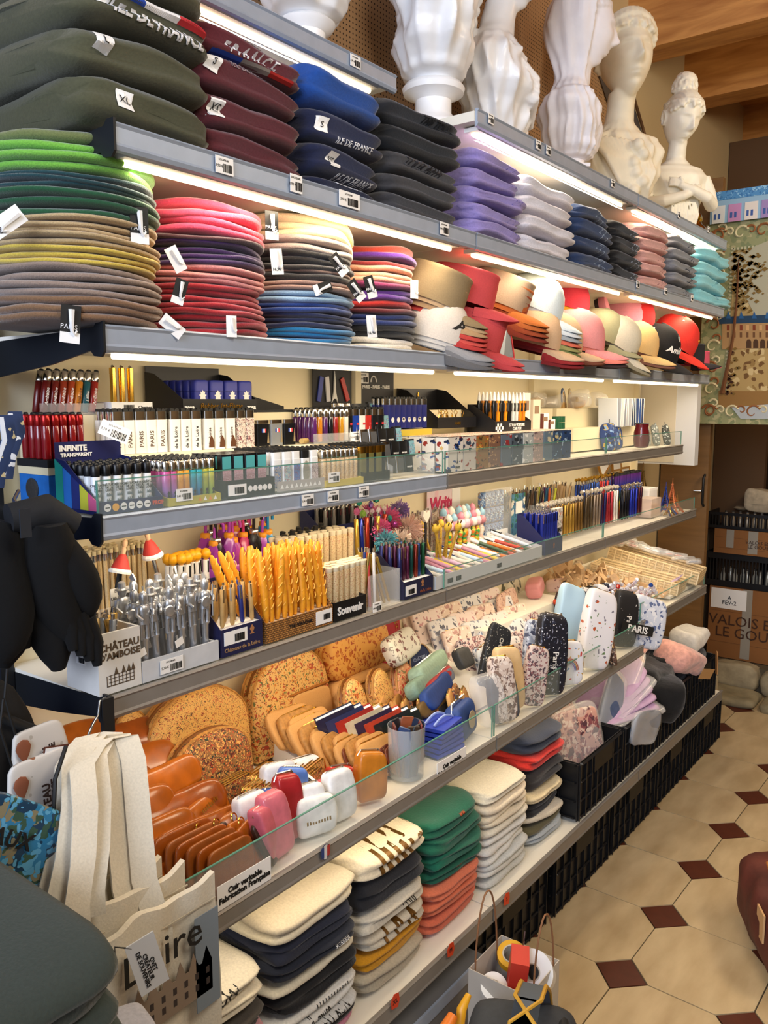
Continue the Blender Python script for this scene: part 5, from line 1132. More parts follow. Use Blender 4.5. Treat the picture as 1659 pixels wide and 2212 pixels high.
# tray of knights
kt = thing('tray', 'low white wooden tray of pewter knight pens', 'tray', (-.012, .898, ZE)); wg = mat('#c9ccd0', .6, 0, .2, 30, .06)
MB().box(-.005, 0, -.080, .086, 0, .036).obj('front_board', wg, kt); MB().box(-.095, -.005, -.080, .086, 0, .004).obj('bottom', wg, kt); MB().box(-.1, -.095, -.080, .086, 0, .03).obj('back_board', wg, kt)
for s in (-.0775, .0835): MB().box(-.095, -.005, s-.0025, s+.0025, .004, .034).obj('side_board', wg, kt)
pew = mat('#c4c6c9', .34, .8, .2, 120, .1)
def knight(v):
 b = MB(); b.tube([(0, 0, 0), (0, 0, .055), (0, 0, .06)], [.0050, .0058, .0075], 8)
 f = MB()
 for s in (-1, 1): f.tube([(0, s*.0045, .058), (0, s*.005, .070), (0, s*.004, .084)], [.0038, .0034, .0042], 7)
 f.lathe([(.0095, .082), (.0085, .092), (.0100, .102), (.0092, .110), (.004, .113)], 10, None, .75, 1.)
 f.lathe([(.0045, .112), (.0066, .117), (.0066, .124), (.0045, .130), (.001, .132)], 10)
 if v == 1: f.lathe([(.010, .122), (.0105, .1235), (.006, .125), (.0055, .133), (.002, .135)], 12)
 if v == 2: f.prism([(-.002, .128), (.006, .132), (0, .142), (-.006, .136)], -.0012, .0012, 'y')
 a = 1 if v != 2 else -1
 f.tube([(0, .010, .108), (.004, .014, .099), (.010, .008, .095)], [.0036, .0032, .0026], 7); f.tube([(0, -.010, .108), (.002, -.014, .098), (.009, -.009*a, .090)], [.0036, .0032, .0026], 7)
 if v != 1: f.tube([(.011, .007, .07), (.011, .007, .122)], [.0009, .0014], 6); f.box(.010, .012, .003, .011, .094, .0955)
 if v == 2: f.lathe([(.001, -.001), (.009, 0), (.008, .002), (.001, .003)], 12, Matrix.Translation((.010, -.006, .095)) @ Matrix.Rotation(PI/2, 4, 'Y'))
 t = MB().box(.0062, .0068, -.009, .009, .036, .048)
 P = [('pen_body', b.mesh('pen_body', pew, True)), ('knight_figure', f.mesh('knight_figure', pew, True))]
 if v == 0: P.append(('paper_tag', t.mesh('paper_tag', M['paper']), (0, 0, 0), Euler((.3, 0, 0))))
 return P
KN = [knight(v) for v in range(3)]
for i in range(6):
 for j in range(3):
  v = (i+j*2) % 3
  inst('knight_pen', 'pewter pen topped by a knight figure%s, in the low white tray' % ['', ' in a brimmed hat', ' with a shield'][v], 'pen', 'pewter knight pens%s' % ['', ' with brimmed hats', ' with shields'][v], (-.026-.027*j, .835+.026*i+.006*(j % 2), ZE+.005), (R.uniform(-.06, .06), R.uniform(-.05, .05), R.uniform(-.4, .4)), KN[v], 1.12+.05*(j == 2))
price_label((-.009, .876, ZE+.018), RX, .048, .024, 'torn white barcode label on the knight tray', '5,20 €')
# pencils with erasers
pb = thing('pencil_holder', 'clear holder of wooden pencils behind the knights', 'holder', (-.235, .92, ZE)); MB().box(-.05, .045, -.082, .082, 0, .003).obj('bottom', M['clear'], pb); MB().box(.044, .046, -.082, .082, .003, .09).obj('front_wall', M['clear'], pb)
wd_ = mat('#c2a06c', .6, 0, .1, 90, .15); er = mat('#dccba0', .7)
pc = [('barrel', MB().tube([(0, 0, 0), (0, 0, .008), (0, 0, .172)], [.001, .0042, .0042], 6).mesh('barrel', spots('#e0c592', ['#a07c50', '#ecd8ae'], 200, .2), False)), ('ferrule', MB().tube([(0, 0, .172), (0, 0, .184)], .0044, 10).mesh('ferrule', M['chrome'], True)), ('eraser', MB().tube([(0, 0, .184), (0, 0, .192)], .0042, 10).mesh('eraser', er, True))]
pens('wooden pencil with a cream eraser in the clear holder', 'wooden pencils', pc, (.845, 1.002), (-.195, -.27), ZE+.004, 13, 4, .03, name='pencil', cat='pencil')
for k, (u, v) in enumerate(((232, 1210), (352, 1168))):
 p = at(u, v, 'x', -.13); r = thing('doll_pen', 'pen topped by a dancer in a red and white skirt, %s' % ['left', 'right'][k], 'pen', (p.x, p.y, p.z-.12), 0, None, (.25 if k else -.25, 0, 0));
 MB().tube([(0, 0, 0), (0, 0, .10)], .0045, 8).obj('barrel', M['steel'] if k else M['ink'], r, True); MB().lathe([(.019, .098), (.016, .106), (.010, .122), (.005, .13)], 14).obj('skirt', mat('#c43a34', .6), r, True); MB().lathe([(.0195, .096), (.0198, .1), (.0175, .104)], 14).obj('skirt_hem', M['paper'], r); MB().lathe([(.004, .128), (.0048, .140), (.003, .142), (.0048, .147), (.0045, .154), (.001, .157)], 10).obj('doll', mat('#d9b08c', .6), r, True)
price_label((-.1, .845, ZE+.132), RX, .044, .03, 'white price label standing before the pencils', '1,80 €')
# four colour pens, umbrella pens
cb = thing('tray', 'clear box of four colour pens with yellow tops', 'tray', (-.15, 1.035, ZE+.05)); MB().box(-.03, .012, -.05, .055, 0, .003).obj('bottom', M['clear'], cb); MB().box(.012, .013, -.05, .055, 0, .06).obj('front_wall', mat('#e2cfc2', .4), cb)
fc = [('barrel', MB().tube([(0, 0, 0), (0, 0, .01), (0, 0, .10)], [.002, .006, .0062], 10).mesh('barrel', M['white'], True)), ('slider', MB().box(.004, .008, -.001, .001, .075, .098).mesh('slider', M['ink'])), ('yellow_ball', MB().lathe([(.003, .100), (.0095, .106), (.0105, .113), (.007, .121), (.001, .123)], 12).mesh('yellow_ball', mat('#e8a516', .4), True))]
pens('white four colour pen with a round yellow top', 'four colour pens with yellow tops', fc, (.99, 1.085), (-.142, -.175), ZE+.054, 6, 2, .05)
def umb(c, neck):
 b = MB(); vs = []; n = 14; prof = [(.005, 0), (.011, .01), (.016, .035), (.0145, .052), (.012, .056), (.0155, .062), (.0165, .078), (.013, .096), (.010, .104)]
 T = Matrix();
 for j, (rr, z) in enumerate(prof):
  for i in range(n): a = 2*PI*i/n+z*22; q = rr*(1+.10*math.sin(5*(2*PI*i/n))); vs.append((q*math.cos(a), q*math.sin(a), z))
 b.add(vs, [(j*n+i, j*n+(i+1) % n, (j+1)*n+(i+1) % n, (j+1)*n+i) for j in range(len(prof)-1) for i in range(n)])
 h = MB().tube([(0, 0, .11), (0, 0, .140)]+[(0, .010-.010*math.cos(a), .140+.012*math.sin(a)) for a in [PI*i/8 for i in range(9)]]+[(0, .020, .132)], .0034, 8)
 return [('canopy', b.mesh('canopy', mat(c, .25, coat=.3), True)), ('collar', MB().lathe([(.010, .102), (.0105, .104), (.0105, .112), (.008, .114)], 12).mesh('collar', neck, True)), ('hook_handle', h.mesh('hook_handle', mat(c, .3), True))]
OR = mat('#e8961a', .4)
uc = [(umb('#a03aa8', OR), 'purple'), (umb('#141416', M['steel']), 'black'), (umb('#a03aa8', OR), 'purple'), (umb('#b0449a', OR), 'pinkish purple'), (umb('#c2286a', OR), 'magenta'), (umb('#17171a', M['steel']), 'black'), (umb('#a441b0', OR), 'purple'), (umb('#1f82b8', OR), 'blue')]
for j in range(2):
 for i, (q, nm) in enumerate(uc): inst('umbrella_pen', '%s umbrella shaped pen, %s row' % (nm, ['front', 'back'][j]), 'pen', '%s umbrella pens, %s row' % (nm, ['front', 'back'][j]), (-.205-.034*j, 1.135+.024*i+.01*j, ZE+.065+.006*(i % 3)+.012*j), (R.uniform(-.12, .12), R.uniform(-.05, .05), R.uniform(-.3, .3)), q)
ub = thing('holder', 'clear holder under the umbrella pens', 'holder', (-.225, 1.22, ZE)); MB().box(-.04, .04, -.1, .1, 0, .063).obj('body', mat('#d9d6cf', .3, alpha=.6), ub)
# navy carton of wooden pens
nv_ = carton('carton', 'navy carton of wooden pens lettered Châteaux de la Loire', .990, 1.094, -.115, -.012, ZE, .052, .125, mat('#1d1f47', .5), base=.05); tx(nv_, 'Châteaux de la Loire', .0105, mat('#a9825a'), .0006, 0, .011)
MB().box(.0, .0012, -.045, .012, .021, .046).obj('price_label', M['paper'], nv_); ob('barcode', bars_mesh(.024, .014, 1), nv_, (.0018, -.008, .032), RX)
MB().prism([(-.006, -.004), (.006, -.004), (.002, 0), (.006, .006), (0, .014), (-.006, .006), (-.002, 0)], 0, .0005, 'x', Matrix.Translation((.0003, .025, .034))).obj('lis_print', mat('#a9744a'), nv_)
for i in range(4):
 for j in range(4):
  blue = (i == 2 and j == 0) or (i == 3 and j == 2)
  inst('pen', ('navy pen' if blue else 'bamboo pen with steel rings')+' in the navy Loire carton', 'pen', ('navy' if blue else 'bamboo')+' pens in the Loire carton', (-.026-.023*j, 1.006+.025*i, ZE+.052), (R.uniform(-.06, .06), R.uniform(-.04, .04), R.uniform(-1, 1)), pen_parts(mat('#20286c', .3) if blue else mat('#b8935a', .55, 0, .1, 80, .15), .075, .0046))
# baguette pens in a wicker printed carton
wk = bpy.data.materials.new('wicker_print'); wk.use_nodes = True
def _wk():
 nt = wk.node_tree; N = nt.nodes; L = nt.links; b = N['Principled BSDF']; b.inputs['Roughness'].default_value = .7
 tc = N.new('ShaderNodeTexCoord'); t = N.new('ShaderNodeTexBrick'); mp = N.new('ShaderNodeMapping'); mp.inputs['Rotation'].default_value = (PI/2, 0, PI/2)
 sx = N.new('ShaderNodeSeparateXYZ'); cb_ = N.new('ShaderNodeCombineXYZ'); L.new(tc.outputs['Object'], sx.inputs[0])
 a = N.new('ShaderNodeMath'); a.operation = 'ADD'; L.new(sx.outputs[0], a.inputs[0]); L.new(sx.outputs[1], a.inputs[1]); L.new(a.outputs[0], cb_.inputs[0]); L.new(sx.outputs[2], cb_.inputs[1]); L.new(cb_.outputs[0], t.inputs[0])
 t.inputs['Scale'].default_value = 60; t.inputs['Color1'].default_value = lin('#c08a48'); t.inputs['Color2'].default_value = lin('#a8702f'); t.inputs['Mortar'].default_value = lin('#5f3c1a'); t.inputs['Mortar Size'].default_value = .06
 L.new(t.outputs[0], b.inputs['Base Color'])
_wk()
wb = carton('carton', 'wicker printed carton of baguette shaped pens', 1.104, 1.300, -.12, -.012, ZE, .040, .125, wk, mat('#e8dcc6'), base=.036); tx(wb, 'THE SOUVENIR', .010, M['ink'], .0006, 0, .020)
MB().box(.0, .0012, .045, .094, .006, .034).obj('price_label', M['paper'], wb); ob('barcode', bars_mesh(.02, .012, 2), wb, (.0018, .077, .020), RX)
bgm = mat('#dd9420', .45, 0, .4, 60, .22)
def bag(s_):
 b = MB(); pts = [(.0025*math.sin(z*30+s_), .002*math.cos(z*26+s_), z) for z in [.0+.0125*i for i in range(12)]]
 b.tube(pts, [.0045, .0068, .0075, .0078, .008, .0082, .008, .008, .0078, .0075, .0062, .003], 8)
 sc = MB()
 for k in range(6): z = .025+.019*k; sc.tube([(.0078, -.004, z), (.0092, 0, z+.005), (.0078, .004, z+.011)], .0011, 5)
 return [('loaf', b.mesh('loaf', bgm, True)), ('scores', sc.mesh('scores', mat('#f0b84e', .6), True))]
BG = [bag(0), bag(2), bag(4)]
for j in range(3):
 for i in range(11):
  inst('baguette_pen', 'baguette shaped pen, %s row of the wicker printed carton' % ['front', 'middle', 'back'][j], 'pen', 'baguette pens, %s row' % ['front', 'middle', 'back'][j], (-.028-.03*j, 1.118+.0172*i, ZE+.037+.004*j), (R.uniform(-.05, .14)+.05*(i/11-.5)*0-.06, -.10-.05*j, R.uniform(-.6, .6)), BG[i % 3], 1.0-.02*j)
for k in range(2): inst('baguette_pen', 'baguette shaped pen leaning out %s the carton' % ['left of', 'far left of'][k], 'pen', None, (-.07, 1.10-.01*k, ZE+.052), (.32+.12*k, -.1, 0), BG[k])
# black capped markers behind
for k in range(12): inst('marker', 'black capped marker lying behind the baguette pens', 'pen', 'black markers', (-.19-.018*(k % 2), 1.33+.013*k, ZE+.115+.004*(k % 3)), (0, .2, 0), [('barrel', MB().tube([(0, 0, 0), (0, 0, .055)], .0065, 8).mesh('barrel', mat('#1b1a1a', .5), True)), ('ring', MB().tube([(0, 0, .03), (0, 0, .034)], .0068, 8).mesh('ring', mat('#b83a1e'), True))])
mb_ = thing('block', 'dark block under the black markers', 'block', (-.2, 1.40, ZE)); MB().box(-.03, .03, -.08, .085, 0, .112).obj('body', mat('#2b2622', .7), mb_)
# parchment tubes
sv = carton('carton', 'black carton lettered Souvenir with parchment tubes', 1.304, 1.412, -.09, -.012, ZE, .042, .05, mat('#131315', .4)); tx(sv, 'Souvenir', .024, M['white'], .0006, .0, .020, bold=.0008)
MB().box(-.21, -.125, 1.285, 1.53, ZE, ZE+.055).obj('plinth', mat('#1c1a18', .5)); tag(bpy.data.objects['plinth'], 'black plinth under the back row of parchment tubes', 'plinth')
pt = [('tube', MB().lathe([(.0085, 0), (.0088, .002), (.0088, .098), (.0085, .100)], 12).mesh('tube', spots('#cdb589', ['#8c6a40', '#a8432f', '#e4d3ac'], 130, .28, .35), True)), ('cork', MB().lathe([(.0078, .1), (.0085, .101), (.0090, .110), (.006, .111)], 12).mesh('cork', mat('#dfd2b4', .6), True))]
pens('corked parchment tube in the Souvenir carton', 'parchment tubes in the front', pt, (1.306, 1.478), (-.030, -.085), ZE+.003, 9, 3, .02, name='parchment_tube', cat='tube')
pens('corked parchment tube on the black plinth', 'parchment tubes at the back', pt, (1.29, 1.525), (-.132, -.205), ZE+.056, 11, 3, .02, name='parchment_tube', cat='tube')
# silver pens high behind
hb_ = thing('block', 'cream block under the silver pens', 'block', (-.26, 1.58, ZE)); MB().box(-.034, .04, -.085, .10, 0, .145).obj('body', M['tray'], hb_)
sb = carton('carton', 'small navy carton of silver and black pens', 1.50, 1.675, -.292, -.222, ZE+.146, .014, .055, mat('#232a58', .5))
pens(['silver pen in the small navy carton', 'black pen in the small navy carton'], ['silver pens', 'black pens in the small navy carton'], [pen_parts(mat('#b9b6b0', .3, .7), .052, .006), pen_parts('#1a1a1c', .052, .006)], (1.53, 1.67), (-.230, -.285), ZE+.148, 8, 2)
# gold glitter pens and clear cup with red and white pens
gj = thing('holder', 'tall clear holder of gold pens and red white pens', 'holder', (-.04, 1.478, ZE)); MB().box(-.04, .028, -.055, .062, 0, .003).obj('bottom', M['clear'], gj); MB().box(.026, .028, -.055, .062, .003, .08).obj('front_wall', M['clear'], gj); MB().box(-.04, .026, .060, .062, .003, .08).obj('side_wall', M['clear'], gj)
for k in range(14):
 c, nm = (('#b99a44', 'gold'), ('#a8342c', 'red'), ('#dedbd5', 'white'), ('#22306c', 'blue'), ('#8f7638', 'old gold'))[(k*3) % 5 if k > 7 else 0]
 inst('pen', 'long %s pen leaning in the tall clear holder' % nm, 'pen', 'long %s pens in the clear holder' % nm, (-.025-.014*(k % 3), 1.515-.006*k, ZE+.004), (.42-.035*k+R.uniform(-.03, .03), R.uniform(-.1, .1), 0), pen_parts(mat(c, .25, .6 if 'gold' in nm else 0), .132, .0036, clip=False))
price_label((.006, 1.43, ZE+.012), Euler((PI/2, 0, PI/2)), .03, .022, 'white price label hanging from the clear holder', '2,80 €')
for k in range(7):
 c, nm = (('#c9a13c', 'gold glitter'), ('#1f2f86', 'blue glitter'), ('#a8341c', 'red glitter'), ('#1a1a20', 'black glitter'))[k % 4]
 inst('pen', '%s pen with a clear crystal top standing tall' % nm, 'pen', '%s crystal top pens' % nm, (-.14, 1.54+.019*k, ZE+.09), (0, R.uniform(-.1, .05), 0), pen_parts(mat(c, .2, .5), .10, .0055, crown=M['clear'], clip=False))
# metallic pens in navy carton
mc = carton('carton', 'navy carton of metallic pens with a bronze lily', 1.556, 1.678, -.105, -.012, ZE, .042, .105, mat('#20223f', .5), base=.04)
MB().box(.0, .0012, -.055, -.012, .008, .032).obj('price_label', M['paper'], mc); ob('barcode', bars_mesh(.024, .012, 1), mc, (.0018, -.033, .017), RX); tx(mc, 'de la Loire', .011, mat('#8c4a2f'), .0006, .028, .010)
MB().prism([(-.006, -.004), (.006, -.004), (.002, 0), (.006, .006), (0, .014), (-.006, .006), (-.002, 0)], 0, .0005, 'x', Matrix.Translation((.0003, .015, .026))).obj('lis_print', mat('#a9744a'), mc)
mp_ = [('#2a2d60', 'indigo'), ('#4a1f38', 'plum'), ('#5a2140', 'wine'), ('#1c4a44', 'green'), ('#7a2a1a', 'rust'), ('#1f3f78', 'blue'), ('#1d5030', 'emerald')]
pens(['%s metallic pen in the navy carton' % n for _, n in mp_], ['%s metallic pens' % n for _, n in mp_], [pen_parts(mat(c, .25, .5), .085, .0055) for c, _ in mp_], (1.560, 1.675), (-.022, -.1), ZE+.041, 7, 3, .02)
# feather pens
def puff(c, s_, n=420, r=.038):
 b = MB(); rr = random.Random(s_)
 for _ in range(n):
  d = Vector((rr.gauss(0, 1), rr.gauss(0, 1), rr.gauss(0, 1))).normalized(); l = r*rr.uniform(.7, 1.1); q = d.orthogonal().normalized()*.0013; e = d*l+Vector((0, 0, -.006*rr.random()))
  b.add([d*r*.25-q, d*r*.25+q, e+q*.3, e-q*.3], [(0, 1, 2, 3)]); b.add([d*r*.5, e+d.cross(q)*3, e], [(0, 1, 2)])
 return b.mesh('feathers', mat(c, .9, sheen=.4))
for k, (u, v, c, nm, x, rad) in enumerate(((800, 1110, '#d0408c', 'hot pink', -.22, .034), (835, 1120, '#d9558c', 'pink', -.18, .040), (818, 1140, '#c8407c', 'deep pink', -.14, .034), (862, 1098, '#a486c8', 'lilac', -.24, .03), (833, 1165, '#4f9ba3', 'turquoise', -.11, .032), (880, 1140, '#dcb6a0', 'peach', -.15, .045), (862, 1165, '#e2cbb4', 'cream', -.12, .034))):
 p = at(u, v, 'x', x); hh = p.z-ZE-.008
 r = thing('feather_pen', 'pen with a fluffy %s feather puff' % nm, 'pen', (p.x, p.y, ZE)); MB().tube([(0, 0, 0), (0, 0, hh)], .004, 8).obj('barrel', mat(c, .3), r, True); ob('feathers', puff(c, k, 420, rad), r, (0, 0, hh+.005))
for k, (u, v, c) in enumerate(((775, 1085, '#3aa08a'), (800, 1090, '#7a5aa8'), (812, 1078, '#2f8f7a'), (785, 1110, '#9ac25a'), (843, 1120, '#3fa8a0'), (852, 1132, '#b04a8c'), (770, 1105, '#c86a9a'))):
 p = at(u, v, 'x', -.13); inst('foil_flower', 'shiny foil flower in front of the feathers, %s' % ['teal, left', 'violet', 'sea green', 'lime', 'aqua, right', 'purple, right', 'pink'][k], 'ornament', None, p, (0, 0, k), [('petals', (lambda b: (b.lathe([(.001, -.004), (.007, -.003), (.010, .002), (.006, .006), (.001, .007)], 7, Matrix.Rotation(PI/2, 4, 'Y')), b)[1])(MB()).mesh('petals', mat(c, .12, .7)))])
ht = thing('pen', 'pen with a white heart top left of the yellow pens', 'pen', (-.12, 1.80, ZE)); MB().tube([(0, 0, 0), (0, 0, .15)], .004, 8).obj('barrel', mat('#2b2622', .4), ht, True); MB().prism([(0, -.018), (.017, .002), (.015, .014), (.007, .016), (0, .009), (-.007, .016), (-.015, .014), (-.017, .002)], -.004, .004, 'x', Matrix.Translation((0, 0, .165))).obj('heart', mat('#e6ded0', .3), ht)
# cups and animal pens
def cup(loc, lb, r=.03, h=.07, m=None):
 c = thing('cup', lb, 'cup', loc); MB().lathe([(r*.9, 0), (r*.92, .001), (r*.9, .003)], 20).obj('bottom', m or M['clear'], c, True)
 b = MB(); n = 24; b.add([(rr*math.cos(2*PI*i/n), rr*math.sin(2*PI*i/n), z) for rr, z in ((r*.92, 0), (r, h), (r*.97, h), (r*.89, .002)) for i in range(n)], [(j*n+i, j*n+(i+1) % n, (j+1)*n+(i+1) % n, (j+1)*n+i) for j in range(3) for i in range(n)]); b.obj('wall', m or M['clear'], c, True); return c
cup((-.10, 1.845, ZE), 'clear cup of yellow giraffe pens', .032, .055)
gp = [('barrel', MB().tube([(0, 0, 0), (0, 0, .13)], .004, 8).mesh('barrel', spots('#c9a032', ['#5a3c14'], 150, .3), True)), ('animal_head', MB().lathe([(.002, .128), (.0085, .134), (.0095, .142), (.006, .150), (.001, .152)], 10).mesh('animal_head', mat('#d8b03a', .5), True)), ('ears', MB().tube([(0, -.006, .15), (0, -.009, .158)], .002, 6).tube([(0, .006, .15), (0, .009, .158)], .002, 6).mesh('ears', mat('#5a3c14'), True))]
for k in range(7): inst('giraffe_pen', 'yellow spotted giraffe pen in the clear cup', 'pen', 'giraffe pens', (-.10+.012*math.cos(k), 1.845+.012*math.sin(k), ZE+.004), (.32*math.sin(k*1.3), .3*math.cos(k*1.9), k), gp)
ip = lambda c, c2, c3: [('barrel', (lambda b: b)(MB().tube([(.0012*math.cos(z*160), .0012*math.sin(z*160), z) for z in [.006*i for i in range(17)]], [.0075+.0016*math.sin(i*1.5) for i in range(17)], 9)).mesh('barrel', two3(c), True)), ('head', MB().lathe([(.004, .095), (.013, .102), (.014, .112), (.010, .122), (.001, .126)], 12).mesh('head', mat(c2, .45), True)), ('top_knot', MB().lathe([(.008, .122), (.011, .130), (.007, .140), (.001, .145)], 10).mesh('top_knot', mat(c3, .45), True))]
def two3(c):
 m = spots(c[0], c[1:], 30, .45, .4, (1, 1, 3)); return m
AN = [(ip(['#d97a1e', '#c9c23a', '#3f9a4a'], '#e0b6c0', '#e8e0d4'), 'rainbow ice cream'), (ip(['#e4d8c4', '#d9b8a0'], '#c7848c', '#8fb8cc'), 'cream cupcake'), (ip(['#5fa04a', '#d9c23a', '#d9641e'], '#e6e0d6', '#d98a9c'), 'green striped unicorn')]
for i in range(8):
 for j in range(2): q, nm = AN[(i+j) % 3]; inst('figure_pen', '%s topped pen, %s row' % (nm, ['front', 'back'][j]), 'pen', '%s pens, %s row' % (nm, ['front', 'back'][j]), (-.13-.035*j, 1.935+.024*i+.01*j, ZE+.012), (R.uniform(-.1, .1), 0, R.uniform(-1, 1)), q, 1.0+.08*j)
wp_ = [('barrel', MB().tube([(0, 0, 0), (0, 0, .15)], .0048, 8).mesh('barrel', spots('#dcd0bd', ['#a8553c', '#5a4a44'], 120, .3), True)), ('top', MB().tube([(0, 0, .15), (0, 0, .158)], .003, 8).mesh('top', M['steel'], True))]
pens('white patterned pen standing behind the figure pens', 'white patterned pens', wp_, (1.86, 2.08), (-.20, -.25), ZE, 12, 2, .06)
wc = thing('card', 'pink and white display card lettered Write', 'card', (-.288, 2.15, ZE+.0)); MB().box(-.001, .001, -.10, .085, 0, .205).obj('back_card', spots('#e8d6dc', ['#b6a0c8', '#e9c4cf'], 14, .35), wc); tx(wc, 'Write', .055, mat('#c2305c'), .002, -.02, .155, bold=.002, shear=.1); MB().box(.001, .003, .035, .083, .13, .20).obj('price_label', M['paper'], wc)
rk2 = thing('clear_rack', 'clear round rack of castle picture tubes', 'rack', (-.2, 2.255, ZE+.04)); MB().box(-.04, .042, -.08, .08, 0, .002).obj('bottom', M['clear'], rk2); MB().box(.041, .043, -.08, .08, .002, .16).obj('front_wall', M['clear'], rk2); MB().box(.044, .045, -.075, .055, .0, .03).obj('price_label', M['paper'], rk2); ob('barcode', bars_mesh(.05, .014, 1), rk2, (.0465, -.01, .014), RX)
ptb = [('tube', MB().lathe([(.012, 0), (.0125, .002), (.0125, .044), (.010, .046)], 12).mesh('tube', spots('#5f80b0', ['#c9a77a', '#24365a', '#b9cfe0'], 60, .35, .3), True))]
for k in range(3): pens('blue castle picture tube in the clear rack, %s level' % ['lower', 'middle', 'upper'][k], 'castle picture tubes, %s level' % ['lower', 'middle', 'upper'][k], ptb, (2.185, 2.325), (-.168, -.205), ZE+.043+.05*k, 5, 1, .02, name='picture_tube', cat='tube')
# cups of pens at the back
for k, (y, cols, nm) in enumerate(((2.42, ['#3a6a8c', '#d0c9bd', '#2c4a5a', '#5f8a8c'], 'blue and white'), (2.52, ['#3a3a3c', '#c9a878', '#8c8c8a', '#6a4a32'], 'black and beige'), (2.62, ['#2c2c30', '#b8a48c', '#6a5240'], 'dark'), (2.73, ['#c8d03a', '#d96a2a', '#2a6a9c', '#5a2a6a', '#1c3c6a'], 'neon'), (2.85, ['#c9a877', '#b8915c', '#d3b68c'], 'bamboo'))):
 cup((-.235, y, ZE), 'clear cup of %s pens at the back' % nm, .036, .11)
 for i in range(9): inst('pen', '%s coloured pen in the back cup of %s pens' % (['first', 'second', 'third', 'fourth', 'fifth'][i % len(cols)], nm), 'pen', 'pens in the %s cup' % nm+str(i % len(cols)), (-.235+.015*math.cos(i*2), y+.015*math.sin(i*2), ZE+.004), (-.16*math.sin(i*2), .16*math.cos(i*2), i), pen_parts(cols[i % len(cols)], .165, .005))
pcd = thing('card', 'upright blue and green print card before the back cups', 'card', (-.19, 2.44, ZE)); MB().box(-.002, .002, -.045, .045, 0, .165).obj('card', spots('#4a80a0', ['#e8e4d8', '#2f6a4a', '#24507c'], 25, .35), pcd); MB().box(.002, .003, -.02, .025, .10, .14).obj('price_label', M['paper'], pcd)
# white tray of lying pens
lt_ = thing('tray', 'long grey card tray of four colour pens', 'tray', (-.012, 1.975, ZE)); gm_ = mat('#c9cbcc', .5)
MB().box(-.002, 0, -.285, .29, 0, .034).obj('front_wall', gm_, lt_); MB().box(-.125, -.002, -.285, .29, 0, .003).obj('bottom', gm_, lt_)
for s in (-.284, .289): MB().prism([(-.002, .003), (-.002, .034), (-.125, .062), (-.125, .003)], s-.001, s+.001, 'y').obj('end_wall', gm_, lt_)
for k, y in enumerate((-.22, -.18, .03)): ob('barcode', bars_mesh(.024, .012, k), lt_, (.0006, y, .014), RX)
lc_ = [('#d9d3c4', 'cream', '#1a1a1c'), ('#bcd2e2', 'pale blue', '#27407c'), ('#c78a9c', 'rose', '#8c2430'), ('#e2c23a', 'yellow', '#2b3f6c'), ('#d9b0c4', 'pink', '#5a3a6a'), ('#e4dccb', 'ivory', '#3f8a4a'), ('#dfe3e6', 'white', '#141417'), ('#b8402c', 'red brown', '#d8d4cc'), ('#d97a2a', 'orange', '#e8e4dc'), ('#3f5a3c', 'green', '#e8e4dc')]
for k in range(34):
 c, nm, c2 = lc_[(k//2) % 6 if k < 20 else 6+(k % 4)]
 q = [('barrel', MB().tube([(0, 0, 0), (0, 0, .012), (0, 0, .085), (0, 0, .09)], [.001, .0055, .0058, .005], 8).mesh('barrel', mat(c, .35), True)), ('upper_barrel', MB().tube([(0, 0, .09), (0, 0, .130)], [.0060, .0058], 8).mesh('upper_barrel', M['white'] if k % 3 else mat(c, .3), True)), ('slider', MB().box(.004, .0078, -.002, .002, .10, .134).mesh('slider', mat(c2, .35)))]
 layer = k % 3
 inst('four_colour_pen', '%s four colour pen lying in the long grey tray' % nm, 'pen', '%s pens in the grey tray' % nm, (-.020-.012*(layer == 2), 1.715+.0158*k+.015, ZE+.012+.010*layer), (.25+R.uniform(-.12, .12), -1.28+R.uniform(-.06, .06), R.uniform(-.1, .3)), q)
# navy carton of blue pens, crystal pens
nb2 = carton('carton', 'dark navy carton of blue pens with silver tops', 2.285, 2.405, -.11, -.012, ZE, .045, .12, mat('#262a56', .5), base=.04)
MB().prism([(-.006, -.004), (.006, -.004), (.002, 0), (.006, .006), (0, .014), (-.006, .006), (-.002, 0)], 0, .0005, 'x', Matrix.Translation((.0003, 0, .02))).obj('lis_print', mat('#8c4a2f'), nb2)
pens('blue pen with silver clip in the dark navy carton', 'blue silver pens', pen_parts('#23308c', .085, .0058), (2.290, 2.402), (-.022, -.10), ZE+.042, 7, 4, .02)
wcd = thing('bag', 'white paper bag lettered LOIRE beside the blue pens', 'bag', (-.05, 2.45, ZE)); MB().box(-.02, .0, -.032, .032, 0, .125).obj('paper', spots('#d8d4cc', ['#c9876a', '#8c8c8a'], 50, .3), wcd); tx(wcd, 'LOIRE', .02, M['ink'], .001, 0, .055)
def crows(y0, y1, x, z, n, cols, L_, nm, cr, rows=2):
 for k in range(n):
  c, cn = cols[int(k/n*len(cols))]
  for j in range(rows): inst('crystal_pen', '%s pen with a %s top, %s rank' % (cn, nm, ['front', 'second', 'third'][j]), 'pen', '%s pens with %s tops, rank %d' % (cn, nm, j+1), (x-.018*j, y0+(y1-y0)*(k+.5)/n, z), (0, R.uniform(-.03, .03), 0), pen_parts(mat(c, .25, .5), L_, .0052, crown=cr))
CRY = mat('#e6dfd0', .05, .6)
crows(2.42, 2.74, -.095, ZE+.012, 14, [('#6a5a7a', 'mauve'), ('#8c6a3a', 'bronze'), ('#b08a3a', 'golden'), ('#7a5a2a', 'brown')], .112, 'large crystal', CRY)
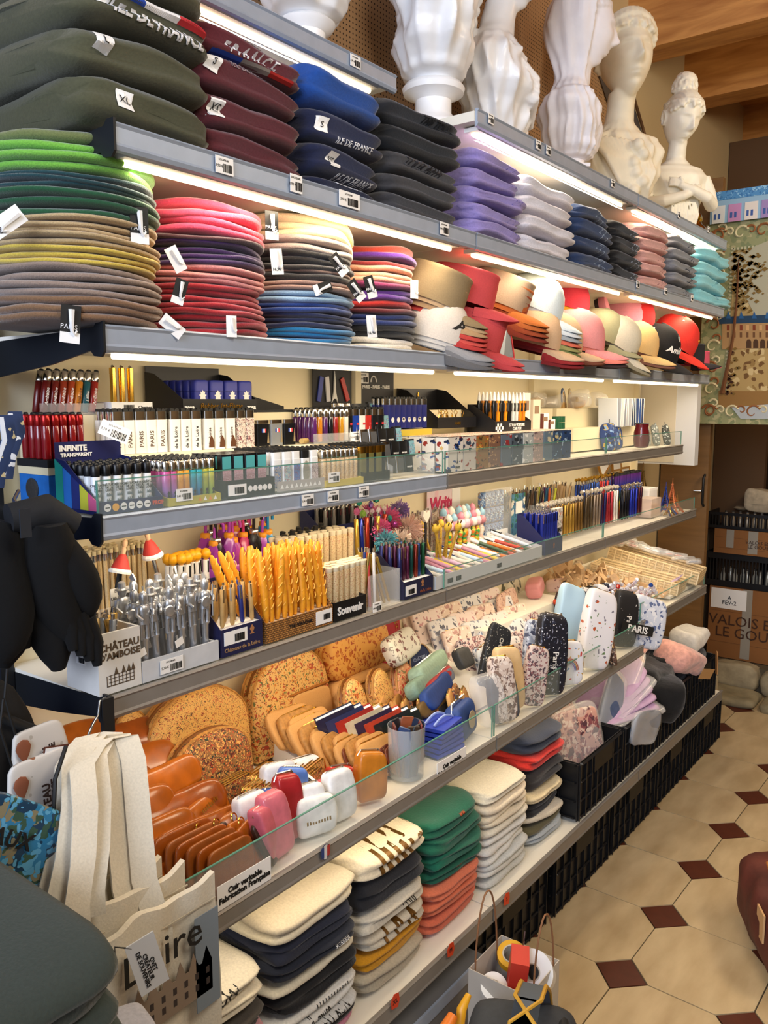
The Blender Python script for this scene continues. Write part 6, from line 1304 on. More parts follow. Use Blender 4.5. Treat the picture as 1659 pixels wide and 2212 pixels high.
crows(2.75, 3.06, -.095, ZE+.012, 13, [('#5a4a34', 'dark bronze'), ('#8c7a68', 'taupe'), ('#2c2c5a', 'indigo'), ('#a83038', 'crimson'), ('#e0dad2', 'white')], .125, 'silver star', CRY)
crows(2.86, 3.30, -.165, ZE+.012, 16, [('#23408c', 'cobalt'), ('#2c50a0', 'bright blue'), ('#a82c2a', 'scarlet'), ('#23306c', 'deep blue'), ('#dcd6cc', 'chequered white')], .155, 'gold crown', M['gold'])
crows(3.08, 3.30, -.09, ZE+.012, 8, [('#1b1b20', 'black'), ('#23309c', 'royal blue'), ('#4a1c24', 'garnet')], .118, 'chrome', M['chrome'])
rb = bpy.data.materials.new('rainbow'); rb.use_nodes = True
def _rb():
 nt = rb.node_tree; b = nt.nodes['Principled BSDF']; b.inputs['Roughness'].default_value = .25; tc = nt.nodes.new('ShaderNodeTexCoord'); s = nt.nodes.new('ShaderNodeSeparateXYZ'); mr = nt.nodes.new('ShaderNodeMapRange'); mr.inputs[2].default_value = .17; rp = nt.nodes.new('ShaderNodeValToRGB')
 nt.links.new(tc.outputs['Object'], s.inputs[0]); nt.links.new(s.outputs[2], mr.inputs[0]); nt.links.new(mr.outputs[0], rp.inputs[0]); nt.links.new(rp.outputs[0], b.inputs['Base Color']); r = rp.color_ramp; r.elements[0].color = lin('#a81e3c'); r.elements[1].color = lin('#5a2a7a')
 for p, c in ((.2, '#c8641e'), (.38, '#b8a42a'), (.5, '#2a7a3c'), (.65, '#1f4f9c'), (.8, '#2a2a7a')): e = r.elements.new(p); e.color = lin(c)
_rb()
pens('rainbow striped pencil with a black top', 'rainbow pencils', [('barrel', MB().tube([(0, 0, 0), (0, 0, .172)], .0062, 8).mesh('barrel', rb, True)), ('top', MB().tube([(0, 0, .172), (0, 0, .182)], .0064, 8).mesh('top', M['ink'], True))], (3.16, 3.44), (-.14, -.19), ZE, 14, 2, .01, name='pencil', cat='pencil')
bj = thing('clear_box', 'frosted clear box by the rainbow pencils', 'box', (-.05, 3.36, ZE)); MB().box(-.06, 0, -.06, .05, 0, .075).obj('wall', mat('#e2cdbd', .3, alpha=.55), bj); MB().box(-.05, -.005, -.05, .045, .01, .05).obj('papers', mat('#e2c4ac', .7), bj)
wb2 = thing('small_box', 'plain white box behind the frosted box', 'box', (-.12, 3.46, ZE+.06)); MB().box(-.06, .02, -.05, .045, -.06, .045).obj('carton', M['white'], wb2); MB().box(-.061, .021, -.051, .046, .036, .046).obj('lid', M['paper'], wb2)
def eiffel(h, m, lb, loc, part=''):
 r = thing('tower_figure', lb, 'figurine', loc); w = h*.26
 b = MB()
 for sx in (-1, 1):
  for sy in (-1, 1): b.tube([(sx*w, sy*w, 0), (sx*w*.62, sy*w*.62, h*.14), (sx*w*.36, sy*w*.36, h*.30), (sx*w*.14, sy*w*.14, h*.58), (0, 0, h*.88)], [h*.035, h*.03, h*.024, h*.018, h*.010], 6)
 b.obj('legs', m, r); c = MB().box(-w*.72, w*.72, -w*.72, w*.72, h*.15, h*.175).box(-w*.42, w*.42, -w*.42, w*.42, h*.32, h*.34).box(-w*.12, w*.12, -w*.12, w*.12, h*.80, h*.83); c.obj('platforms', m, r)
 l = MB()
 for k in range(9):
  z = h*(.36+.05*k); q = w*(.34-.030*k); l.box(-q, q, -q, q, z, z+h*.008)
 l.obj('lattice', m, r); MB().tube([(0, 0, h*.86), (0, 0, h)], h*.008, 6).obj('spire', m, r)
eiffel(.135, mat('#2c3f8c', .3, .3), 'blue Eiffel tower figurine at the shelf end', (-.045, 3.45, ZE)); eiffel(.145, mat('#c8744a', .35, .4), 'copper Eiffel tower figurine beside the blue one', (-.045, 3.53, ZE)); eiffel(.07, M['gold'], 'small gold Eiffel tower before the blue one', (-.020, 3.425, ZE)); eiffel(.08, mat('#b3824a', .3, .5), 'small bronze Eiffel tower behind the copper one', (-.05, 3.61, ZE)); eiffel(.20, mat('#6a5228', .35, .6), 'tall dark gold Eiffel tower near the back', (-.20, 3.60, ZE))
for k, (y, z, a) in enumerate(((3.33, .17, .5), (3.45, .17, 0), (3.58, .02, 0))):
 r = thing('gilt_picture', 'gilt wooden frame at the back, %s' % ['leaning high left', 'high', 'standing by the tall tower'][k], 'frame', (-.26, y, ZE+z), 0, None, (a, -.1, 0)); f = MB(); w, h = .05, .07 if k < 2 else .16
 f.box(-.004, .004, -w, w, 0, .008).box(-.004, .004, -w, w, h-.008, h).box(-.004, .004, -w, -w+.008, .008, h-.008).box(-.004, .004, w-.008, w, .008, h-.008); f.obj('moulding', mat('#b8863c', .4, .3), r); MB().box(-.003, .001, -w+.008, w-.008, .008, h-.008).obj('picture', M['white'], r)
# ------------------------------------------------------------------ pouch shelf
ZP = ZF+.0005; GZ = mat('#d8b15a', .25, 1.)
def lea(c, r=.38): return mat(c, r, 0, .35, 45, .14, coat=.15)
def pouch(label, loc, w, t, h, rot, m, group=None, cat='pouch', zipm=None, name='pouch', extra=None, lump=.6, crisp=False):
 """soft standing pouch: w along y, t thick (x), h tall"""
 key = ('pouch', round(w, 3), round(t, 3), round(h, 3), m.name, int(R.random()*3))
 if crisp: key = ('crisp',)+key[1:5]; _m[key] = _m.get(key) or rbox(w, t, h, t*.45, top=.006).mesh('body', m, True)
 if key not in _m: _m[key] = garment_mesh(w, t, h, m, int(R.random()*99), 1, .08, lump)
 p = [('body', _m[key], (0, 0, 0) if crisp else (t/2, -w/2, 0))]
 if zipm:
  k2 = ('zip', round(w, 3), round(h, 3), zipm.name)
  if k2 not in _m:
   b = MB().tube([(0, -w*.42, h*.90), (0, -w*.3, h*1.0), (0, w*.3, h*.97), (0, w*.42, h*.86)], .0022, 6); b.box(.0, .003, w*.25, w*.29, h*.84, h*.99); _m[k2] = b.mesh('zip', zipm, False)
  p.append(('zip', _m[k2]))
 return inst(name, label, cat, group, loc, rot, p+(extra or []))
TAN, TAN2, TAN3 = [mat(c, .28, 0, .5, 30, .22, coat=.35) for c in ('#a35410', '#94480f', '#ad5c14')]
st = thing('sloping_stand', 'plain sloping stand under the tan leather pouches', 'stand', (0, .80, ZP)); MB().prism([(-.29, 0), (.03, 0), (-.06, .05), (-.29, .14)], -.10, .10, 'y').obj('body', M['tray'], st)
gp_ = MB(); rr = random.Random(3)
for k in range(9): gp_.box(-.028+.006*k, -.0245+.006*k, -.004, -.004+rr.uniform(.006, .011), 0, .0006)
GPM = gp_.mesh('gold_stamp', M['gold'])
for k in range(12):
 x = -.235+.030*k; z = ZP+max(.002, .150-.0145*k)
 pouch('tan leather pencil pouch, %s in the leaning pile' % (['rearmost', 'second', 'third', 'fourth', 'fifth', 'sixth', 'seventh', 'eighth', 'ninth', 'tenth', 'eleventh', 'foremost'][k]+('' if k in (0, 11) else ' from the back')), (x, .80+.002*k+R.uniform(-.006, .006), z), .205, .036 if k < 8 else .024, .070, (R.uniform(-.03, .03), -.75 if k < 5 else -.5, R.uniform(-.04, .04)), (TAN, TAN2, TAN3)[k % 3], 'tan leather pencil pouches', extra=[('gold_stamp', GPM, (.014, .04, .035), Euler((PI/2, 0, PI/2+.0)))] if k % 2 == 0 else None, lump=1.)
def arch(label, loc, w, h, t, rot, m, piping=None, pocket=None, name='bag', cat='bag', group=None, r=.45):
 o = thing(name, label, cat, loc, 0, group, rot); n = 14
 pts = [(w/2, 0), (w/2, h*(1-r))]+[(w/2*math.cos(a), h*(1-r)+h*r*math.sin(a)) for a in [PI*i/n for i in range(1, n)]]+[(-w/2, h*(1-r)), (-w/2, 0)]
 b = MB(); m_ = len(pts); lev = [(.92, -t/2), (1, -t*.3), (1, t*.3), (.94, t/2), (.6, t*.62)]
 vs = [(x, p*s, h*.45+(q-h*.45)*s) for s, x in lev for p, q in pts]
 b.add(vs, [(j*m_+i, j*m_+(i+1) % m_, (j+1)*m_+(i+1) % m_, (j+1)*m_+i) for j in range(len(lev)-1) for i in range(m_)]+[tuple(range(m_-1, -1, -1)), tuple(range((len(lev)-1)*m_, len(lev)*m_))]); b.obj('body', m, o, True)
 if piping:
  for x in (-t*.3, t*.3): MB().tube([(x, p*1.01, q) for p, q in pts[1:-1]], .003, 6).obj('piping', piping, o, True)
  MB().tube([(0, p*1.015, q*1.01) for p, q in pts[2:-2]], .0035, 6).obj('zip', mat('#7a4a1c', .4, .3), o, True)
 if pocket: garment = ob('front_pocket', garment_mesh(w*.55, .012, h*.55, pocket, 5, 1, .05, .3), o, (t*.62+.008, -w*.1, 0)); MB().tube([(t*.66, -w*.1, h*.56), (t*.66, w*.44, h*.56)], .003, 6).obj('pocket_edge', mat('#a0611f', .5), o)
 return o
FL1 = spots('#dfae5f', ['#8c3a1e', '#4a4a28', '#c8502a', '#6b2a20'], 90, .25, .6); FL2 = spots('#e3b56a', ['#b8401e', '#5a6a34', '#d07a24', '#8c4a30'], 62, .28, .6); FL3 = spots('#8c6238', ['#5a1e18', '#2f3a2c', '#b8542c', '#d9a85c'], 70, .36, .6); PAI = spots('#dfa24c', ['#b8641e', '#c8782c', '#a8481e'], 40, .30, .6)
CORK = spots('#cf9a58', ['#b8803e', '#8c5c2a'], 90, .18, .7, (1, 2.5, 6)); CK2 = mat('#b4803f', .6, 0, .3, 90, .25)
arch('large arched bag in small flower print leaning at the back', (-.215, 1.10, ZP), .27, .215, .06, (0, -.12, 0), FL1, CK2)
arch('smaller arched bag in dark flower print before the large one', (-.13, 1.065, ZP+.03), .19, .125, .05, (0, -.2, 0), FL3, CK2); MB().box(-.20, -.09, .98, 1.16, ZP, ZP+.029).obj('low_block', M['tray']); tag(bpy.data.objects['low_block'], 'low block under the smaller arched flower bag', 'block')
arch('arched bag in red flower print with a cork pocket', (-.215, 1.375, ZP), .25, .235, .06, (0, -.10, 0), FL2, CK2, CORK)
arch('floral bag sliver behind the tan pouches', (-.255, .965, ZP), .10, .20, .04, (0, -.1, 0), FL1, CK2)
pb = thing('shoulder_bag', 'cork shoulder bag with an orange paisley flap', 'bag', (-.20, 1.63, ZP), 0, None, (0, -.14, .05)); ob('body', garment_mesh(.25, .07, .12, CORK, 8, 2, .05, .4), pb, (.04, -.125, 0)); ob('flap', garment_mesh(.26, .07, .12, PAI, 9, 1, .05, .5), pb, (.03, -.13, .115))
for z in (.05, .10): MB().tube([(.042, -.11, z), (.044, .11, z+.003)], .003, 6).obj('zip', CK2, pb)
rbg = thing('bag', 'red bag with gold stars and lettering', 'bag', (-.245, 1.80, ZP), 0, None, (0, -.12, .1)); MB().box(-.02, .02, -.07, .07, 0, .24).obj('body', mat('#a8202c', .5, 0, .1, 30, .06), rbg); tx(rbg, 'C\nH\nA\nT', .022, M['gold'], .021, .05, .17); tx(rbg, 'Suzin', .03, M['gold'], .021, -.02, .11, shear=.2)
for k in range(8): MB().box(.0205, .021, -.05+.015*k, -.045+.015*k, .19+.012*(k % 3), .195+.012*(k % 3)).obj('star', M['gold'], rbg)
bd = thing('round_badge', 'round navy badge sign behind the striped pouches', 'badge', (-.16, 1.835, ZP+.10), 0, None, (0, -.25, 0)); MB().lathe([(.05, -.003), (.052, 0), (.05, .003)], 36, Matrix.Rotation(PI/2, 4, 'Y')).obj('disc', mat('#222d4f', .5), bd, True); MB().tube([(.004, .05*math.cos(a), .05*math.sin(a)) for a in [2*PI*i/36 for i in range(36)]], .0025, 6, closed=True).obj('rim', mat('#b89a78', .5), bd, True); tx(bd, 'CHÂTEAU', .014, mat('#8c96b0'), .0035, 0, .01)
MB().tube([(0, 0, -.10), (0, 0, -.045)], .004, 6).obj('stalk', M['ink'], bd)
# folding wallets with gilt edges
def wallet(label, loc, rot, m, w=.085, h=.075, grp=None):
 b = MB(); b.box(-.014, .014, -w/2, w/2, 0, h*.96)
 e = MB()
 for k in range(4): x = -.014+.0093*k; e.tube([(x, -w/2, h*.3), (x, -w/2, h*.93), (x, -w/2+.006, h), (x, w/2-.006, h), (x, w/2, h*.93), (x, w/2, h*.3)], .0014, 5)
 return inst('folding_wallet', label, 'wallet', grp, loc, rot, [('body', rbox(w, .028, h*.97, .006).mesh('body', m, True)), ('gilt_edges', e.mesh('gilt_edges', GZ))])
for k, (x, y, m, nm) in enumerate(((-.06, 1.06, FL3, 'dark flower'), (-.045, 1.13, FL1, 'small flower'), (-.01, 1.09, FL2, 'red flower'), (-.015, 1.17, FL3, 'dusky flower'), (.02, 1.12, CORK, 'cork'), (.018, 1.20, FL1, 'tiny flower'), (.045, 1.165, FL3, 'dark rose'))):
 wallet('%s print folding wallet with gilt edges, %s' % (nm, ['rear left', 'rear', 'middle left', 'middle', 'front left', 'middle right', 'front'][k]), (x, y, ZP+.002), (0, -.15, R.uniform(-.2, .3)), m)
tgw = thing('swing_tag', 'white swing tag on the gilt edged wallets', 'tag', (.07, 1.125, ZP+.085), 0, None, (.2, -.9, .2)); MB().box(-.001, .001, -.02, .02, -.02, .02).obj('card', M['paper'], tgw); ob('barcode', bars_mesh(.022, .012, 0), tgw, (.0012, 0, -.004), RX)
for k in range(13):
 pouch('cork zip pouch with brass zip, overlapping row%s' % ['', ' at the front'][k > 8], (-.13+.017*k, 1.36+.012*(k % 3)+.006*k-.04, ZP+max(.002, .045-.005*k)), .145, .016, .088, (R.uniform(-.04, .04), -.62, .12+R.uniform(-.05, .05)), (CORK, CK2, CORK)[k % 3], 'cork zip pouches%s' % ['', ' at the front'][k > 8], zipm=GZ)
st = thing('stand', 'plain low stand under the cork pouches', 'stand', (-.06, 1.36, ZP)); MB().prism([(-.13, 0), (.04, 0), (-.04, .02), (-.13, .044)], -.07, .10, 'y').obj('body', M['tray'], st)
TAR = spots('#5a2018', ['#2c1814', '#8c3a24', '#b8936a'], 60, .25, .5, (1, 3, 1))
for k in range(9): pouch('dark tartan lined leather sleeve in the fanned row', (.040+.009*k, 1.335+.012*k-.02, ZP+.002), .115, .007, .075-.002*k, (0, -.5, .25), TAR if k % 2 else lea('#6a3016'), 'tartan leather sleeves', name='sleeve', cat='sleeve')
# tan purses in front
for k, (x, y, a) in enumerate(((-.035, .975, .25), (.035, 1.0, -.2))): pouch('plump tan leather purse with a gold stamp, %s' % ['behind', 'in front'][k], (x, y, ZP+.02-.015*k), .115, .05, .062, (.12, -.6, a), TAN3, None, 'purse', zipm=lea('#7a4214'), name='purse', extra=[('gold_stamp', GPM, (.03, .0, .04), Euler((PI/2, 0, PI/2)))], lump=1.2)
for k in range(6): pouch('flat tan leather wallet standing at the glass, %s' % ['rearmost', 'fifth', 'fourth', 'third', 'second', 'foremost'][k], (.064+.0145*k, .79+.008*k, ZP+.002), .135-.006*k, .010, .098-.003*k, (0, -.28+.03*k, .05), (TAN2, lea('#8c4a18'))[k % 2], 'flat tan wallets at the glass', 'wallet', name='wallet', lump=.4)
for k in range(5): pouch('tan key holder with stitched edge, %s' % ['first from left', 'second', 'third', 'fourth', 'last'][k], (.070+.012*k, .895+.024*k, ZP+.002), .05, .012, .085, (R.uniform(-.2, .2), -.35, .3), (TAN, lea('#3a241a'), TAN3)[k % 3], None, 'key holder', name='key_holder', lump=.4, extra=[('ring', MB().tube([(0, .008*math.cos(a), .088+.008*math.sin(a)) for a in [2*PI*i/12 for i in range(12)]], .0014, 5, closed=True).mesh('ring', M['gold'], True))])
# bright coin pouches
def vv(u, v, x): p = at(u, v, 'x', x); return p
for u, v, x, c, nm, w, h, a in ((608, 1655, .0, '#dfe3ea', 'white and pale blue', .075, .10, .1), (628, 1650, .025, '#4f74c0', 'cornflower blue', .06, .075, -.3), (662, 1660, -.01, '#e8e8ea', 'white', .075, .08, .2), (693, 1680, .03, '#cf6a78', 'rose pink', .075, .06, .1), (738, 1655, .02, '#bb332c', 'bright red', .065, .065, -.1),
                         (556, 1700, .02, '#e4e4e6', 'white cotton', .07, .08, .4), (632, 1715, .06, '#a3242a', 'crimson', .055, .13, .2), (607, 1720, .085, '#d4707e', 'coral pink', .06, .12, .5), (588, 1765, .10, '#cf6672', 'salmon pink', .035, .11, .9), (676, 1720, .07, '#e9e9ea', 'glossy white', .06, .095, .1), (683, 1765, .105, '#e6e6e2', 'white gold stamped', .085, .075, .0), (740, 1695, .085, '#e4e4e4', 'clean white', .065, .10, .3), (800, 1680, .09, '#b8701f', 'mustard', .065, .105, -.2), (600, 1690, .03, '#3d5fa8', 'denim blue', .06, .06, 0)):
 x = min(.112, x+.032 if x > .015 else x); p = at(u, v+22, 'x', x); h2 = max(h, p.z-ZP+h*.1); pouch('%s leather coin pouch with a zip' % nm, (p.x, p.y, ZP+.002), w, .036, min(h2, .145), (a*.25, -.15, -.35+a*.6), lea(c, .3), None, 'coin pouch', zipm=M['steel'], name='coin_pouch', lump=.8, extra=[('gold_stamp', GPM, (.021, 0, .03), Euler((PI/2, 0, PI/2)))] if 'gold' in nm or 'rose' in nm else None)
# note books
for k, (c, nm) in enumerate((('#1c2340', 'navy'), ('#27335c', 'dark blue'), ('#a82c24', 'red'), ('#cdbf9c', 'cream'), ('#2f2440', 'aubergine'), ('#b8402a', 'vermilion'), ('#1b2126', 'black'), ('#14201e', 'dark green'))):
 r = thing('notebook', '%s leather notebook leaning in the row' % nm, 'notebook', (-.045+.013*k, 1.385+.018*k, ZP+.035-.004*k), 0, None, (.10, -.35, .95)); MB().box(-.045, .045, -.009, -.0065, 0, .10).box(-.045, .045, .0065, .009, 0, .10).box(-.047, -.045, -.009, .009, 0, .10).obj('cover', lea(c), r); MB().box(-.044, .043, -.006, .006, .002, .098).obj('pages', M['paper'], r)
for k, (y, m) in enumerate(((1.49, FL2), (1.585, FL1), (1.67, spots('#cf8a5a', ['#b83a2c', '#7a6a3a', '#d9b07a'], 60, .34, .6)))): arch('oval hard case with %s print' % ['large flower', 'fern leaf', 'red blossom'][k], (-.10+.01*k, y, ZP+.03), .085, .125, .03, (.0, -.25, .1), m, CK2, None, 'case', 'case', None, .5)
for k in range(12): pouch('rounded cork card case, %s' % ['left cluster', 'right cluster'][k > 5], (-.035+.009*k, 1.535+.019*k, ZP+.015), .08, .013, .085, (0, -.3, .5), (CORK, FL3, CK2)[k % 3], 'cork card cases, %s' % ['left', 'right'][k > 5], 'card case', zipm=GZ if k % 2 else None, name='card_case', lump=.3)
for k in range(6): pouch('gilt edged cork envelope behind the card cases', (-.06+.012*k, 1.46+.012*k, ZP+.05), .11, .006, .06, (0, -.7, .35), CORK, 'cork envelopes', 'envelope', zipm=GZ, name='envelope', lump=.3)
cup((.098, 1.415, ZP), 'wide clear glass jar of slim leather cases', .042, .115, glassy('#e8eef0', .22))
for k in range(8):
 a = k*.8; c = ['#2c2f33', '#6a2420', '#1f2c44', '#8c4a2c', '#20242c', '#5a1c1c', '#27406a', '#3a2a20'][k]
 inst('slim_case', 'slim dark leather case standing in the glass jar, %s' % ['charcoal', 'wine', 'ink blue', 'chestnut', 'slate', 'garnet', 'steel blue', 'brown'][k], 'case', None, (.098+.018*math.cos(a), 1.415+.018*math.sin(a), ZP+.004), (.12*math.sin(a), .1, a), [('case', rbox(.034, .006, .118, .0029, top=.02).mesh('case', lea(c), True))])
bf = thing('leaflets', 'stack of bright blue leaflets before the card cases', 'leaflets', (.085, 1.575, ZP)); bfm = mat('#2740b0', .4)
for k in range(6): MB().box(-.045, .03, -.05, .05, .012*k, .012*k+.008, Matrix.Rotation(.05*k-.1, 4, 'Z')).obj('leaflet', bfm, bf)
for k in range(2): MB().tube([(-.02+.025*k, -.04+.01*i, .071+.012*math.sin(PI*i/8)) for i in range(9)], .003, 5).obj('folded_edge', mat('#8fa4e0'), bf)
def glass_sign(u, v, lb):
 p = at(u, v, 'x', .149); s = thing('sign', lb, 'sign', (.1495, p.y, p.z)); MB().box(0, .0012, -.060, .060, -.020, .022).obj('card', M['paper'], s); tx(s, 'Cuir veritable\nFabrication Française', .0135, M['ink'], .0018, 0, 0, bold=.0004); return s
glass_sign(528, 1908, 'white sign Cuir veritable on the glass, near end'); glass_sign(975, 1650, 'white sign Cuir veritable on the glass by the blue leaflets')
# clasp purse, zip pouches
cp2 = thing('clasp_purse', 'royal blue clasp purse with a round lily badge', 'purse', (.085, 1.675, ZP), 0, None, (0, -.2, .2)); ob('body', garment_mesh(.105, .05, .085, mat('#27427c', .6, 0, .2, 80, .1), 4, 1, .05, .8), cp2, (.025, -.052, 0)); MB().tube([(0, -.05, .07), (0, -.04, .092), (0, .04, .092), (0, .05, .07)], .003, 6).obj('clasp_frame', M['chrome'], cp2, True); MB().lathe([(.022, 0), (.022, .001)], 24, Matrix.Translation((.027, .005, .04)) @ Matrix.Rotation(PI/2+.1, 4, 'Y')).obj('badge', mat('#a89878', .5), cp2); MB().tube([(0, -.004, .092), (0, -.001, .104)], .004, 6).tube([(0, .004, .092), (0, .001, .104)], .004, 6).obj('kiss_lock', M['chrome'], cp2)
for u, v, x, w, t, h, c, nm, a in ((935, 1445, -.06, .20, .05, .05, '#8fa890', 'sage green', .25), (925, 1475, -.03, .19, .04, .045, '#7f9a86', 'grey green', .25), (960, 1480, -.01, .20, .02, .04, '#6a7080', 'slate grey', .3), (955, 1470, -.02, .19, .02, .03, '#a0282c', 'red', .3), (955, 1495, .015, .20, .025, .05, '#1f3f80', 'royal blue', .3), (945, 1520, .03, .18, .02, .04, '#6a5228', 'olive gold', .2), (975, 1515, .02, .16, .015, .03, '#16171a', 'black', .25), (880, 1400, -.10, .17, .04, .075, '#c9c4b4', 'grey castle print', .25), (1010, 1425, -.05, .06, .03, .06, '#3a3a38', 'sequin', 0)):
 p = at(u, v, 'x', x); pouch('long %s zip pouch lying in the pile' % nm, (p.x, p.y, max(ZP+.02, p.z-h*.4)), w, t, h, (.0, -.5, a), spots(c, ['#6a3a34', '#8c8478'], 40, .3) if 'print' in nm else mat(c, .6, 0, .3, 120, .1), None, 'pouch', zipm=M['steel'], lump=.7)
st = thing('stand', 'plain stand under the long zip pouches', 'stand', (-.04, 1.85, ZP)); MB().prism([(-.07, 0), (.06, 0), (-.01, .045), (-.07, .08)], -.08, .10, 'y').obj('body', M['tray'], st)
# printed wallets, rows leaning back
st = thing('stand', 'sloping stand under the rows of printed wallets', 'stand', (0, 2.17, ZP)); MB().prism([(-.29, 0), (-.01, 0), (-.04, .02), (-.29, .14)], -.22, .26, 'y').obj('body', M['tray'], st)
PR = [spots('#dcc6b4', ['#b88a80', '#8c6a5c', '#e6d8cc'], 34, .26), spots('#e2cfc6', ['#c08a8a', '#7a6a68'], 40, .22), spots('#d8d4d2', ['#5a5a66', '#8c90a0'], 40, .28), spots('#c9b8b0', ['#4a3a44', '#8c5a5c'], 60, .36), spots('#d6dadf', ['#6b7a94', '#3a4258'], 60, .36)]
PN = ['sepia castle', 'pink castle', 'grey city', 'brown tower', 'bluish city']
for i in range(7):
 for j in range(4):
  k = (i+j*2) % 3 if i < 4 else 2+(i+j) % 3
  pouch('%s print wallet, %s row of the white wallets' % (PN[k], ['rearmost', 'second', 'third', 'fourth', 'fifth', 'sixth', 'seventh', 'eighth', 'front'][i]), (-.265+.044*i, 1.985+.118*j+.012*i+R.uniform(-.01, .01), ZP+max(.002, .130-.023*i)), .114, .016, .098, (R.uniform(-.05, .04), -.45, -.22+R.uniform(-.06, .06)), PR[k], 'printed wallets, row %d' % (i+1), 'wallet', name='wallet', zipm=(GZ, mat('#d8c0a8', .5), mat('#4a3c38', .5))[(i+j) % 3], crisp=True)
pouch('long white pouch printed with brown flower clusters', (-.04, 2.06, ZP+.03), .16, .022, .10, (.05, -.4, .2), spots('#d5d6d0', ['#5a2a24', '#8c5a4c'], 26, .25), None, 'pouch', zipm=GZ)
# upright cases in front of the middle bay
def ucase(label, u, v, x, w, t, h, a, tl, m, zipm=None, txt=None, tm=None, ts=.02, name='pencil_case', cat='pencil case', z=None, base=None):
 p = at(u, v, 'z', ZP); p.x = min(p.x, .122); ex = []
 if txt: ex = [('lettering', text_mesh(txt, ts, tm or M['white'], .0004, bold=.0003), (t/2+.0045, 0, h*.45), (Matrix.Rotation(PI/2, 3, 'Z') @ Matrix.Rotation(PI/2, 3, 'X') @ Matrix.Rotation(-PI/2 if h > w else 0, 3, 'Z')).to_euler())]
 return pouch(label, (p.x, p.y, (base or ZP)+.002), w*1.12, t, h*1.05, (tl, -.12, -a-.2), m, None, cat, zipm, name, ex, lump=.3)
SLT = spots('#1f2226', ['#c9c4b4', '#3a3e42'], 80, .2)
ucase('dark slate case lettered CHATEAUX DE LA LOIRE', 1050, 1500, 0, .075, .02, .19, .2, -.35, SLT, None, 'CHATEAUX DE LA L', mat('#cfc9b8'), .017)
ucase('clear bag of grey foil behind the beige case', 1062, 1585, 0, .07, .05, .13, .2, .2, M['poly']); ucase('dark grey gathered pouch beside the clasp purse', 1085, 1575, 0, .075, .03, .12, .2, .1, mat('#4a4c54', .6, 0, .3, 50, .2))
ucase('pale beige upright case printed with building rows', 1106, 1565, 0, .062, .035, .165, .25, .05, spots('#d3c2b6', ['#6a5450', '#8c7468', '#e2d6cc'], 45, .38, .5), GZ)
ucase('cream zip case behind the beige one', 1105, 1535, 0, .075, .035, .165, .2, .05, mat('#d8b888', .5, 0, .2, 60, .06), GZ); ucase('brown print zip case leaning right of the beige one', 1157, 1528, 0, .06, .03, .155, .3, -.2, PR[3], GZ)
NC = spots('#1b1d28', ['#8c90a4', '#d9dade', '#3a3f58'], 55, .2, .4)
ucase('night sky case lettered Paris with a cat', 1192, 1504, 0, .085, .035, .22, .3, -.12, NC, M['chrome'], 'Paris', M['white'], .026); ucase('pale grey folded case left of the night sky case', 1160, 1480, 0, .09, .03, .18, .2, -.12, spots('#a9b0bf', ['#d9dce4', '#4a5068'], 40, .4), GZ)
ucase('small wallet printed with a wolf in the row', 1120, 1420, 0, .10, .025, .11, .3, .1, PR[4], mat('#2b2220'))
ucase('white wallet printed with gold towers', 1150, 1400, 0, .11, .02, .11, .3, -.1, spots('#e0d6c2', ['#c09a5a', '#8c7a5c'], 40, .3), GZ)
RBW = spots('#e6e8ee', ['#c8504c', '#6a8fc0', '#c9a03c'], 30, .16, .4)
ucase('white square pouch with a rainbow print', 1239, 1485, 0, .105, .03, .125, .3, -.05, RBW, GZ, name='pouch', cat='pouch')
rp = at(1250, 1470, 'x', .085)
for k, c in enumerate(('#a8503c', '#c98a3c', '#5a86a8', '#8c6aa0')): p_ = [(0, (.030-.004*k)*math.cos(a), (.034-.004*k)*math.sin(a)) for a in [PI*i/12 for i in range(13)]]; tag(MB().tube(p_, .0013, 5).obj('rainbow_arc', mat(c, .5)), 'rainbow arc', 'print'); o = bpy.data.objects['rainbow_arc' if k == 0 else 'rainbow_arc.%03d' % k]; o.parent = [x for x in bpy.data.objects if x.get('label') == 'white square pouch with a rainbow print'][0]; o.location = (.022, 0, .045); del o['category']; del o['label']
ucase('tall white case printed with small animals and a gold zip', 1284, 1448, 0, .095, .045, .235, .35, -.22, spots('#e4e2e6', ['#b8542c', '#7a7684', '#5a7a4a'], 24, .17, .4), GZ)
ucase('tall light blue case with a gold zip', 1215, 1425, 0, .085, .04, .23, .35, -.22, mat('#a9c8dc', .45), GZ)
ucase('black spotted case lettered Paris in white', 1345, 1398, 0, .075, .04, .18, .4, -.12, spots('#17171b', ['#d9d9dc'], 45, .1), mat('#2c2c30'), 'Paris', M['white'], .026)
ucase('white and blue drawn bag with a black PARIS band', 1366, 1398, 0, .12, .05, .17, .4, -.25, spots('#cfd6e4', ['#5a6a94', '#e8eaf0'], 35, .36), None, None, name='bag', cat='bag')
pz = [x for x in bpy.data.objects if x.get('label') == 'white and blue drawn bag with a black PARIS band'][0]; MB().box(.030, .032, -.062, .062, .045, .078).obj('band', M['ink'], pz); tx(pz, 'PARIS', .032, M['white'], .0325, 0, .060, bold=.0006)
for k in range(7):
 ucase('dark striped zip case behind the tall ones, %s' % ['first', 'second', 'third', 'fourth', 'fifth', 'sixth', 'seventh'][k], 1215+16*k, 1385-4*k, 0, .05, .045, .16, .3, -.1, [mat('#1c1e26', .4), mat('#dcdfe6', .4), spots('#26283a', ['#d8dade'], 40, .25), PR[2]][k % 4], M['steel'])
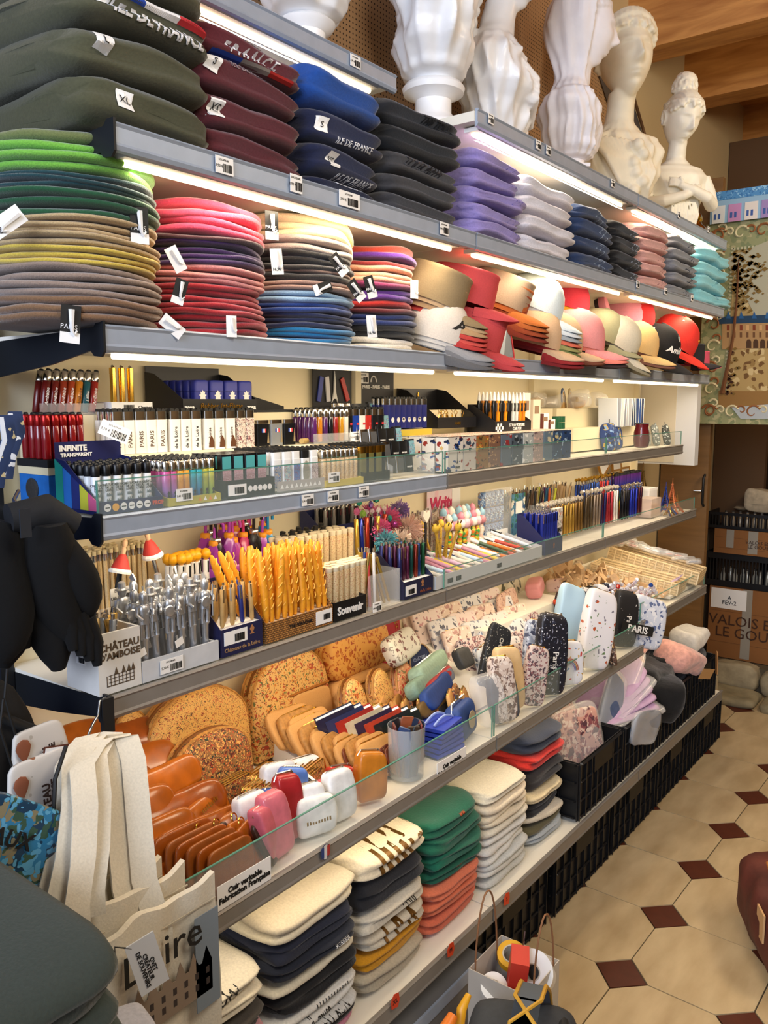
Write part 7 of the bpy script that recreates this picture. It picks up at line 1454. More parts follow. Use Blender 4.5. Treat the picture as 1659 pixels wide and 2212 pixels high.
for k in range(7):
 p = at(1292+6*k, 1415+3*k, 'z', ZP)
 r = inst('clasp_purse', 'small bronze framed clasp purse in the clear tray', 'purse', 'small clasp purses', (p.x+.01, p.y, ZP+.002), (0, -.2, .4), [('body', garment_mesh(.075, .014, .07, spots('#6a4a38', ['#c9b49c', '#2f2622'], 50, .35), k, 1, .05, .4), (0, -.037, 0)), ('clasp_frame', MB().tube([(-.006, -.035, .06), (-.006, -.028, .076), (-.006, .028, .076), (-.006, .035, .06)], .0035, 6).mesh('clasp_frame', mat('#a8834c', .2, 1.), True)), ('kiss_lock', MB().lathe([(.001, .078), (.005, .081), (.005, .086), (.001, .089)], 8).mesh('kiss_lock', mat('#c9a870', .2, 1.), True))])
# cream and pink goods at the back of the middle bay
for u, v, x, w, t, h, a, c, nm in ((1042, 1290, -.24, .15, .04, .15, .2, spots('#ddd3b8', ['#4a5c8c', '#8c8468'], 22, .3), 'cream bag with blue drawings'), (1108, 1275, -.25, .14, .04, .15, .2, spots('#d5cdb6', ['#3a4032', '#6a6a58'], 26, .34), 'cream bag with black leaves'), (1090, 1325, -.17, .20, .015, .12, .2, spots('#dcb8a4', ['#8c5a54', '#c08a78'], 45, .28), 'pink card of Loire castles'), (1175, 1275, -.16, .09, .06, .06, .3, mat('#d08a8c', .4), 'pink soft case'), (1215, 1262, -.18, .12, .06, .05, .3, spots('#dcbcb0', ['#8c6060'], 40, .2), 'pale pink sleeve lettered case'), (1265, 1250, -.20, .13, .04, .12, .3, spots('#c3ab90', ['#5a4234', '#e2d2bc'], 40, .36), 'beige bag printed with objects'), (1205, 1300, -.10, .12, .015, .02, .3, mat('#c2401f', .4), 'orange red glasses sleeve'), (1300, 1245, -.22, .08, .05, .11, .3, mat('#d2c2a6', .6), 'cream round backpack charm'), (1275, 1285, -.14, .12, .05, .05, .3, mat('#ddd0b0', .7, 0, .2, 30), 'stack of cream wooden rulers')):
 p = at(u, v, 'x', x); pouch(nm+' at the back of the middle bay', (p.x, p.y, max(ZP, p.z-h*.55)), w, t, h, (R.uniform(-.2, .2), -.2, a), c, None, 'bag' if 'bag' in nm else 'case', name='bag' if 'bag' in nm else 'case', lump=.6)
st = thing('stand', 'plain block under the goods at the back of the middle bay', 'stand', (-.22, 2.42, ZP)); MB().box(-.07, .10, -.30, .26, 0, .13).obj('body', M['tray'], st)
# ---- far bay: wooden trinkets, crystal sticks, wicker trays
ZQ = .8505; WDN = mat('#c9a77c', .6, 0, .15, 60, .16); r5 = random.Random(5)
for k in range(95):
 q = r5.random(); p = Vector((-.26+.35*q, 2.74+.36*r5.random(), 0)); z = ZQ+.012+.10*(1-q)*r5.random(); w, h = r5.uniform(.02, .045), r5.uniform(.03, .07)
 nm = ['plain wooden block', 'wooden frame trinket', 'small wooden chair', 'wooden tower cut-out'][k % 4]
 b = MB()
 if k % 4 == 0: b.box(-.008, .008, -w/2, w/2, 0, h)
 elif k % 4 == 1: b.box(-.005, .005, -w/2, w/2, 0, .006).box(-.005, .005, -w/2, w/2, h-.006, h).box(-.005, .005, -w/2, -w/2+.006, .006, h-.006).box(-.005, .005, w/2-.006, w/2, .006, h-.006)
 elif k % 4 == 2: b.box(-.015, .015, -w/2, w/2, h*.4, h*.48).box(-.015, -.011, -w/2, w/2, h*.48, h).box(-.015, -.011, -w/2, -w/2+.004, 0, h*.4).box(.011, .015, -w/2, -w/2+.004, 0, h*.4).box(-.015, -.011, w/2-.004, w/2, 0, h*.4).box(.011, .015, w/2-.004, w/2, 0, h*.4)
 else: b.prism([(-w*.4, 0), (-w*.1, h*.2), (w*.1, h*.2), (w*.4, 0), (w*.08, h*.5), (0, h), (-w*.08, h*.5)], -.002, .002, 'x')
 o = b.obj('wooden_trinket', WDN); o.location = (p.x, p.y, z); o.rotation_euler = (r5.uniform(-1.3, 1.3), r5.uniform(-.9, .9), r5.uniform(0, 6)); tag(o, nm+' in the heap on the far shelf', 'trinket', nm+'s in the heap')
for k in range(60):
 p = Vector((-.02+.13*r5.random(), 2.73+.20*r5.random(), ZQ+.03+.05*r5.random())); c, nm = [('#d9d6e0', 'clear'), ('#2c2a4a', 'dark violet'), ('#b8302c', 'red'), ('#2a4fa0', 'blue')][0 if k % 5 else (k//5) % 4]
 inst('crystal_pen', '%s crystal topped stick lying in the far bundle' % nm, 'pen', '%s crystal sticks in the bundle' % nm, (p.x, p.y, max(ZQ+.01, min(p.z, ZQ+.09))), (r5.uniform(-.5, .1), r5.uniform(.3, 1.2), r5.uniform(-.5, .5)), [('stick', MB().tube([(0, 0, -.07), (0, 0, 0)], .0028, 6).mesh('stick', mat('#c9b8c4', .2)) if k == 0 else SK), ('crystal', MB().lathe([(.002, 0), (.008, .004), (.0085, .010), (.003, .016)], 8).mesh('crystal', mat(c, .06, .35)))])
 if k == 0: SK = [x for x in bpy.data.meshes if x.name.startswith('stick')][0]
wkm = mat('#cfb88e', .7, 0, .6, 130, .2)
def basket(loc, lx, ly, h, rz, lb, rx=0., ry=0.):
 o = thing('basket', lb, 'basket', loc, 0, None, (rx, ry, rz)); MB().box(-lx/2, lx/2, -ly/2, ly/2, 0, .004).obj('bottom', wkm, o)
 for k in range(5):
  z = .006+h*k/4.6; MB().tube([(-lx/2, -ly/2, z), (lx/2, -ly/2, z), (lx/2, ly/2, z), (-lx/2, ly/2, z)], h/9, 6, closed=True).obj('weave_course', wkm, o)
 n = 14; b = MB()
 for i in range(n): q = -lx/2+lx*i/(n-1); b.box(q-.002, q+.002, -ly/2-.006, -ly/2-.003, .004, h).box(q-.002, q+.002, ly/2+.003, ly/2+.006, .004, h)
 b.obj('uprights', mat('#e4d2ac', .7), o); return o
basket((-.03, 3.31, ZQ+.055), .36, .13, .05, .1, 'long pale wicker tray of bagged glasses at the far end', ry=.20); basket((-.04, 3.14, ZQ+.03), .34, .13, .045, .1, 'second wicker tray beside the first, heaped with wooden trinkets', ry=.14)
MB().prism([(-.24, 0), (.12, 0), (.12, .010), (-.24, .085)], 3.06, 3.38, 'y').obj('wedge_stand', M['tray']).location.z = ZQ; tag(bpy.data.objects['wedge_stand'], 'sloping stand under the wicker trays', 'stand')
for k in range(8):
 x = -.17+.042*k; c, nm = [('#a85a3c', 'amber'), ('#8c3a28', 'red brown'), ('#2c3444', 'dark blue'), ('#c9ccd0', 'silver'), ('#8fb0bc', 'pale blue'), ('#d08a78', 'salmon'), ('#cfd4d8', 'clear'), ('#22304c', 'navy')][k]
 r = thing('wrapped_glasses', '%s glasses in a clear bag in the wicker tray' % nm, 'glasses', (x, 3.31+.012*(k % 3-1), ZQ+.128-.20*(x+.03)), 0, None, (.2, .2, k*.5))
 for s in (-1, 1): MB().lathe([(.016, -.002), (.018, 0), (.016, .002)], 14, Matrix.Translation((0, s*.021, .006))).obj('lens', mat(c, .1, .2, coat=.5), r, True)
 MB().tube([(.012, -.03, .006), (.014, 0, .010), (.012, .03, .006)], .002, 5).obj('bridge', M['dark_metal'], r); ob('clear_bag', garment_mesh(.10, .06, .022, M['poly'], k, 1, .1, 1.8), r, (.03, -.05, -.004))
pl_ = thing('paper_tag', 'mauve printed card lying over the tray edge', 'card', at(1455, 1255, 'x', .10), 0, None, (.3, .9, .3)); MB().box(-.001, .001, -.026, .026, -.035, .035).obj('card', spots('#a892b4', ['#4a3a5c', '#d9cce0'], 60, .3), pl_)
# ------------------------------------------------------------------ bottom shelf: folded clothes and crates
TS = 'folded_tshirt'
def clothes(y0, y1, items, x, nm, depth=.36, **k): return stack(TS, 'clothing', [(c, h, n, 1 if h < .03 else 2) for c, h, n in items], x, y0, y1, ZG+.0005, nm, '', depth=depth, **k)
s0 = clothes(.72, .98, [('#cfb4b0', .03, 'pale pink shirt at the near end'), ('#c9c2b4', .028, 'cream shirt at the near end'), ('#d3a0a8', .026, 'rose shirt at the near end'), ('#d0c8b8', .03, 'oatmeal shirt at the near end'), ('#8c7a70', .02, 'brown grey shirt at the near end'), ('#d09aa4', .022, 'pink shirt at the near end'), ('#47433f', .05, 'charcoal sweatshirt at the near end'), ('#e0d8c4', .035, 'ivory shirt at the near end'), ('#ddd6c4', .035, 'cream lettered shirt at the near end')], .12, 'near end stack', lump=1.4)
s1 = clothes(.985, 1.235, [('#b8788c', .022, 'dusky pink shirt'), ('#1a1a1c', .022, 'black shirt'), ('#c9cccd', .024, 'pale grey shirt lettered ON EST BON DU MONDE'), ('#d9dad8', .022, 'white shirt with script'), ('#e0e0dc', .022, 'white striped shirt'), ('#101218', .062, 'thick black sweatshirt'), ('#d6cfbb', .024, 'cream shirt'), ('#1a2030', .042, 'navy sweatshirt'), ('#1c2236', .04, 'dark navy sweatshirt'), ('#e0d6bc', .028, 'ivory sweatshirt'), ('#bdb29c', .026, 'heather beige sweatshirt')], .125, 'second stack', lump=1.5)
s2 = clothes(1.24, 1.485, [('#b9ae96', .055, 'beige sweatshirt'), ('#c98d14', .045, 'mustard yellow sweatshirt'), ('#cfc6b2', .05, 'cream sweatshirt with gold letters'), ('#d0c8b6', .05, 'cream shirt with black script'), ('#1b1c22', .075, 'wide black sweatshirt'), ('#ded2b8', .06, 'rolled cream shirt with bronze stripes')], .125, 'third stack', lump=1.6)
s3 = clothes(1.49, 1.735, [('#cf6a4c', .045, 'coral sweatshirt'), ('#d4704e', .045, 'bright coral sweatshirt'), ('#d97452', .045, 'crumpled coral sweatshirt'), ('#0d5a44', .042, 'bottle green sweatshirt'), ('#0e5f48', .042, 'emerald sweatshirt'), ('#0d5a44', .042, 'deep green sweatshirt'), ('#0e5c46', .042, 'dark green sweatshirt')], .125, 'fourth stack', lump=1.6)
s4 = clothes(1.745, 1.99, [('#c4c4bc', .026, 'grey white shirt'), ('#cfcfc8', .024, 'pale shirt'), ('#c6c9c6', .024, 'cool white shirt'), ('#d6d6d0', .024, 'white shirt'), ('#d9d9d4', .026, 'bright white shirt'), ('#dadad6', .024, 'soft white shirt'), ('#d6d0bf', .024, 'cream white shirt'), ('#d9ceb6', .024, 'cream shirt'), ('#dacfb8', .024, 'warm cream shirt'), ('#dccfb8', .028, 'cream shirt with rust script'), ('#dcd4c0', .03, 'loose cream shirt')], .12, 'fifth stack', lump=1.7)
s5 = clothes(2.0, 2.235, [('#b4bcc0', .03, 'pale blue grey shirt'), ('#5a5438', .028, 'camouflage shirt'), ('#cfc6b4', .028, 'cream shirt with brown'), ('#17171c', .05, 'black shirt hanging out'), ('#dccba4', .03, 'straw coloured shirt'), ('#2b2829', .075, 'charcoal hooded sweatshirt'), ('#c02a22', .045, 'scarlet sweatshirt'), ('#232c42', .06, 'navy trousers')], .11, 'sixth stack', lump=1.8)
BRZ = mat('#6a4a1c', .4, .5); RU = mat('#b86a4a', .7)
def wd(o, s, size, m, y, z, rx=0., **k): return decal(o, text_mesh(s, size, m, .0004, **k), FX(.3, y, z, rx), (-1, 0, 0))
def wt(o, s, size, m, x, y, rz=0., **k): return decal(o, text_mesh(s, size, m, .0004, **k), Matrix.Translation((x, y, .3)) @ Matrix.Rotation(PI/2+rz, 4, 'Z'), (0, 0, -1))
wd(s1[2], 'ON EST BON', .02, M['ink'], .14, .012); wd(s1[3], 'jj  muse', .018, M['ink'], .12, .010); wd(s1[7], 'Amboise', .012, M['white'], .18, .018)
for k in range(12): decal(s1[4], strip_mesh(.0018, .02, M['ink'], 1), FX(.3, .11+.008*k, .011), (-1, 0, 0), name='stripe')
wd(s2[3], 'Tour', .03, M['ink'], .16, .025, shear=.2); wd(s2[2], 'I  P  A', .045, BRZ, .13, .025, bold=.002)
for k in range(5): decal(s2[5], strip_mesh(.012+.003*(k % 2), .055, BRZ, 3), FX(.3, .07+.026*k, .032), (-1, 0, 0), name='bronze_stripe')
decal(s2[5], text_mesh('GRAND', .018, BRZ, .0004, bold=.0004), FX(.3, .23, .038), (-1, 0, 0))
wt(s4[9], 'Amboise', .045, RU, -.10, .16, .2, shear=.2); wd(s3[3], 'ww', .018, mat('#b8502c', .8), .12, .02); wd(s3[6], 'ww', .016, mat('#b8502c', .8), .14, .03)
wd(s0[8], 'COTTON', .03, M['ink'], .12, .018)
# crates
CR = mat('#141518', .38, 0, .15, 50, .1)
def crate_meshes(lx=.30, ly=.40, h=.225):
 w = MB(); t = .003
 for x in (-lx/2, lx/2-t): w.box(x, x+t, -ly/2, ly/2, .012, h)
 for y in (-ly/2, ly/2-t): w.box(-lx/2+t, lx/2-t, y, y+t, .012, h)
 b = MB().box(-lx/2, lx/2, -ly/2, ly/2, .006, .012); r = MB()
 for z in (h-.006, h*.66, h*.34, .010): r.tube([(-lx/2+.012, -ly/2-.004, z), (lx/2-.012, -ly/2-.004, z), (lx/2+.004, -ly/2+.012, z), (lx/2+.004, ly/2-.012, z), (lx/2-.012, ly/2+.004, z), (-lx/2+.012, ly/2+.004, z), (-lx/2-.004, ly/2-.012, z), (-lx/2-.004, -ly/2+.012, z)], .006 if z > h-.01 else .0038, 4, closed=True)
 q = MB(); n = 9
 for i in range(n): y = -ly/2+ly*i/(n-1); q.box(lx/2, lx/2+.008, y-.0018, y+.0018, .004, h-.004)
 for i in range(7): x = -lx/2+lx*i/6; q.box(x-.0018, x+.0018, -ly/2-.008, -ly/2, .004, h-.004)
 hnd = MB().box(lx/2+.001, lx/2+.010, -.07, .07, h*.68, h*.97)
 return [('wall', w.mesh('wall', CR)), ('bottom', b.mesh('bottom', CR)), ('bands', r.mesh('bands', CR)), ('ribs', q.mesh('ribs', CR)), ('handle_panel', hnd.mesh('handle_panel', mat('#0c0c0e', .5)))]
CRM = crate_meshes(.30, .41, .205); CRS = crate_meshes(.36, .33, .185)
for k, (x, y, z, lb, a) in enumerate(((-.075, 1.96, 0, 'black plastic crate on the floor, nearest, behind the white bag', .0), (-.068, 2.42, 0, 'black crate on the floor with a bright package', 0), (-.068, 2.87, 0, 'black crate on the floor holding blue and red books', 0), (-.068, 3.31, 0, 'fourth black crate on the floor', 0), (-.068, 3.75, 0, 'fifth black crate on the floor, farthest', 0),
                          (-.04, 2.405, ZG+.001, 'black crate on the shelf full of pink and cream packets', .0), (-.04, 2.755, ZG+.001, 'black crate on the shelf full of lilac packets', 0), (-.04, 3.105, ZG+.001, 'black crate on the shelf full of furry hats', 0), (-.04, 3.455, ZG+.001, 'last black crate on the shelf, at the far end', 0))):
 inst('crate', lb, 'crate', None, (x, y, z), (0, 0, a), CRS if z else CRM)
pc_ = thing('packet', 'sunset printed packet sticking out of the floor crate', 'packet', (.02, 2.30, .16), 0, None, (.3, .5, .2)); MB().box(-.03, .03, -.035, .035, 0, .012).obj('card', spots('#3a8088', ['#e0a03c', '#c8502c', '#241a1c'], 20, .35), pc_)
for k in range(9): inst('glass_item', 'dark glass item lying in the floor crate', 'glassware', 'dark glass items in the crate', (-.09+.03*(k % 3), 2.33+.055*(k//3)+.02, .17), (0, 1.2, k), [('body', MB().lathe([(.014, 0), (.018, .02), (.013, .04), (.016, .06)], 12).mesh('body', mat('#23262a', .15, .3), True)), ('rim', MB().lathe([(.016, .06), (.017, .062), (.015, .064)], 12).mesh('rim', M['steel'], True))])
for k, (c, z, nm) in enumerate((('#8c2420', .225, 'dark red'), ('#24608c', .240, 'blue'))): r = thing('book', '%s book lying on the floor crates' % nm, 'book', (-.02-.02*k, 2.74+.06*k, z), 0, None, (0, .05, .3)); MB().box(-.06, .06, -.09, .09, 0, .003).box(-.06, .06, -.09, .09, .015, .018).obj('cover', mat(c, .4), r); MB().box(-.057, .057, -.088, .088, .003, .015).obj('pages', M['paper'], r)
# bagged goods in the shelf crates
PKP = spots('#dba890', ['#b85c4c', '#6a4448', '#e8d8c8'], 30, .35); PKC = spots('#cdb694', ['#8c7654', '#e4d8c4'], 35, .36); LIL = mat('#b596b8', .5, 0, .3, 30, .12)
def lump(name, lb, cat, part, loc, rot, w, d, h, m, k, lmp=1.4, wrap=False):
 r = thing(name, lb, cat, loc, 0, None, rot); ob(part, garment_mesh(w, d, h, m, k, 1, .08, lmp), r, (d/2, -w/2, 0))
 if wrap: ob('clear_wrap', garment_mesh(w*1.08, d*1.25, h*1.08, M['poly'], k+3, 1, .08, lmp*1.3), r, (d*.62, -w*.54, -h*.03))
 return r
PK3 = spots('#c89a90', ['#5a3a44', '#e0c8bc', '#8c5058'], 30, .4)
for k, (x, y, z, w, h, m, rx, ry, rz, nm) in enumerate(((.075, 2.42, .36, .22, .25, PK3, .1, -.12, -.3, 'castle printed'), (.02, 2.37, .37, .21, .26, PKP, -.08, -.22, -.25, 'peach printed'), (-.04, 2.42, .38, .22, .25, PKP, .05, -.3, -.3, 'rose printed'), (-.10, 2.36, .38, .2, .26, mat('#e4c4b0', .6, 0, .3, 40, .1), -.1, -.3, -.2, 'pale peach'), (-.16, 2.44, .38, .2, .24, PKC, .0, -.35, -.2, 'beige'),
      (.06, 2.60, .42, .10, .26, mat('#4a5a7c', .6, 0, .3, 60, .12), -.65, -.2, -.2, 'blue knitted'), (.03, 2.66, .42, .10, .24, PKC, -.8, -.15, -.2, 'tan knitted'), (-.08, 2.62, .42, .12, .22, mat('#c9c2ba', .4, 0, .4, 40, .15), -.5, -.3, -.2, 'grey white'), (-.15, 2.78, .42, .16, .24, PKC, -.2, -.3, -.2, 'sand coloured'))): lump('packet', nm+' packet sticking up out of the shelf crates', 'packet', 'contents', (x, y, z), (rx, ry, rz), w, .018, h, m, k, 1., True)
for k in range(7): lump('packet', 'lilac padded packet in the fan on the crate, %s' % ['lowest', 'second', 'third', 'fourth', 'fifth', 'sixth', 'topmost'][k], 'packet', 'contents', (.045-.012*k, 2.77+.012*k, .500+.014*k), (.12+.10*k, .12, -.5+.10*k), .25, .19, .014, LIL, k+20, .8, k % 3 == 0)
lump('packet', 'grey clear wrap hanging over the crate edge', 'packet', 'contents', (.165, 2.70, .42), (-.2, .1, -.2), .16, .014, .12, mat('#8c929c', .3), 4, 2., True)
BF = mat('#0e0e10', 1., 0, 1., 50, .3, sheen=.3)
for k, (x, y, z, w, d, h, a) in enumerate(((-.02, 3.06, .44, .27, .30, .16, .1), (.0, 3.26, .45, .24, .26, .14, -.2), (-.02, 3.46, .44, .27, .30, .13, .2), (.12, 3.02, .42, .16, .12, .14, .5))): lump('hat', 'black fur hat on the last crates, %s' % ['nearest', 'middle', 'farthest', 'hanging over the rim'][k], 'hat', 'fur', (x, y, z), (a*.3, a*.2, a), w, d, h, BF, k, 3.2)
PF = mat('#d9a296', 1., 0, 1., 60, .2, sheen=.5)
pk = lump('hat', 'pink fur hat with a paper tag on the last crates', 'hat', 'fur', (.10, 3.24, .53), (-.25, .3, -.3), .20, .13, .10, PF, 6, 3.); MB().box(.066, .068, .06, .15, .0, .045).obj('paper_tag', mat('#b98f5c', .7), pk)
r = thing('hat', 'pink trimmed dark hat behind the pink fur hat', 'hat', (.02, 3.12, .57)); MB().tube([(0, .12*math.cos(a), .07*math.sin(a)) for a in [PI*i/12 for i in range(13)]], .016, 8).obj('trim', PF, r, True); ob('crown', garment_mesh(.20, .10, .09, BF, 9, 1, .2, 2.), r, (-.01, -.10, -.03))
lump('hat', 'white fur hat at the back of the last crate', 'hat', 'fur', (.06, 3.50, .55), (0, .1, -.2), .15, .12, .09, mat('#dcd8cf', 1., 0, 1., 60, .1, sheen=.5), 2, 3.)
for k, (x, y, z, w, h, m, rx, nm) in enumerate(((-.03, 2.97, .53, .14, .26, mat('#2c4fa8', .3, 0, .4, 25, .2), -.1, 'royal blue goods in plastic'), (-.06, 3.36, .53, .13, .27, mat('#d8c49c', .6, 0, .3, 30, .1), .25, 'cream goods in a tall clear bag'), (-.10, 3.22, .53, .09, .25, mat('#b8a888', .5), .1, 'beige roll in a clear bag'), (.03, 3.02, .50, .06, .17, mat('#c8861c', .5), .05, 'yellow orange packet'))): lump('packet', nm+' beneath the far pouch shelf', 'packet', 'contents', (x, y, z), (rx, -.15, -.3), w, .03, h, m, k+7, 1.6, True)
for k, (u, v, a) in enumerate(((1462, 1520, .1), (1548, 1430, -.1), (1435, 1460, .8))):
 p = at(u, v, 'x', (.13, .18, .05)[k]); r = thing('paper_tag', 'upright brown card tag on the fur hats, %s' % ['front left', 'far right', 'middle'][k], 'tag', p, 0, None, (a, 0, .5)); MB().prism([(-.016, -.05), (.014, -.05), (.018, .02), (.008, .045), (-.008, .045), (-.018, .02)], -.001, .001, 'x').obj('card', mat('#b98550', .7), r)
# rail stickers, lower plinth and floor things
for k, (u, v, s) in enumerate(((853, 2163, 'XL'), (973, 2052, 'M'), (1094, 1942, 'S'))):
 p = at(u, v, 'x', .157); r = thing('size_sticker', 'orange size sticker on the bottom rail marked %s' % s, 'sticker', p); MB().prism([(-.012, -.012), (.010, -.018), (.016, -.004), (.012, .014), (-.004, .018), (-.014, .006)], 0, .001, 'x').obj('card', mat('#d9431c', .5), r); tx(r, s, .015, M['ink'], .0015, 0, 0)
pr = MB().box(-.28, .135, .3, 1.70, .02, .19); struct('trim_1', pr, mat('#7c7c7c', .5, .3)); MB().box(.136, .142, .3, 1.70, .165, .195).obj('front_rail', M['rail'], bpy.data.objects['trim_1'])
cb2 = thing('cardboard', 'bent brown cardboard sheet under the near clothes', 'cardboard', (.10, .93, ZG)); MB().box(-.02, .045, -.10, .10, .0008, .004).obj('sheet', mat('#c08a50', .8), cb2)
for y, k in ((2.0, 0), (3.98, 1), (3.0, 2)): MB().box(.02, .06, y-.01, y+.01, 0, ZG-.03).obj('floor_stand', mat('#b8a888', .6)); o = bpy.data.objects['floor_stand' + ('' if not k else '.%03d' % k)]; tag(o, 'pale leg under the bottom shelf, %s' % ['nearest', 'farthest', 'middle'][k], 'leg')
# white bin with tape
BX, BY = .30, 1.555
bn = thing('bin', 'grey white paper bag bin hanging by brown cords from the rail', 'bag', (BX, BY, .02)); b = MB(); bw = .075
for a in ((-bw, bw, -bw, -bw+.002), (-bw, bw, bw-.002, bw), (-bw, -bw+.002, -bw+.002, bw-.002), (bw-.002, bw, -bw+.002, bw-.002)): b.box(a[0], a[1], a[2], a[3], 0, .30)
b.obj('wall', mat('#bdb8b0', .6, 0, .2, 12, .04), bn); MB().box(-bw+.002, bw-.002, -bw+.002, bw-.002, 0, .003).obj('bottom', mat('#bdb8b0', .6), bn)
for s in (-1, 1): MB().tube([(s*.073, .05*math.cos(a)*1., .25+.20*math.sin(a)) for a in [PI*i/14 for i in range(15)]], .0022, 6).obj('cord_handle', mat('#8c6242', .7), bn, True)
def tape(lb, loc, ro, ri, h, c, rot, cc2='#b8b4aa'):
 r = thing('tape_roll', lb, 'tape', loc, 0, None, rot); n = 28; b = MB(); b.add([(q*math.cos(2*PI*i/n), q*math.sin(2*PI*i/n), z) for q, z in ((ro, 0), (ro, h), (ri, h), (ri, 0)) for i in range(n)], [(j*n+i, j*n+(i+1) % n, ((j+1) % 4)*n+(i+1) % n, ((j+1) % 4)*n+i) for j in range(4) for i in range(n)]); b.obj('tape', mat(c, .4), r, True)
 b = MB(); b.add([(q*math.cos(2*PI*i/n), q*math.sin(2*PI*i/n), z) for q, z in ((ri, 0), (ri, h+.001), (ri-.003, h+.001), (ri-.003, 0)) for i in range(n)], [(j*n+i, j*n+(i+1) % n, ((j+1) % 4)*n+(i+1) % n, ((j+1) % 4)*n+i) for j in range(4) for i in range(n)]); b.obj('core', mat(cc2, .7), r)
tape('white tape roll standing in the paper bag bin', (BX+.03, BY+.045, .285), .048, .019, .04, '#e4e6e8', (.9, .3, 0)); tape('yellow edged tape roll behind the red box', (BX-.03, BY+.045, .295), .034, .022, .02, '#d9a41c', (.4, .2, 0)); tape('small white tape roll at the left of the bin', (BX-.03, BY-.045, .27), .03, .014, .03, '#e6e6e4', (.5, .5, 0))
r = thing('box', 'red and white tape box standing in the bin', 'box', (BX+.0, BY-.01, .19), 0, None, (.1, .1, .5)); MB().box(-.02, .02, -.03, .03, 0, .175).obj('carton', mat('#c9382a', .4), r); MB().box(.0202, .021, -.026, .026, .02, .10).obj('label', spots('#c9ccd0', ['#7a1f1c', '#8c94a0'], 30, .3), r)
r = thing('card', 'dark blister card with yellow lettering behind the red box', 'card', (BX-.01, BY+.03, .20), 0, None, (.0, .1, .45)); MB().prism([(-.035, 0), (.04, 0), (.04, .15), (.02, .17), (.01, .155), (-.01, .165), (-.035, .14)], -.001, .001, 'x').obj('card', mat('#4a2a26', .5), r); lettering('Scotch', .022, mat('#d8c02a'), (.0015, .02, .09), (Matrix.Rotation(PI/2, 3, 'Z') @ Matrix.Rotation(PI/2, 3, 'X') @ Matrix.Rotation(-PI/2, 3, 'Z')).to_euler(), r, bold=.0004)
# tool bag
g = at(1120, 2225, 'x', .48); tb = thing('tool_bag', 'dark tool bag with grey blue straps piped in yellow', 'bag', (g.x, g.y, 0), .35); b = garment_mesh(.30, .22, .20, mat('#3a3f46', .7, 0, .3, 80, .1), 3, 1, .1, 1.5); ob('body', b, tb, (.11, -.15, g.z-.215))
zt = g.z+.035
def strap(pts, w, m, par, nme, e=None):
 b = MB(); vs = []
 for i, p in enumerate(pts):
  p = Vector(p); t = (Vector(pts[min(i+1, len(pts)-1)])-Vector(pts[max(i-1, 0)])).normalized(); sdv = t.cross(Vector((0, 1, .3))).normalized()*w/2; vs += [p-sdv+Vector((0, .003, 0)), p+sdv+Vector((0, .003, 0)), p+sdv-Vector((0, .003, 0)), p-sdv-Vector((0, .003, 0))]
 n = len(pts); b.add(vs, [(i*4+j, i*4+(j+1) % 4, (i+1)*4+(j+1) % 4, (i+1)*4+j) for i in range(n-1) for j in range(4)]+[(0, 1, 2, 3), tuple(range(4*n-4, 4*n))]); o = b.obj(nme, m, par, True)
 if e:
  for s in (0, 1): MB().tube([Vector(vs[i*4+s]) for i in range(n)], .004, 6).obj('piping', e, par, True)
YP = mat('#c99a34', .6)
strap([(.02, -.16, zt-.06), (.02, -.13, zt+.01), (.02, -.10, zt+.055), (.02, -.04, zt+.06), (.02, .04, zt+.03), (.02, .11, zt-.03), (.02, .16, zt-.10)], .045, mat('#5a6470', .7), tb, 'strap', YP)
MB().tube([(.05, -.12, zt-.10), (.03, -.085, zt+.0), (.02, -.075, zt+.045)], [.012, .011, .0125], 10).obj('wooden_handle', mat('#a8683a', .6, 0, .1, 30, .2), tb, True)
MB().tube([(.09, -.24, zt-.10), (.09, -.12, zt-.055), (.08, .0, zt-.045), (.07, .1, zt-.08)], .013, 10).obj('dark_grip', mat('#23262a', .6), tb, True); MB().tube([(.11, -.26, zt-.07), (.09, -.17, zt-.05), (.08, -.08, zt-.012)], .004, 6).obj('piping', YP, tb, True)
g2 = at(955, 2225, 'x', .50); r = thing('pliers', 'orange handled tool left of the tool bag', 'tool', (g2.x, g2.y, g2.z-.05)); MB().tube([(0, 0, 0), (0, .01, .045), (0, .03, .055)], [.009, .012, .008], 8).obj('handle', mat('#d9701c', .4), r, True); MB().tube([(0, .045, 0), (0, .055, .05), (0, .075, .062)], [.007, .008, .005], 8).obj('yellow_handle', mat('#d99a1c', .4), r, True)
# ------------------------------------------------------------------ far end
dr = mat('#7a5a34', .55, 0, .1, 3, .12, 'wood')
struct('door_1', MB().box(-.295, at(1531, 1000, 'y', 4.10).x, 4.10, 4.14, .01, 2.6), dr); d1 = bpy.data.objects['door_1']
hp = at(1526, 1060, 'y', 4.09); MB().tube([(hp.x-.012, 4.095, hp.z+.075), (hp.x-.012, 4.075, hp.z+.06), (hp.x-.012, 4.075, hp.z-.06), (hp.x-.012, 4.095, hp.z-.075)], .006, 8).obj('door_handle', M['dark_metal'], d1, True); MB().tube([(hp.x-.02, 4.098, hp.z), (hp.x-.02, 4.06, hp.z), (hp.x-.05, 4.055, hp.z)], .005, 8).obj('door_handle', M['steel'], d1, True)
ep = thing('end_panel', 'white light box panel closing the far end of the lighter shelf', 'panel', (-.14, 3.76, 1.30)); MB().box(-.155, .11, 0, .05, 0, .37).obj('panel', mat('#d3d4d6', .5), ep); MB().box(-.145, .02, -.004, 0, .01, .36).obj('inner_panel', mat('#cfc6b2', .6), ep)
struct('wall_end', MB().box(-.30, -.02, 5.0, 5.05, 0, 3.0), mat('#5a4026', .8, 0, .2, 6))
struct('trim_3', MB().box(-.018, 3.0, 5.30, 5.34, 2.32, 3.26), wood)
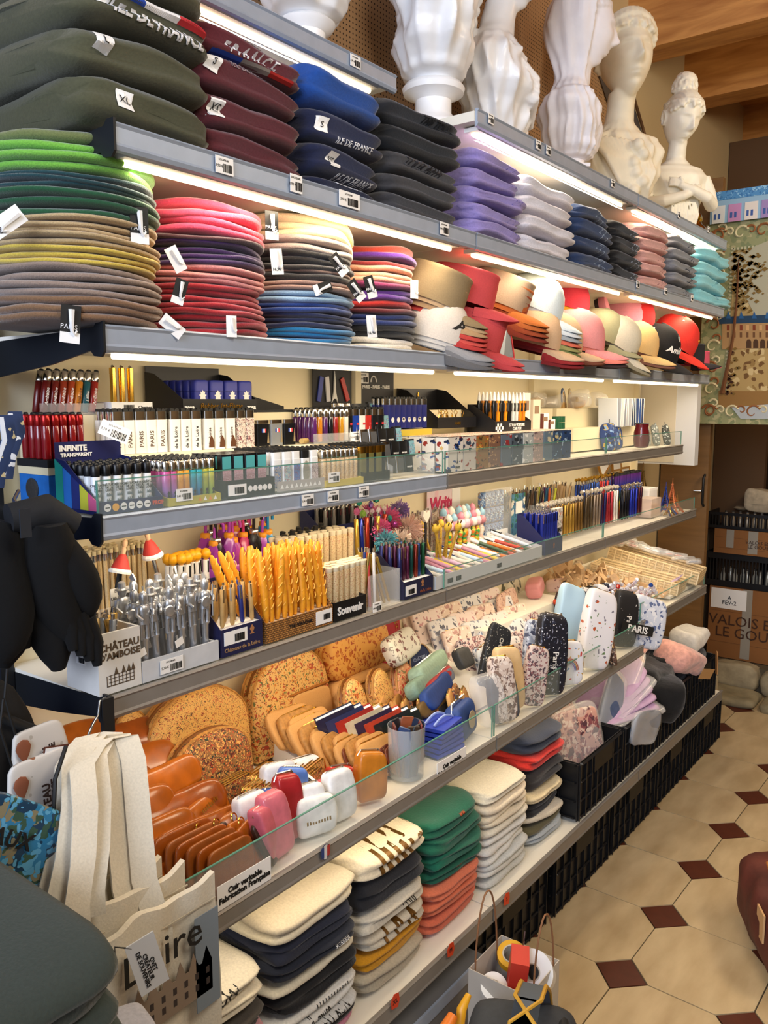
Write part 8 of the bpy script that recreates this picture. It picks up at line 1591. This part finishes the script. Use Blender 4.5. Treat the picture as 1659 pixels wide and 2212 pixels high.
# stone ledge
lg = thing('stone_ledge', 'rough pale stone ledge under the stacked boxes', 'ledge', (0, 0, 0)); MB().box(-.28, 1.6, 4.72, 5.55, 0, .14).obj('mortar', mat('#5a5040', .9, 0, .5, 20), lg)
for k, (x0, x1, z0, z1) in enumerate(((-.16, .09, .015, .165), (.10, .42, .01, .15), (.43, .8, .015, .17), (.81, 1.2, .01, .15), (-.28, -.17, .01, .15))): ob('stone', garment_mesh(.12, x1-x0, z1-z0, mat('#a3967a', .9, 0, .8, 14, .22), k, 1, .05, 2.2), lg, (x1, 4.64+.01*(k % 2), z0))
for k, (x0, x1) in enumerate(((-.2, .12), (.14, .5), (.52, .9))): ob('stone', garment_mesh(.22, x1-x0, .06, mat('#8f8468', .9, 0, .8, 14, .22), k+9, 1, .05, 2.), lg, (x1, 4.42, -.01))
CB = mat('#8c5c30', .8, 0, .15, 4, .1); TPM = mat('#9a9488', .3)
def carton_box(lb, x0, x1, y0, z0, z1, words=True, label=False):
 r = thing('cardboard_box', lb, 'box', (x0, y0, z0)); w = x1-x0; h = z1-z0; MB().box(0, w, 0, .30, 0, h).obj('carton', CB, r); MB().box(w*.36, w*.46, -.0012, 0, .01, h).obj('tape', TPM, r)
 if words: tx(r, 'VALOIS ESTEL\nLE GOUBEY', h*.20, mat('#3f2414'), w*.5, -.002, h*.45, 'y')
 if not label: MB().box(w*.13, w*.21, -.0012, 0, h*.25, h).obj('tape', TPM, r); MB().box(w*.78, w*.87, -.0012, 0, h*.25, h).obj('tape', TPM, r)
 for z in (h*.22, h*.66): MB().box(.01, w-.01, -.0008, 0, z, z+.001).obj('printed_line', mat('#5a3a1c'), r)
 if label: MB().box(w*.02, w*.40, -.003, -.001, h*.70, h*.98).obj('paper_label', M['paper'], r); tx(r, 'A\nFEV-2', h*.08, M['ink'], w*.22, -.004, h*.82, 'y')
b0 = at(1535, 1388, 'y', 4.80); b1 = at(1540, 1265, 'y', 4.80); b2 = at(1540, 1245, 'y', 4.82); b3 = at(1545, 1200, 'y', 4.82); b4 = at(1545, 1140, 'y', 4.82)
carton_box('lower brown wine carton with a white label', b0.x-.02, b0.x+.48, 4.80, .145, b1.z, True, True)
def bcrate(lb, z0, h):
 r = thing('crate', lb, 'crate', (b1.x+.21, 4.96, z0)); b = MB(); b.box(-.26, .26, -.15, -.147, 0, h*.18).box(-.26, .26, -.15, -.147, h*.82, h).box(-.26, -.25, -.147, .15, 0, h).box(.25, .26, -.147, .15, 0, h).box(-.25, .25, .147, .15, 0, h).box(-.25, .25, -.147, .147, 0, .004); b.obj('frame', CR, r)
 q = MB()
 for i in range(30): x = -.25+.5*i/29; q.box(x-.003, x+.003, -.15, -.147, h*.18, h*.82)
 q.obj('bars', CR, r); return r
bcrate('black slatted crate of bottles between the two cartons', b1.z+.002, b3.z-b1.z+.02)
for k in range(14): inst('bottle', 'glass bottle neck showing in the dark crate', 'bottle', 'bottles in the dark crates', (b1.x+.03+.033*k, 4.88+.03*(k % 2), b1.z+.008), (0, 0, 0), [('glass', MB().lathe([(.014, 0), (.014, .05), (.008, .065), (.008, .085)], 10).mesh('glass', mat('#c9c4b4', .15, .2), True)), ('cap', MB().lathe([(.009, .085), (.009, .095)], 10).mesh('cap', M['steel']))])
z2 = b1.z+.002+b3.z-b1.z+.02; carton_box('upper brown wine carton with three tape strips', b0.x-.01, b0.x+.49, 4.80, z2+.001, b4.z, True)
bcrate('upper black slatted crate with bottles', b4.z+.002, .09)
for k in range(12): inst('bottle', 'pale bottle showing in the upper dark crate', 'bottle', 'bottles in the upper crate', (b1.x+.03+.038*k, 4.88, b4.z+.008), (0, 0, 0), [('glass', MB().lathe([(.013, 0), (.013, .05), (.007, .06), (.007, .08)], 10).mesh('glass', mat('#b0a088', .2, .2), True)), ('cap', MB().lathe([(.008, .08), (.008, .088)], 10).mesh('cap', M['steel']))])
hz = b4.z+.095
r = thing('cap', 'pale crumpled cloth cap on the upper crate', 'cap', (b1.x+.20, 4.93, hz)); ob('cloth', garment_mesh(.12, .17, .13, mat('#b9a88c', .9, 0, .4, 40, .15), 4, 1, .2, 3.), r, (.08, -.06, 0)); MB().lathe([(.03, 0), (.045, .01), (.03, .02)], 14, Matrix.Translation((-.10, 0, .005))).obj('brim', mat('#8c7c64', .9), r)
r = thing('power_tool', 'orange cased tool beside the cloth cap', 'tool', (b1.x+.36, 4.93, hz)); ob('casing', garment_mesh(.10, .12, .10, mat('#c2401c', .4), 6, 1, .1, 1.), r, (.06, -.05, 0)); MB().lathe([(.02, -.055), (.022, -.06)], 14, Matrix.Rotation(PI/2, 4, 'X')).obj('dark_vent', M['ink'], r)
# tapestry
TY = 4.06; _a, _b = at(1505, 915, 'y', TY), at(1530, 485, 'y', TY); Tx0, Tx1, Tz0, Tz1 = _a.x, .75, _a.z, _b.z
tp = thing('tapestry', 'woven chateau tapestry with a scrolled green border', 'tapestry', (Tx0, TY, Tz0)); W__, H__ = Tx1-Tx0, Tz1-Tz0
gb2 = spots('#8f926a', ['#a9a37c', '#7c8560'], 22, .35, .9); MB().box(0, W__, 0, .006, 0, H__).obj('border_cloth', gb2, tp)
MB().box(.13, W__-.13, -.002, -.0002, .13, H__-.13).obj('picture_field', spots('#a88f5c', ['#8c7040', '#c4b080', '#6a4c28'], 16, .3, .9), tp)
sc1, sc2 = mat('#cfc6a0', .9), mat('#8c5a34', .9); A_, B_ = sc1, sc2; r7 = random.Random(2)
def scroll(mb, cx_, cz_, s, d):
 MB().tube([(cx_+d*s*(1-.75*t)*math.cos(5.5*t+.4), -.002, cz_+s*(1-.75*t)*math.sin(5.5*t+.4)) for t in [i/14 for i in range(15)]], [.006*(1-.5*i/14) for i in range(15)], 5).obj('scroll', mb, tp, True)
for i in range(9):
 c = .06+(H__-.12)*i/8; scroll(A_ if i % 2 else B_, .055, c, .035, 1 if i % 2 else -1); scroll(B_ if i % 2 else A_, .075, c+.035, .022, -1); c2 = .06+(W__-.12)*i/8
 for zz in (.055, H__-.055): scroll(A_ if i % 2 else B_, c2, zz, .035, 1); scroll(B_ if i % 2 else A_, c2+.045, zz+.01, .022, -1)
ed = MB()
for i in range(40): z = .125+(H__-.25)*i/39; ed.box(.116, .128, -.003, 0, z, z+.008)
for i in range(40): x = .125+(W__-.25)*i/39; ed.box(x, x+.008, -.003, 0, .116, .128).box(x, x+.008, -.003, 0, H__-.128, H__-.116)
ed.obj('braid_edge', mat('#b9b494', .9), tp)
def tq(u, v): p = at(u, v, 'y', TY-.004); return (p.x-Tx0, p.z-Tz0)
def tpoly(pts, c, d=0., nme='woven_shape'): MB().prism([tq(*p) for p in pts], -.0035-d, -.0022-d, 'y').obj(nme, mat(c, .95) if isinstance(c, str) else c, tp)
tpoly([(1565, 560), (1659, 520), (1700, 560), (1700, 760), (1640, 700), (1610, 640)], '#aaa790', 0, 'sky'); tpoly([(1552, 845), (1700, 845), (1700, 880), (1552, 880)], '#8c6a3c', .0002, 'river_bank'); tpoly([(1580, 880), (1700, 870), (1700, 905), (1600, 905)], '#a8b0b4', .0004, 'water')
tpoly([(1560, 695), (1700, 690), (1700, 750), (1560, 755)], '#a8865a', .0004, 'chateau_wall'); tpoly([(1552, 685), (1700, 678), (1700, 696), (1552, 700)], '#24405c', .0006, 'slate_roof')
for k in range(7): u = 1570+14*k; tpoly([(u, 702), (u+6, 702), (u+6, 714), (u, 714)], ['#7a3a24', '#c9a06c'][k % 2], .0008, 'window_print'); tpoly([(u, 718), (u+5, 718), (u+5, 729), (u, 729)], '#6a4a30', .0008, 'window_print')
for k in range(5): u = 1612+15*k; tpoly([(u, 752), (u, 738), (u+3, 733), (u+8, 733), (u+11, 738), (u+11, 752)], '#4a3424', .0009, 'arch_print')
for k in range(4): u = 1568+28*k; tpoly([(u, 688), (u+5, 672), (u+11, 688)], '#2a5a8c', .0009, 'roof_peak')
tk = MB(); tk.tube([(tq(*p)[0], -.004, tq(*p)[1]) for p in ((1560, 850), (1572, 790), (1585, 720), (1592, 640), (1596, 560))], [.012, .009, .007, .005, .003], 6); tk.obj('tree_trunk', mat('#6a4428', .95), tp)
lf = MB()
for k in range(420):
 if k < 320: u, v = 1592+r7.gauss(0, 26), 590+r7.gauss(0, 36)
 else: u, v = 1562+r7.gauss(0, 14), 810+r7.gauss(0, 40)
 if u < 1545 or u > 1655: continue
 x, z = tq(u, v); s = r7.uniform(.006, .015)
 if .13 < x < W__-.13 and .13 < z < H__-.13: lf.prism([(x-s, z), (x, z-s*.7), (x+s, z), (x, z+s*.7)], -.0052, -.0044, 'y')
tag(lf.obj('foliage', mat('#7a6030', .95), tp), None, None, None, 'stuff'); lf2 = MB()
for k in range(150):
 u, v = 1560+r7.gauss(0, 12), 830+r7.gauss(0, 32); x, z = tq(u, v); s = r7.uniform(.004, .011)
 if .13 < x < W__-.13 and .13 < z < H__-.13: lf2.prism([(x-s, z), (x, z-s*.7), (x+s, z), (x, z+s*.7)], -.0062, -.0054, 'y')
tag(lf2.obj('dark_foliage', mat('#3a2018', .95), tp), None, None, None, 'stuff')
# blue printed cloth above it
bc0 = at(1533, 485, 'y', 4.04); bc1 = at(1535, 432, 'y', 4.04); bc = thing('printed_cloth', 'blue cloth printed with pastel house fronts', 'cloth', (bc0.x, 4.04, bc0.z)); hh = bc1.z-bc0.z+.03
MB().box(0, .9, 0, .004, 0, hh).obj('cloth', mat('#8fb4cf', .8), bc); MB().box(0, .9, -.002, 0, hh*.72, hh).obj('gingham_band', spots('#4a8ac0', ['#8fc0e0', '#2a6aa8'], 60, .35), bc)
for k in range(9): x = .01+.07*k; c = ['#d8dcdc', '#c08ab8', '#e0d8d0', '#9c86b8', '#8fc0c8'][k % 5]; MB().box(x, x+.055, -.0025, -.0005, .0, hh*.55).obj('house_front', mat(c, .8), bc); [MB().box(x+.008+.018*i, x+.018+.018*i, -.0032, -.0025, hh*.12, hh*.3).obj('window_print', mat('#3a5a9c'), bc) for i in range(2)]
# grey duct in the corner above the busts
dct = thing('duct', 'bent grey metal duct rising behind the busts', 'duct', (0, 0, 0)); pts = [at(u, v, 'x', -.24) for u, v in ((1322, 60), (1345, 190), (1378, 300), (1415, 370), (1490, 465))]; b = MB()
for p, q in zip(pts, pts[1:]):
 w = Vector((0, .11, -.02)); b.add([p-w, p+w, q+w, q-w]+[v+Vector((-.05, 0, 0)) for v in (p-w, p+w, q+w, q-w)], [(0, 1, 2, 3), (7, 6, 5, 4), (0, 4, 5, 1), (1, 5, 6, 2), (2, 6, 7, 3), (3, 7, 4, 0)])
b.obj('casing', mat('#86898c', .6, .1), dct); MB().tube([p+Vector((.008, .11, -.02)) for p in pts], .007, 6).obj('cable', mat('#7a5a3c', .6), dct, True)
# stone block at the right edge
g = at(1602, 2062, 'z', 0); sb_ = thing('stone_block', 'rough dark red stone block at the right edge', 'stone', (g.x+.19, g.y+.10, 0), .5); ob('stone', garment_mesh(.42, .40, .24, mat('#5a2a20', .7, 0, .8, 12, .3), 5, 1, .02, 3.), sb_, (.2, -.2, 0)); MB().tube([(-.14, -.02, .22), (-.16, 0, .29), (-.12, .05, .27), (-.14, .06, .22)], .006, 6).obj('cord', mat('#b8702c', .6), sb_, True); MB().box(-.20, -.195, -.12, -.06, .12, .2).obj('wooden_tag', mat('#c9a070', .7), sb_)
# ------------------------------------------------------------------ left foreground
def ribbon(pts, w, m, par, nme, t=.0015, tw=None, sd=(0, 1, 0)):
 """flat band through the points; sd is its width direction"""
 pts = [Vector(p) for p in pts]; b = MB(); vs = []; n = len(pts)
 for i, p in enumerate(pts):
  s = (Vector(sd)+(Vector(tw)*(i/(n-1)) if tw else Vector())).normalized()*w/2; tt = (pts[min(i+1, n-1)]-pts[max(i-1, 0)]).normalized(); nn = tt.cross(s).normalized()*t; vs += [p-s-nn, p+s-nn, p+s+nn, p-s+nn]
 b.add(vs, [(i*4+j, i*4+(j+1) % 4, (i+1)*4+(j+1) % 4, (i+1)*4+j) for i in range(n-1) for j in range(4)]+[(0, 1, 2, 3), tuple(range(4*n-4, 4*n))]); return b.obj(nme, m, par, True)
CT = mat('#d6cdb9', .9, 0, .3, 300, .06)
hk = at(205, 1560, 'x', .03); hook = thing('hook', 'bent steel hook clipped under the pen shelf end', 'hook', (0, 0, 0)); MB().tube([at(228, 1508, 'x', .015), at(215, 1515, 'x', .02), at(212, 1545, 'x', .02), at(200, 1565, 'x', .03), at(190, 1590, 'x', .03), at(200, 1600, 'x', .03)], .0022, 8).obj('wire', M['steel'], hook, True); q = at(232, 1545, 'x', .02); MB().box(-.004, .004, -.010, .010, -.028, .028, Matrix.Translation(q)).obj('black_clip', M['ink'], hook)
tops = at(205, 1582, 'x', .05)
# straps: each bag has its own pair
sp_l = [(105, 1950, .02), (140, 1965, .06), (165, 1990, .09), (255, 1950, .03), (300, 1975, .07), (330, 2000, .10)]
for k, (ul, vl, ur, vr, xx, lbl) in enumerate(((105, 1935, 235, 1925, .13, 'rear'), (125, 1945, 290, 1965, .165, 'middle'), (165, 1965, 345, 2010, .20, 'front'))):
 bag_ = thing('tote_bag', 'natural cotton tote bag hanging from the hook, %s' % lbl, 'bag', (0, 0, 0)); pl, pr_ = at(ul, vl, 'x', xx), at(ur, vr, 'x', xx); T0 = at(193+12*k, 1580+4*k, 'x', .045+.008*k)
 for e, (a, off) in enumerate(((pl, -1), (pr_, 1))):
  pts = [T0+Vector((.004*k, off*.003, -.006)), T0+Vector((.012, off*.028+.004*k, -.012)), T0.lerp(a, .2)+Vector((.012, off*.030, .012)), T0.lerp(a, .45)+Vector((.010, off*.014, .008)), T0.lerp(a, .75), a, a+Vector((0, 0, -.03))]
  ribbon(pts, .036, CT, bag_, 'strap', tw=(.25*off, 0, 0), sd=(.3, 1, 0)); ribbon([p+Vector((-.012, off*(-.030), .0)) for p in pts[1:]], .034, CT, bag_, 'strap', tw=(-.4*off, 0, 0), sd=(.1, 1, 0))
 body_l, body_r = at(ul-(190 if k < 2 else 60), vl+5, 'x', xx), at(ur+(110 if k < 2 else 115), vr+5 if k < 2 else 2030, 'x', xx)
 y0_, y1_ = body_l.y, body_r.y; zt_ = (pl.z+pr_.z)/2-.004*k
 b = MB(); n, m = 20, 8; vs = []
 for s in (0, 1):
  for j in range(m+1):
   for i in range(n+1):
    f = i/n; z = zt_-.40*j/m; y = y0_+(y1_-y0_)*f; vs.append((xx+.010*s+.008*math.sin(f*9+k*2)*(.4+j/m)+.004*math.sin(f*23+j), y, z+(.006*math.sin(f*12+k) if j == 0 else 0)))
 N_ = (n+1)*(m+1); fs = [(j*(n+1)+i, j*(n+1)+i+1, (j+1)*(n+1)+i+1, (j+1)*(n+1)+i) for j in range(m) for i in range(n)]
 b.add(vs, fs+[tuple(x+N_ for x in reversed(f)) for f in fs]+[(i+1, i, i+N_, i+1+N_) for i in range(n)]); b.obj('body', CT, bag_, True); b = MB().box(xx+.012, xx+.0135, y0_+.004, y1_-.004, zt_-.032, zt_-.030); b.obj('hem_seam', mat('#b8ad96', .9), bag_)
 if k == 2:
  fx = xx+.0205; tx(bag_, 'Loire', .065, M['ink'], fx, y1_-.105, zt_-.060)
  cz = zt_-.115; cs = MB(); cs.box(fx-.001, fx, y1_-.16, y1_-.02, cz-.05, cz)
  for i in range(6): y = y1_-.15+.024*i; cs.prism([(y-.009, cz), (y+.009, cz), (y, cz+.024)], fx-.001, fx, 'x')
  cs.obj('castle_print', mat('#8a7866', .9), bag_); bw_ = MB()
  for i in range(7):
   for j in range(2): y = y1_-.152+.020*i; bw_.box(fx, fx+.0006, y, y+.006, cz-.02-.018*j, cz-.010-.018*j)
  bw_.obj('window_print', mat('#3a302c', .9), bag_); MB().box(fx-.001, fx, y1_-.05, y1_-.006, zt_-.19, zt_-.04).obj('blue_grey_print', mat('#7c8790', .9), bag_)
  tgt = thing('swing_tag', 'white card tag lettered DE SOUVENIRS on the front tote', 'tag', at(318, 2082, 'x', xx+.05), 0, None, (0, 0, 0)); tgt.rotation_euler = (.25, 0, -.3); MB().box(-.001, .001, -.020, .020, -.04, .04).obj('card', mat('#d5d8dc', .5), tgt); lettering('OVET\nCRÉATEUR\nDE SOUVENIRS', .0085, M['ink'], (.0015, 0, -.004), (Matrix.Rotation(PI/2, 3, 'Z') @ Matrix.Rotation(PI/2, 3, 'X') @ Matrix.Rotation(-PI/2, 3, 'Z')).to_euler(), tgt); MB().tube([(0, -.012, .034), (0, -.03, .05), (0, -.035, .03)], .0012, 6).obj('cord', M['ink'], tgt)
# dark green folded sweatshirt low in front
g = at(140, 2215, 'x', .36); go = thing('folded_sweatshirt', 'dark green sweatshirt folded in the near left corner', 'sweatshirt', (g.x, g.y, g.z)); GR = cloth('#2c3833')
o = ob('folded_layer', garment_mesh(.22, .34, .055, GR, 12, 2, .15, 1.4), go, (.05, -.12, .015), (-.12, .30, .25)); o = ob('folded_layer', garment_mesh(.21, .34, .05, GR, 14, 2, .15, 1.6), go, (.05, -.13, -.035), (-.12, .32, .2)); ob('sleeve', garment_mesh(.10, .30, .04, GR, 16, 1, .2, 1.6), go, (.06, -.02, -.07), (-.3, .5, .2))
ob('grey_shirt', garment_mesh(.08, .10, .10, cloth('#a9a9b2'), 18, 2, .2, 1.6), None, g+Vector((-.02, .06, -.19)), (0, .2, -.2)); tag(bpy.data.objects['grey_shirt'], 'pale grey shirt corner under the dark green sweatshirt', 'shirt'); MB().box(-.30, .12, -.2, .12, -.03, 0, Matrix.Translation((g.x, g.y, g.z-.14))).obj('side_table', M['dark_metal']); tag(bpy.data.objects['side_table'], 'dark stand under the green sweatshirt', 'stand'); MB().box(-.02, .02, -.02, .02, -(g.z-.17), -.03, Matrix.Translation((g.x-.1, g.y-.05, g.z-.14))).obj('leg', M['dark_metal'], bpy.data.objects['side_table'])
# black gloves
BK = mat('#030304', 1., 0, .5, 60, .2)
gl = thing('glove_bunch', 'bunch of black fleece gloves hanging at the near end', 'gloves', (0, 0, 0))
for k, (u0, v0, u1, v1, x, r0) in enumerate(((40, 1125, 20, 1440, -.05, .040), (70, 1125, 60, 1400, -.03, .042), (90, 1130, 160, 1385, .0, .040), (100, 1130, 112, 1445, -.02, .036), (20, 1125, -15, 1430, -.03, .045), (120, 1140, 180, 1340, .005, .030))):
 a, c = at(u0, v0, 'x', x), at(u1, v1, 'x', x); pts = [a.lerp(c, t)+Vector((.008*math.sin(k+t*5), .010*math.sin(t*4+k), 0)) for t in [i/9 for i in range(10)]]
 MB().tube(pts, [r0*.55, r0*.8, r0*.9, r0*.95, r0, r0, r0*.95, r0*.85, r0*.65, r0*.3], 14).obj('glove', BK, gl, True)
for k in range(4): c = at(130+18*k, 1300+12*k, 'x', .01); MB().tube([c, c+Vector((.006, .01, -.04)), c+Vector((.008, .012, -.075))], [.016, .014, .007], 10).obj('finger', BK, gl, True)
a = at(62, 1130, 'x', -.02); MB().tube([a+Vector((0, -.03, .01)), a+Vector((.01, .02, .015)), a+Vector((.02, .06, -.01))], [.022, .028, .02], 10).obj('cuff', mat('#15171b', .8, 0, .3, 100), gl, True); MB().box(-.001, .001, -.008, .008, -.02, .02, Matrix.Translation(at(55, 1130, 'x', .035))).obj('label', mat('#2b2f35', .4), gl); MB().tube([at(40, 1060, 'x', -.1), at(30, 1080, 'x', -.08), at(50, 1110, 'x', -.05), at(62, 1125, 'x', -.02)], .003, 6).obj('hanger_wire', M['steel'], gl, True)
# navy scarf, pouches, blue purse, dark rucksack
NS = spots('#1b2f55', ['#d9dce0', '#c9b98c'], 36, .2, .8)
sc_ = thing('scarf', 'navy and white patterned scarf hanging at the left edge', 'scarf', (0, 0, 0))
for k in range(4): p = at(32-10*k, 890+4*k, 'x', -.10+.02*k); q = at(12-10*k, 1035+10*k, 'x', -.10+.02*k); ribbon([p, p.lerp(q, .3)+Vector((.01, .004, 0)), p.lerp(q, .7), q], (.020, .006)[k % 2], NS if k % 2 == 0 else mat('#d3d6da', .8), sc_, 'fold', .003, sd=(.3, 1, 0))
PCH = spots('#d5cfc6', ['#8c5a3c', '#b8b0a4'], 18, .14, .7)
for k, (u, v, w, h, xx) in enumerate(((90, 1650, .085, .12, .0), (95, 1740, .10, .16, .02))):
 p = at(u, v, 'x', xx); r = thing('cloth_pouch', 'cream pouch with balloons lettered CHÂTEAU D\'AMBOISE, %s' % ['upper', 'lower'][k], 'pouch', p, 0, None, (.06, 0, 0)); ob('body', garment_mesh(w, .012, h, PCH, k, 1, .03, .5), r, (.006, -w/2, -h/2)); lettering("CHÂTEAU\nD'AMBOISE", .0125+.004*k, mat('#3a2a24'), (.0115, .008, .0), (Matrix.Rotation(PI/2, 3, 'Z') @ Matrix.Rotation(PI/2, 3, 'X') @ Matrix.Rotation(PI/2, 3, 'Z')).to_euler(), r, bold=.0005)
 for j in range(2): MB().lathe([(.002, -.016), (.009, -.004), (.012, .006), (.008, .015), (.001, .018)], 12, Matrix.Translation((.0085, -w*.34, h*.28-.05*j)) @ Matrix.Scale(.12, 4, (1, 0, 0))).obj('balloon_print', mat('#8c5238', .7), r, True)
 MB().tube([(0, -w*.4, h/2), (0, -w*.5, h/2+.06), (0, -w*.4, h/2+.10)], .002, 6).obj('cord', M['ink'], r)
ctg = thing('swing_tag', 'brown and white barcode tag on the upper balloon pouch', 'tag', at(125, 1630, 'x', .02), 0, None, (-.2, 0, 0)); MB().box(-.001, .001, -.024, .024, -.014, .014).obj('card', mat('#5a3020', .6), ctg); MB().box(.001, .0016, -.022, .008, -.012, .012).obj('label', M['paper'], ctg); ob('barcode', bars_mesh(.02, .012, 1), ctg, (.002, -.008, 0), RX)
g = at(35, 1830, 'x', .10); bp_ = thing('purse', 'blue castle photo printed purse lettered AUX with a black cord', 'purse', g, 0, None, (-.6, 0, 0)); ob('body', garment_mesh(.15, .02, .12, spots('#2f7fae', ['#1c3f5c', '#8c8468', '#3a5a4a', '#5fa8d0'], 30, .4, .3), 3, 1, .03, .3), bp_, (.01, -.09, -.06)); tx(bp_, 'AUX', .03, M['ink'], .013, -.02, .01, bold=.0006); MB().tube([(0, .03, .055), at(40, 1680, 'x', .1)-g, at(30, 1600, 'x', .08)-g], .003, 6).obj('cord', M['ink'], bp_, True)
DK = mat('#15120f', .9, 0, .4, 40, .2); dk = thing('rucksack', 'dark rucksack hanging behind the balloon pouches', 'bag', at(20, 1640, 'x', -.06)); ob('body', garment_mesh(.16, .10, .34, DK, 2, 2, .05, 2.), dk, (.04, -.13, -.20)); MB().tube([(.04, -.05, .10), (.05, .02, .05), (.05, .05, -.06), (.04, .04, -.16)], .008, 8).obj('strap', M['ink'], dk, True)
mp2 = MB().box(XW-.06, XW-.002, -.8, .72, 0, 2.6); struct('trim_2', mp2, mat('#1d3466', .5))
